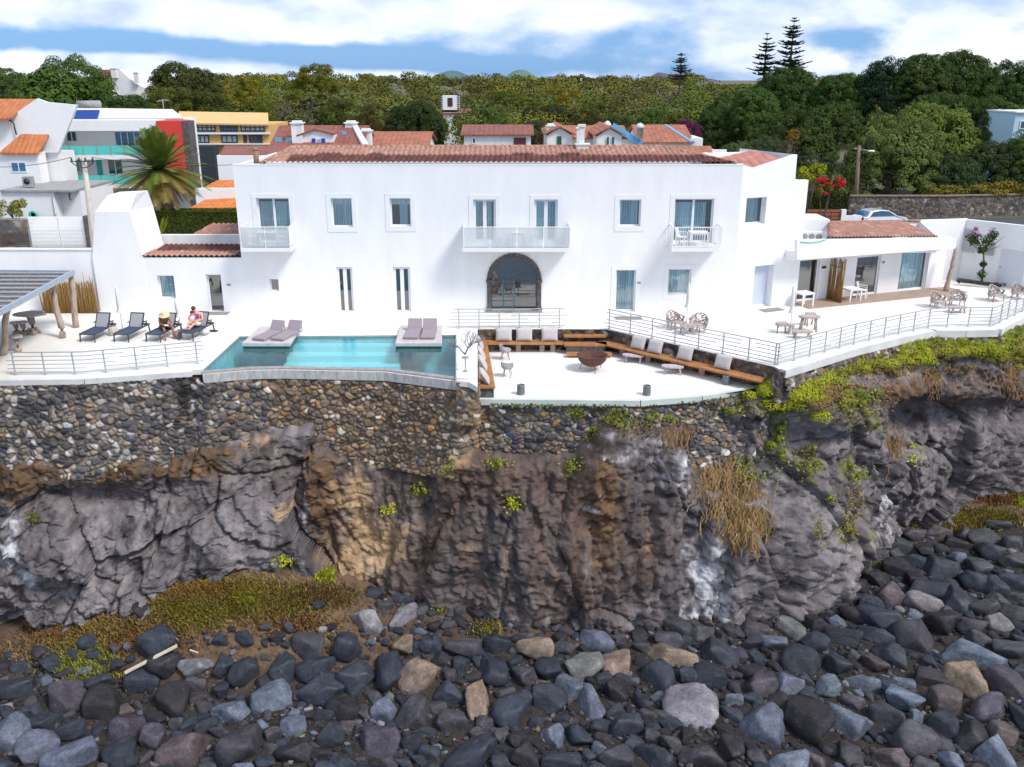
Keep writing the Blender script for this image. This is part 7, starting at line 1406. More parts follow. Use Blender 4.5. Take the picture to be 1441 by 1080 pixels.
pine('tallest norfolk pine on the skyline, right one of the close pair', 1118, 26, 105, 135, 1, 58, 18); pine('slimmer shorter norfolk pine left of the tallest one', 1080, 48, 108, 138, 2, 46, 11); pine('small lone norfolk pine on the centre right skyline', 959, 74, 112, 190, 3, 40, 11)
# ------------------------------------------------------------------ far wood as one mass
def wood():
    g = random.Random(77); out = []; cols = []
    for k in range(1900):
        u = g.random(); D = 118*(1/(1-u*.80)); 
        if D > 560: continue
        px = g.uniform(-150, 1600) if D > 140 else g.uniform(120, 1000); x = (px-720)/F*D; z = land_z(x, D); H = g.uniform(4.5, 7.2) if D < 250 else g.uniform(5, 9.0); 
        lim = at(px, 105, y=D).z
        H = min(H, max(2.5, lim+(D-230)*.008*g.uniform(-1.2, 1)-z)) if D > 230 else min(H, lim-z-1.2*g.random())
        if 606 < px < 668 and D < 156: continue
        if 975 < px < 1066: H = min(H, at(px, 119, y=D).z-z)
        if H < 1: continue
        r = H*g.uniform(.5, .95); n = int(150+14000/D); s = .07+.0010*D
        Q = []
        for c in range(4): a = g.uniform(0, 6.28); Q.append(leafcards((x+math.cos(a)*r*.45, D+math.sin(a)*r*.45, z+H-r*.5*g.uniform(.8, 1.5)), (r*.62, r*.62, r*.46), n//3, s, g.randrange(10**7), .4, 1, .6, -.3))
        Q = np.concatenate(Q); out.append(Q); nv = 4*len(Q); h = noise.noise(Vector((px*.011, D*.012, 2))); w2 = min(.99, max(0, g.random()*.6+.2+h*.7))
        cc = np.array(DG2)*1.2 if w2 < .25 else np.array(OL) if w2 < .6 else np.array(GB) if w2 < .76 else np.array(YG) if w2 > .86 else np.array((.085, .10, .035))
        if 480 < px < 900 and D > 230: cc = cc*.6+np.array((.18, .15, .035))*.4*(1 if g.random() < .6 else .7)
        cols.append(np.repeat((cc*g.uniform(.65, 1.35))[None], nv, 0))
    V, F_ = quads(np.concatenate(out)); m = M('wood_leaves', (1, 1, 1), .6, .3, .6, attr=True, spec=.06); o = npmesh('woodland', V, F_, m, cols=np.concatenate(cols)); o['kind'] = 'stuff'
wood()
# ------------------------------------------------------------------ boulders
import bmesh
def rock_mesh(seed, sub=4, ncut=15, rough=.03, sharp=26):
    g = np.random.default_rng(seed); bm = bmesh.new(); bmesh.ops.create_icosphere(bm, subdivisions=sub, radius=1); V = np.array([v.co[:] for v in bm.verts]); F_ = [tuple(v.index for v in f.verts) for f in bm.faces]; bm.free()
    N = g.normal(size=(ncut, 3)); N /= np.linalg.norm(N, axis=1)[:, None]; N[0] = (.1, -.15, 1); N[1] = (g.normal()*.2, -1, .45); N /= np.linalg.norm(N, axis=1)[:, None]; d = .44+.30*g.random(ncut); d[0] = .55
    dots = V @ N.T; r = np.where(dots > .05, d/np.maximum(dots, .05), 9.); rs = -np.log(np.exp(-sharp*np.minimum(r, 3)).sum(1)+np.exp(-sharp*.98))/sharp
    P = V*rs[:, None]; P = np.array([p*(1+rough*.9*noise.noise(Vector(p)*2.2+Vector((seed, 0, 0)))+rough*.5*noise.noise(Vector(p)*6+Vector((seed, 3, 0)))-rough*1.2*max(0, noise.noise(Vector(p)*3.4+Vector((seed, 9, 0)))-.25)) for p in P])
    me = bpy.data.meshes.new('boulder'); me.from_pydata([tuple(p) for p in P], [], F_); me.polygons.foreach_set('use_smooth', [True]*len(F_)); return me
def rock_mat():
    m = bpy.data.materials.new('basalt'); m.use_nodes = True; nt = m.node_tree; b = nt.nodes['Principled BSDF']; tc = nt.nodes.new('ShaderNodeTexCoord'); oi = nt.nodes.new('ShaderNodeObjectInfo'); ad = nt.nodes.new('ShaderNodeVectorMath'); ad.operation = 'ADD'
    sc = nt.nodes.new('ShaderNodeVectorMath'); sc.operation = 'SCALE'; sc.inputs[3].default_value = 40; cmb = nt.nodes.new('ShaderNodeCombineXYZ'); [nt.links.new(oi.outputs['Random'], cmb.inputs[i]) for i in range(3)]; nt.links.new(cmb.outputs[0], sc.inputs[0]); nt.links.new(tc.outputs['Object'], ad.inputs[0]); nt.links.new(sc.outputs[0], ad.inputs[1]); v = ad.outputs[0]
    c = mixc(nt, oi.outputs['Color'], ramp(nt, nz(nt, v, 1.6, 7, .65), [(.32, (.55, .55, .57)), (.5, (1, 1, 1)), (.70, (1.75, 1.7, 1.7))]), 1, 'MULTIPLY')
    c = mixc(nt, c, ramp(nt, nz(nt, v, 11, 5, .7), [(.36, (.72, .72, .72)), (.66, (1.3, 1.3, 1.3))]), 1, 'MULTIPLY')
    vein = ramp(nt, nz(nt, v, 2.3, 9, .8), [(.60, (0, 0, 0)), (.72, (1, 1, 1))]); c = mixc(nt, c, mixc(nt, c, (.28, .27, .29), .5), vein)
    nt.links.new(c, b.inputs['Base Color']); nt.links.new(ramp(nt, nz(nt, v, 1.3, 3), [(.4, (.55,)*3), (.6, (.85,)*3)]), b.inputs['Roughness']); b.inputs['Specular IOR Level'].default_value = .45
    bp = nt.nodes.new('ShaderNodeBump'); bp.inputs['Strength'].default_value = .7; bp.inputs['Distance'].default_value = .07; nt.links.new(nz(nt, v, 3.4, 10, .68), bp.inputs['Height']); nt.links.new(bp.outputs[0], b.inputs['Normal']); return m
ROCKM = rock_mat()
PROT = [rock_mesh(i+1, 4, 8+i % 5, .055, 90+(i*7) % 60) for i in range(28)]
for me in PROT: me.materials.append(ROCKM)
BC = dict(s=(.024, .029, .042), b=(.095, .110, .145), p=(.048, .043, .054), g=(.046, .045, .050), t=(.175, .13, .098), k=(.020, .018, .022), r=(.072, .056, .056), w=(.15, .145, .15))
CN = dict(s='dark slate blue', b='pale blue grey', p='purplish grey', g='mid grey', t='tan', k='near black', r='reddish brown', w='light grey')
ROWS = """28 968 58 32 -15 s;90 980 62 52 0 p;138 998 50 54 0 k;145 958 42 26 -15 s;192 960 52 30 0 s;242 985 54 58 0 k;224 903 52 42 -10 s;232 936 40 36 0 k;278 938 48 28 -10 w;275 962 25 20 0 p;72 936 26 24 -40 s;166 935 18 22 0 s;22 1030 50 70 -60 b;64 1018 42 30 -20 s;55 1058 60 50 -60 b;102 1030 46 26 -20 s;112 1062 78 48 -35 b;177 1025 52 44 -60 p;172 1064 52 40 -20 s;210 1040 34 40 0 p;262 1056 70 56 -50 r;248 1018 18 16 0 g;5 937 16 28 0 k;312 940 28 30 -40 s;313 970 24 20 0 s;345 940 46 32 -60 s;372 962 30 26 -20 k;402 940 42 40 10 s;436 908 42 38 15 p;446 940 48 34 -10 s;490 907 46 36 0 s;500 955 50 42 -10 s;544 943 64 44 65 s;387 983 54 46 -20 b;452 975 54 44 0 s;326 1003 54 34 -25 b;415 1022 50 32 -35 b;484 997 40 36 -10 k;540 998 42 36 60 b;342 1050 66 56 -45 p;468 1035 42 36 20 s;532 1044 66 54 10 p;580 1008 52 44 -70 p;490 1023 22 20 0 r;416 1060 46 30 0 k;372 1074 30 20 0 s;483 1074 36 20 0 s;516 872 38 44 60 w;566 866 46 28 -60 w;568 907 34 26 -70 t;585 910 24 22 0 s;599 905 26 24 0 s;575 940 24 26 0 p;592 955 60 44 -48 t;590 1070 24 18 0 s;612 908 28 28 0 s;650 910 46 26 -10 p;700 907 32 30 40 s;752 912 44 34 10 t;648 937 32 26 20 s;697 946 46 40 35 s;738 952 40 36 0 p;774 944 42 34 80 s;795 912 32 22 -15 g;841 902 42 34 10 b;820 938 52 42 20 w;871 934 48 40 0 t;632 978 40 32 0 s;675 985 70 36 85 t;634 952 18 18 0 p;724 1000 60 48 -70 s;772 988 54 38 15 s;806 972 50 38 60 b;832 992 50 36 70 b;864 972 40 40 0 k;637 1016 58 42 15 p;776 1036 40 30 60 b;816 1034 44 26 75 s;877 1022 44 40 -10 s;660 1064 72 38 -15 s;735 1066 44 40 0 k;790 1072 48 26 0 s;866 1070 42 36 20 p;690 1030 20 18 0 p;706 1038 20 22 0 p;604 1060 26 24 0 s;945 924 64 34 15 t;921 952 50 40 60 s;952 882 40 30 50 g;935 900 40 24 10 p;985 890 34 24 0 g;1008 920 58 42 30 s;1002 955 58 36 20 s;966 955 26 26 0 s;976 998 76 56 25 w;1066 890 38 30 20 p;1057 906 30 20 0 s;1107 886 46 28 45 w;1095 905 42 24 10 b;1058 945 34 24 20 k;1067 965 44 38 0 p;1107 963 40 34 20 b;1070 1025 66 60 50 b;1130 1018 74 62 45 k;1128 935 50 42 50 s;1145 907 50 30 35 s;1166 970 46 30 -10 b;1178 937 40 34 45 s;1190 1018 66 52 50 b;945 1047 34 26 0 g;990 1066 60 38 0 p;1028 1055 40 34 50 k;920 1064 50 36 30 s;1110 1072 56 30 -20 b;915 1038 24 20 0 g;1033 985 22 18 0 b;905 985 34 18 80 s;1192 898 56 28 25 s;1240 874 58 42 40 s;1232 894 42 26 35 s;1288 897 66 46 70 p;1325 880 50 42 30 k;1365 882 44 30 35 p;1376 897 40 22 10 g;1232 935 42 24 48 r;1252 925 54 34 50 s;1213 960 40 22 20 b;1365 925 76 40 20 b;1302 957 48 28 20 k;1355 960 70 60 38 t;1332 990 62 50 20 r;1270 985 54 36 20 b;1250 1010 70 42 58 p;1290 1012 26 26 20 b;1322 1020 42 34 60 s;1290 1050 56 52 20 p;1395 1000 56 34 -30 p;1412 1035 54 36 20 r;1367 1042 48 46 30 k;1400 1062 52 46 50 b;1418 960 66 40 55 p;1419 915 52 32 0 g;1436 950 36 30 0 s;1437 1010 40 30 60 s;1405 875 36 28 20 w;1432 862 40 22 25 g;1195 1062 42 38 45 p;1255 1067 50 32 0 r;1340 1072 40 28 50 b;1178 845 36 28 0 g;1258 838 46 36 30 r;1300 850 44 28 30 w;1312 833 70 40 28 s;1345 845 46 42 30 s;1320 800 46 38 30 s;1268 770 46 24 10 g;1256 783 34 24 0 g;1320 749 32 20 0 r;1345 785 22 22 0 b;1390 776 40 32 20 s;1386 758 44 22 10 g;1375 800 36 32 20 g;1368 817 40 34 30 s;1397 828 40 38 30 s;1425 792 36 28 20 g;1428 765 30 22 0 g;1310 715 42 18 10 g;1337 708 36 18 10 g;1278 733 40 18 -10 g;1255 745 42 18 0 r;1283 752 36 20 0 p;1215 766 42 22 0 r;1196 790 42 20 0 w;1228 785 42 28 30 p;1262 803 40 30 20 k;1205 826 36 24 20 k;1185 822 24 22 0 g;1212 800 30 20 30 g;1405 848 40 26 20 p;1426 820 36 28 20 s;1288 790 34 24 20 s;1300 775 28 20 0 k;1232 815 34 26 30 k;1288 818 34 26 20 k;1342 765 34 20 10 k;1362 752 34 20 10 g;1410 740 36 18 10 g;1155 862 30 22 30 k;1150 880 40 30 30 k;1205 865 40 26 35 k;1220 852 36 26 30 s;610 880 20 14 0 k;205 858 34 18 -10 k;446 850 20 12 0 k;404 881 18 14 0 p;872 879 16 16 0 g;785 900 20 22 60 k;905 912 28 20 0 g;1437 905 30 24 30 s;1385 855 34 24 30 g;1340 875 30 24 30 k"""
boulders = []
def on_beach(px, py, lift=.1):
    d = ray(px, py); y = 20.; st = .5
    for _ in range(70):
        t = y/d.y; x = d.x*t; z = CAMZ+d.z*t
        if z <= bz1(x, y)+lift:
            if st < .03: break
            y -= st; st *= .25
        y += st
    return Vector((d.x*t, y, z))
def add_boulder(px, py, w_, h_, ang, ck, fac=1.):
    p = on_beach(px, py, .12); dep = p.y*cp+(CAMZ-p.z)*sp; k = dep/F; W = w_*k; Hh = h_*k; size = max(w_, h_)
    o = bpy.data.objects.new('boulder', rng.choice(PROT)); C.objects.link(o); mn, mx = min(W, Hh), max(W, Hh)
    o.scale = (W*.66, Hh*.68, min(W, Hh)*.80); o.location = (p.x, p.y, p.z-.04*Hh); o.rotation_euler = (rng.uniform(-.22, .22), rng.uniform(-.22, .22), R(-ang)+rng.choice((0, PI)))
    base = BC[ck]; v = rng.uniform(.8, 1.2); o.color = (*[c*v*rng.uniform(.95, 1.05) for c in base], 1); boulders.append((o, px, py, size, ck, w_/h_)); return o
for ln in ROWS.replace('\n', '').split(';'):
    a = ln.split(); add_boulder(*map(float, a[:5]), a[5])
occ = [(b[0].location.x, b[0].location.y, max(b[0].scale.x, b[0].scale.y)) for b in boulders]
# which ground is open beach (in front of the cliff foot)
def cliff_y(x): return float(np.interp(x, BP[:, 0], BP[:, 1]))
def mossy(px, py): return (px < 520 and py < 880-max(0, (260-px))*-.25 and py < 905) or (px < 480 and py < 925-(px*.12)) or (px > 1330 and py < 765)
tries = 0; extra = []; GR = {}
for q in occ: GR.setdefault((int(q[0]//2.2), int(q[1]//2.2)), []).append(q)
g = random.Random(31)
while tries < 60000:
    tries += 1; x = g.uniform(-24, 34); y = g.uniform(20.5, 44); 
    if y > cliff_y(x)-.1: continue
    z = bz1(x, y); px, py = proj(x, y, z)
    if px < -220 or px > 1660 or mossy(px, py): continue
    lo = .13 if tries > 9000 else .34; r = g.uniform(lo, .44 if tries < 9000 else .32)
    cell = [q for i_ in (-1, 0, 1) for j_ in (-1, 0, 1) for q in GR.get((int(x//2.2)+i_, int(y//2.2)+j_), ())]
    if any((x-a)**2+(y-b)**2 < ((c+r)*.68)**2 for a, b, c in cell): continue
    GR.setdefault((int(x//2.2), int(y//2.2)), []).append((x, y, r)); extra.append((x, y, z, r, px, py))
vis = [e for e in extra if -10 < e[4] < 1451 and e[5] < 1092]; vis.sort(key=lambda e: -e[3]/(e[1]*cp+22*sp)); nmore = 300-len(boulders); own = set(id(e) for e in vis[:nmore]); rest = []
for e in extra:
    x, y, z, r, px, py = e; right = px > 1000; ang = g.gauss(38, 14) if right else g.uniform(-60, 60); ck = g.choices('sbpgkrw', (38, 9, 12, 12, 22, 2, 3))[0]; fac = g.uniform(.6, .95)
    if id(e) in own:
        o = bpy.data.objects.new('boulder', g.choice(PROT)); C.objects.link(o); o.scale = (r*1.28, r*1.18*fac, r*1.05); o.location = (x, y, z+.06*r); o.rotation_euler = (g.uniform(-.3, .3), g.uniform(-.3, .3), R(-ang)); v = g.uniform(.75, 1.2); o.color = (*[c*v for c in BC[ck]], 1); k = F/(y*cp+(CAMZ-z)*sp); boulders.append((o, px, py, r*2*k, ck, 1/fac))
    else: rest.append((x, y, z, r, ang, ck, fac))
# labels: nearest landmark above, distance band, size, colour; ties are split by their left to right order
LM = [(60, 'the pergola'), (150, 'the empty loungers'), (245, 'the sunbathers'), (330, 'the pool corner'), (420, 'the left pool slab'), (520, 'the pool steps'), (600, 'the right pool slab'), (675, 'the planter wall'), (755, 'the left bench'), (835, 'the fire bowl'), (915, 'the coffee tables'), (1000, 'the right cushions'), (1090, 'the terrace corner'), (1180, 'the driftwood tables'), (1270, 'the annex curtains'), (1350, 'the porch post'), (1441, 'the edge chairs')]
def bands(py, px): return 'at the cliff foot' if py < (905 if px < 1150 else 800) else 'on the upper beach' if py < 950 else 'mid beach' if py < 1000 else 'low on the beach' if py < 1048 else 'at the photo bottom'
keys = {}
def trim(w0, siz, cn, shp, bd, lm):
    s = f'{w0}{siz} {cn} {shp}boulder {bd} below {lm}'
    if len(s.replace('-', ' ').split()) > 15: s = f'{w0}{siz} {cn} boulder {bd} below {lm}'
    return s if len(s.split()) <= 16 else s.replace('low on the beach', 'low down').replace('on the upper beach', 'high up')
for b in boulders:
    o, px, py, sz, ck, asp = b; lm = min(LM, key=lambda q: abs(q[0]-px))[1]; siz = 'large' if sz > 55 else 'medium' if sz > 36 else 'small'; shp = 'elongated' if asp > 1.45 or asp < .7 else 'blocky'
    keys.setdefault((siz, CN[ck], shp, bands(py, px), lm), []).append(b)
for (siz, cn, shp, bd, lm), L in keys.items():
    L.sort(key=lambda b: b[1]); shp = '' if len(L) > 1 and 'the' in lm and len((siz+cn+bd+lm).split()) > 9 else shp+' '; words = {1: ['']}.get(len(L), None) or {2: ['left one, ', 'right one, '], 3: ['leftmost, ', 'middle one, ', 'rightmost, ']}.get(len(L), [f'{w_} ' for w_ in ('first', 'second', 'third', 'fourth', 'fifth', 'sixth', 'seventh', 'eighth')])
    for i, b in enumerate(L): tag(b[0], trim(words[min(i, len(words)-1)], siz, cn, shp, bd, lm), 'boulder', 'boulders on the rocky beach')
# remaining rocks and all the small rubble: one stuff object each
def rock_pile(name, items, sub, mat, nproto=8):
    pr = []
    for s in range(nproto): me = rock_mesh(100+s, sub, 9, .05, 18); v = np.array([q.co[:] for q in me.vertices]); f = np.array([list(p.vertices) for p in me.polygons]); pr.append((v, f)); bpy.data.meshes.remove(me)
    Vs, Fs, Cs = [], [], []; o = 0
    for x, y, z, r, ang, ck, fac in items:
        v, f = g.choice(pr); m = (Matrix.Rotation(R(-ang), 3, 'Z') @ Matrix.Rotation(g.uniform(-.5, .5), 3, 'X') @ Matrix.Diagonal((r*1.2, r*1.15*fac, r*.95))); Vs.append(v @ np.array(m).T+np.array((x, y, z+.05*r))); Fs.append(f+o); o += len(v); c = np.array(BC[ck])*g.uniform(.7, 1.35); Cs.append(np.repeat(c[None], len(v), 0))
    ob = npmesh(name, np.concatenate(Vs), np.concatenate(Fs), mat, cols=np.concatenate(Cs), smooth=(sub > 1)); ob['kind'] = 'stuff'; return ob
RUBM = attr_mat('rubble', .5, 7, .6, 1.5, 3)
rock_pile('small_boulders', rest, 3, RUBM)
items = []
for _ in range(30000):
    x = g.uniform(-26, 36); y = g.uniform(20, 45.5)
    if y > cliff_y(x)+.2: continue
    z = bz1(x, y); px, py = proj(x, y, z)
    if px < -250 or px > 1700: continue
    r = .035+.13*g.random()**2.2; ck = g.choices('sbpgkrwt', (14, 5, 14, 12, 14, 22, 4, 4))[0]; items.append((x, y, z+.02, r*(.45 if mossy(px, py) else 1), g.uniform(0, 180), ck if not mossy(px, py) else g.choices('rtgpw', (30, 10, 10, 10, 5))[0], g.uniform(.6, 1)))
rock_pile('shingle', items, 1, RUBM)
# plank and litter
a, b = on_beach(176, 947, .55), on_beach(249, 909, .62); m = MB(); m.bar(a, b, .17, .05); tag(m.build('pale_plank', M('bleached_wood', (.58, .50, .38), .85, .12, 4, .3, 20)), 'long bleached wooden plank lying across a flat slate boulder on the left', 'plank')
a, b = on_beach(267, 915, .4), on_beach(279, 919, .4); m = MB(); m.bar(a, b, .05, .04); tag(m.build('pale_stick', M('pinkish_stick', (.6, .45, .42), .8)), 'short pinkish stick right of the long bleached plank', 'stick')
# ------------------------------------------------------------------ ground cover and cliff plants
def patch(name, spots, col, n, size, seed, upright=True, surf='beach', hmax=.35):
    g = np.random.default_rng(seed); Q = []; Cc = []
    for (px, py, rx, ry, w_, c) in spots:
        k = int(n*w_)
        ctr = None
        for _ in range(k):
            a, b = px+g.normal()*rx*.5, py+g.normal()*ry*.5
            if surf == 'beach':
                p = on_beach(a, b, 0.0)
                if p.y > cliff_y(p.x)+1.2: continue
            else: p = surf(a, b)
            h = hmax*(.4+.8*g.random()); s = size*(.6+.8*g.random()); d = Vector((g.normal()*.5, g.normal()*.5-.15, 1 if upright else g.normal()*.6+.5)).normalized()*h; e = Vector((g.normal(), g.normal(), .2)).normalized()*s; q = Vector(p)
            Q.append([q-e, q+e, q+d+e*.4, q+d-e*.4]); Cc += [np.array(c or col)*g.uniform(.65, 1.35)]*4
    V, F_ = quads(np.array([[tuple(v) for v in q] for q in Q])); o = npmesh(name, V, F_, M('ground_cover_leaf', (1, 1, 1), .7, .3, 2, attr=True, spec=.2), cols=np.array(Cc)); return o
OLV, BRN, LIM, DRY = (.27, .21, .05), (.24, .125, .045), (.34, .36, .03), (.32, .20, .09)
gsp = [(330, 838, 90, 22, 1.2, OLV), (290, 855, 120, 22, 1.2, OLV), (200, 880, 90, 26, 1.0, (.28, .18, .06)), (345, 843, 22, 12, .35, LIM), (270, 862, 60, 18, .4, (.28, .27, .03)), (118, 925, 46, 36, .9, (.26, .27, .05)), (60, 920, 60, 16, .3, (.26, .18, .08)), (400, 850, 50, 16, .5, OLV), (450, 840, 50, 16, .5, (.17, .11, .04)), (458, 812, 12, 10, .2, LIM), (300, 832, 60, 10, .4, (.34, .14, .04)), (150, 905, 110, 22, .5, BRN), (250, 850, 40, 16, .3, BRN), (420, 880, 70, 16, .15, BRN), (620, 855, 16, 8, .1, LIM), (685, 885, 22, 12, .15, OLV), (1350, 735, 56, 14, .8, OLV), (1395, 730, 40, 10, .4, (.20, .17, .03)), (1325, 728, 30, 8, .3, OLV), (1412, 700, 34, 14, .3, BRN), (1437, 705, 10, 10, .1, LIM), (1226, 744, 10, 5, .1, LIM), (1243, 791, 8, 6, .1, LIM), (1430, 690, 30, 14, .2, OLV), (100, 895, 50, 20, .3, BRN)]
o = patch('grass', gsp, OLV, 4600, .036, 3, True, 'beach', .22); o['kind'] = 'stuff'
def cl_index():
    pts = CLV[::3, ::2].reshape(-1, 3); z = pts[:, 2]-CAMZ; dep = pts[:, 1]*cp-z*sp; v = pts[:, 1]*sp+z*cp; return pts, 720.5+F*pts[:, 0]/dep, 540-F*v/dep, dep
CP_, CPX, CPY, CDP = cl_index()
def on_cliff(a, b):
    d = (CPX-a)**2+(CPY-b)**2; m_ = d < d.min()+16; i = np.where(m_)[0][np.argmin(CDP[m_])]; return Vector(CP_[i])+Vector((0, -.03, 0))
def cliff_leaves(name, spots, n, size, seed, hang=False, L=.5, mat=None):
    g = np.random.default_rng(seed); Q = []; Cc = []
    for (px, py, rx, ry, w_, c) in spots:
        for _ in range(int(n*w_)):
            a, b = px+g.normal()*rx*.5, py+g.normal()*ry*.5; p = on_cliff(a, b)+Vector((g.normal()*.08, -abs(g.normal())*.14, g.normal()*.06)); col = np.array(c)*g.uniform(.6, 1.4)
            if hang:
                l = L*g.uniform(.4, 1.3); q = p; e = Vector((.012+.012*g.random(), 0, 0))
                for k in range(4): q2 = q+Vector((g.normal()*.07, -.03+g.normal()*.03, -l/4)); Q.append([q-e, q+e, q2+e*.8, q2-e*.8]); Cc += [col]*4; q = q2
            else:
                nn = Vector((g.normal()*.7, -.5+g.normal()*.6, .6+g.normal()*.6)).normalized(); A_ = nn.cross(Vector((g.normal(), g.normal(), g.normal()))).normalized(); B_ = nn.cross(A_); s = size*g.uniform(.6, 1.4); Q.append([p-A_*s, p-B_*s*.6, p+A_*s, p+B_*s*.6]); Cc += [col]*4
    V, F_ = quads(np.array([[tuple(v) for v in q] for q in Q])); o = npmesh(name, V, F_, MATS['ground_cover_leaf'], cols=np.array(Cc)); o['kind'] = 'stuff'; return o
def cliff_bushes(name, spots, size, seed):
    g = np.random.default_rng(seed); out = []; Cc = []
    for (px, py, rx, ry, k, c, r0) in spots:
        for _ in range(int(k*3.0)):
            p = on_cliff(px+g.normal()*rx*.6, py+g.normal()*ry*.6); r = r0*g.uniform(.6, 1.3); Q = leafcards((p.x, p.y-.1, p.z+.05), (r, r*.8, r*.6), int(420*(r/.4)**1.6), size, int(g.integers(10**7)), .5, 1, .6, -.5); out.append(Q); col = np.array(c)*g.uniform(1.0, 1.8); Cc.append(np.repeat(col[None], 4*len(Q), 0)*g.uniform(.8, 1.2, (4*len(Q), 1)))
    V, F_ = quads(np.concatenate(out)); o = npmesh(name, V, F_, MATS['ground_cover_leaf'], cols=np.concatenate(Cc)); o['kind'] = 'stuff'
YL, LG_, BR2 = (.40, .42, .02), (.24, .27, .03), (.28, .16, .075)
cliff_leaves('creeping_plants', [(1105, 545, 36, 26, 1.0, YL), (1120, 535, 50, 22, .7, YL), (1150, 520, 50, 22, .9, LG_), (1190, 508, 60, 18, 1.1, LG_), (1205, 500, 40, 10, .5, YL), (1285, 492, 30, 18, .8, YL), (1330, 490, 60, 14, 1.0, LG_), (1390, 485, 60, 16, 1.0, LG_), (1410, 478, 44, 14, .8, YL), (1435, 465, 20, 16, .6, LG_), (1300, 505, 40, 12, .4, LG_), (1430, 500, 22, 22, .4, (.18, .13, .03)),
    (1200, 560, 40, 18, .7, LG_), (1190, 580, 30, 20, .4, (.14, .12, .03)), (1092, 615, 12, 40, .7, LG_), (1130, 650, 26, 18, .4, LG_), (1050, 655, 18, 16, .3, LG_), (1060, 670, 30, 10, .25, LG_), (1285, 638, 12, 12, .3, YL), (1195, 740, 14, 26, .5, (.22, .19, .02)), (1202, 700, 12, 20, .4, (.22, .15, .03)), (1205, 665, 16, 10, .3, LG_), (1152, 745, 6, 20, .2, (.20, .18, .03)), (1245, 560, 14, 22, .2, BR2), (1165, 700, 10, 8, .15, LG_),
    (872, 580, 24, 18, .5, LG_), (950, 580, 40, 14, .6, LG_), (800, 582, 14, 10, .3, LG_), (1020, 575, 60, 10, .4, LG_), (900, 600, 30, 14, .3, (.16, .12, .03)), (700, 647, 16, 6, .2, LG_), (720, 706, 9, 7, .2, YL), (806, 653, 10, 12, .25, LG_), (545, 714, 6, 5, .1, YL), (590, 688, 12, 12, .2, LG_), (632, 660, 8, 8, .1, LG_), (400, 788, 12, 6, .25, YL), (50, 727, 6, 10, .15, (.14, .15, .02)), (1140, 640, 12, 20, .3, (.2, .15, .03)), (1350, 520, 30, 14, .3, (.2, .13, .04)), (1250, 520, 40, 14, .35, (.2, .13, .05)), (460, 815, 12, 8, .2, YL)], 620, .055, 5)
cliff_leaves('hanging_roots', [(1010, 655, 26, 26, .8, DRY), (1030, 690, 34, 30, 1.0, DRY), (1045, 720, 34, 24, .8, (.30, .19, .07)), (1048, 745, 20, 16, .4, DRY), (1000, 635, 20, 16, .3, BR2), (1310, 525, 10, 10, .1, BR2), (960, 600, 30, 12, .2, BR2), (1260, 615, 14, 26, .15, BR2), (1425, 525, 20, 20, .15, BR2)], 620, .03, 6, True, .75)
cliff_bushes('cliff_top_shrubs', [(1108, 552, 40, 22, 16, (.24, .25, .015), .48), (1122, 530, 40, 16, 12, (.22, .24, .02), .46), (1145, 555, 30, 14, 6, (.17, .11, .04), .35), (1150, 524, 40, 12, 9, (.17, .18, .02), .38), (1190, 512, 44, 10, 10, (.19, .19, .018), .36), (1218, 500, 20, 8, 5, (.15, .17, .02), .34), (1285, 494, 30, 14, 9, (.23, .25, .015), .4), (1320, 484, 40, 10, 9, (.16, .17, .02), .36), (1360, 482, 40, 12, 10, (.20, .21, .015), .38), (1395, 486, 40, 14, 11, (.22, .24, .015), .42), (1425, 470, 24, 12, 8, (.15, .18, .02), .4), (1340, 500, 60, 12, 8, (.13, .11, .03), .32), (1250, 512, 40, 12, 6, (.17, .10, .04), .3), (1165, 545, 40, 12, 7, (.19, .11, .05), .3), (1430, 495, 24, 16, 7, (.17, .15, .02), .36),
    (1205, 560, 30, 14, 5, (.14, .15, .02), .28), (868, 582, 20, 12, 4, (.17, .17, .03), .25), (950, 578, 30, 8, 5, (.14, .15, .03), .24), (1015, 570, 50, 6, 5, (.13, .13, .03), .22), (1094, 610, 6, 34, 4, (.13, .15, .02), .25)], .04, 15)
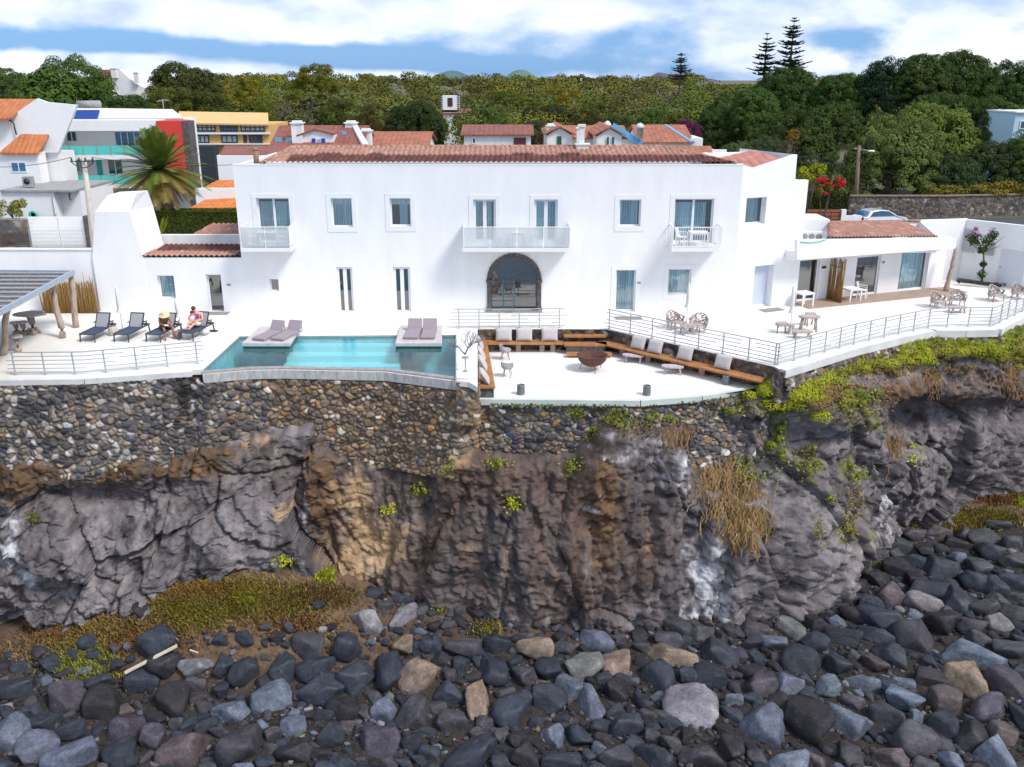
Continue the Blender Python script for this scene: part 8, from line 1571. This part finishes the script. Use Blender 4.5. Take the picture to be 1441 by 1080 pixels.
# succulents along the front kerb of the sunken floor
def kerbp(a, b): p = at(a, b, z=-1.2); return p
o = patch('kerb_succulents', [(700+k*24, 566+(0 if k < 8 else -2), 14, 5, .22 if k % 3 else .3, (.20, .24, .10) if k % 2 else (.24, .24, .14)) for k in range(10)]+[(985, 561, 40, 6, .6, (.30, .30, .16)), (1040, 553, 30, 5, .3, (.12, .14, .05)), (810, 580, 12, 8, .3, (.14, .17, .03)), (868, 584, 18, 10, .4, (.16, .17, .03))], OLV, 700, .05, 9, True, kerbp, .12); o['kind'] = 'stuff'
for o_, dy in ((o, -.12),): o_.location.y = -.2
# climber on the trellis wall
c = at(1381, 399.5, z=.16); t = thing('bougainvillea', 'pink flowered green climber on a bare stem before the trellis wall', 'climber', c); m = MB(); top = at(1384, 348, y=c.y); m.tube([c, c.lerp(top, .5)+Vector((.08, 0, 0)), top], [.07, .05, .04], 6); gg = random.Random(5)
for k in range(7): m.tube([top-Vector((0, 0, .3)), top+Vector((gg.uniform(-1.1, 1.1), -.1, gg.uniform(.0, .9)))], [.03, .012], 5)
m.build('stem', BARK, t)
def cl(nm, pts, n, sz, col, s): V, F_ = quads(np.concatenate([leafcards(tuple(p), (r*1.1, r*.5, r), n, sz, s+i, .3, 1, .3, -.9) for i, (p, r) in enumerate(pts)])); o = npmesh(nm, V, F_, LEAF); o.parent = t; o.matrix_parent_inverse = worldm(t).inverted(); o.color = (*col, 1)
P_ = lambda a, b: at(a, b, y=c.y-.15)
cl('foliage', [(P_(1368, 334), .35), (P_(1380, 340), .42), (P_(1392, 338), .42), (P_(1398, 331), .3), (P_(1382, 352), .28), (P_(1371, 340), .3), (P_(1384, 372), .2), (P_(1382, 386), .28)], 170, .06, (.045, .09, .02), 3); cl('blossoms', [(P_(1366, 330), .2), (P_(1373, 322), .16), (P_(1395, 326), .25), (P_(1400, 331), .16), (P_(1378, 331), .12)], 50, .05, (.42, .10, .32), 20)
V, F_ = quads(np.concatenate([leafcards((at(px_, 400, z=.2).x, at(px_, 397+(px_-1360)*.09, z=.2).y-.1, .22), (.25, .12, .12), 60, .05, px_) for px_ in range(1358, 1408, 8)])); o = npmesh('bed_plants', V, F_, LEAF); o.color = (.06, .08, .03, 1); tag(o, 'low dark green plants in the narrow bed under the climber', 'plant')
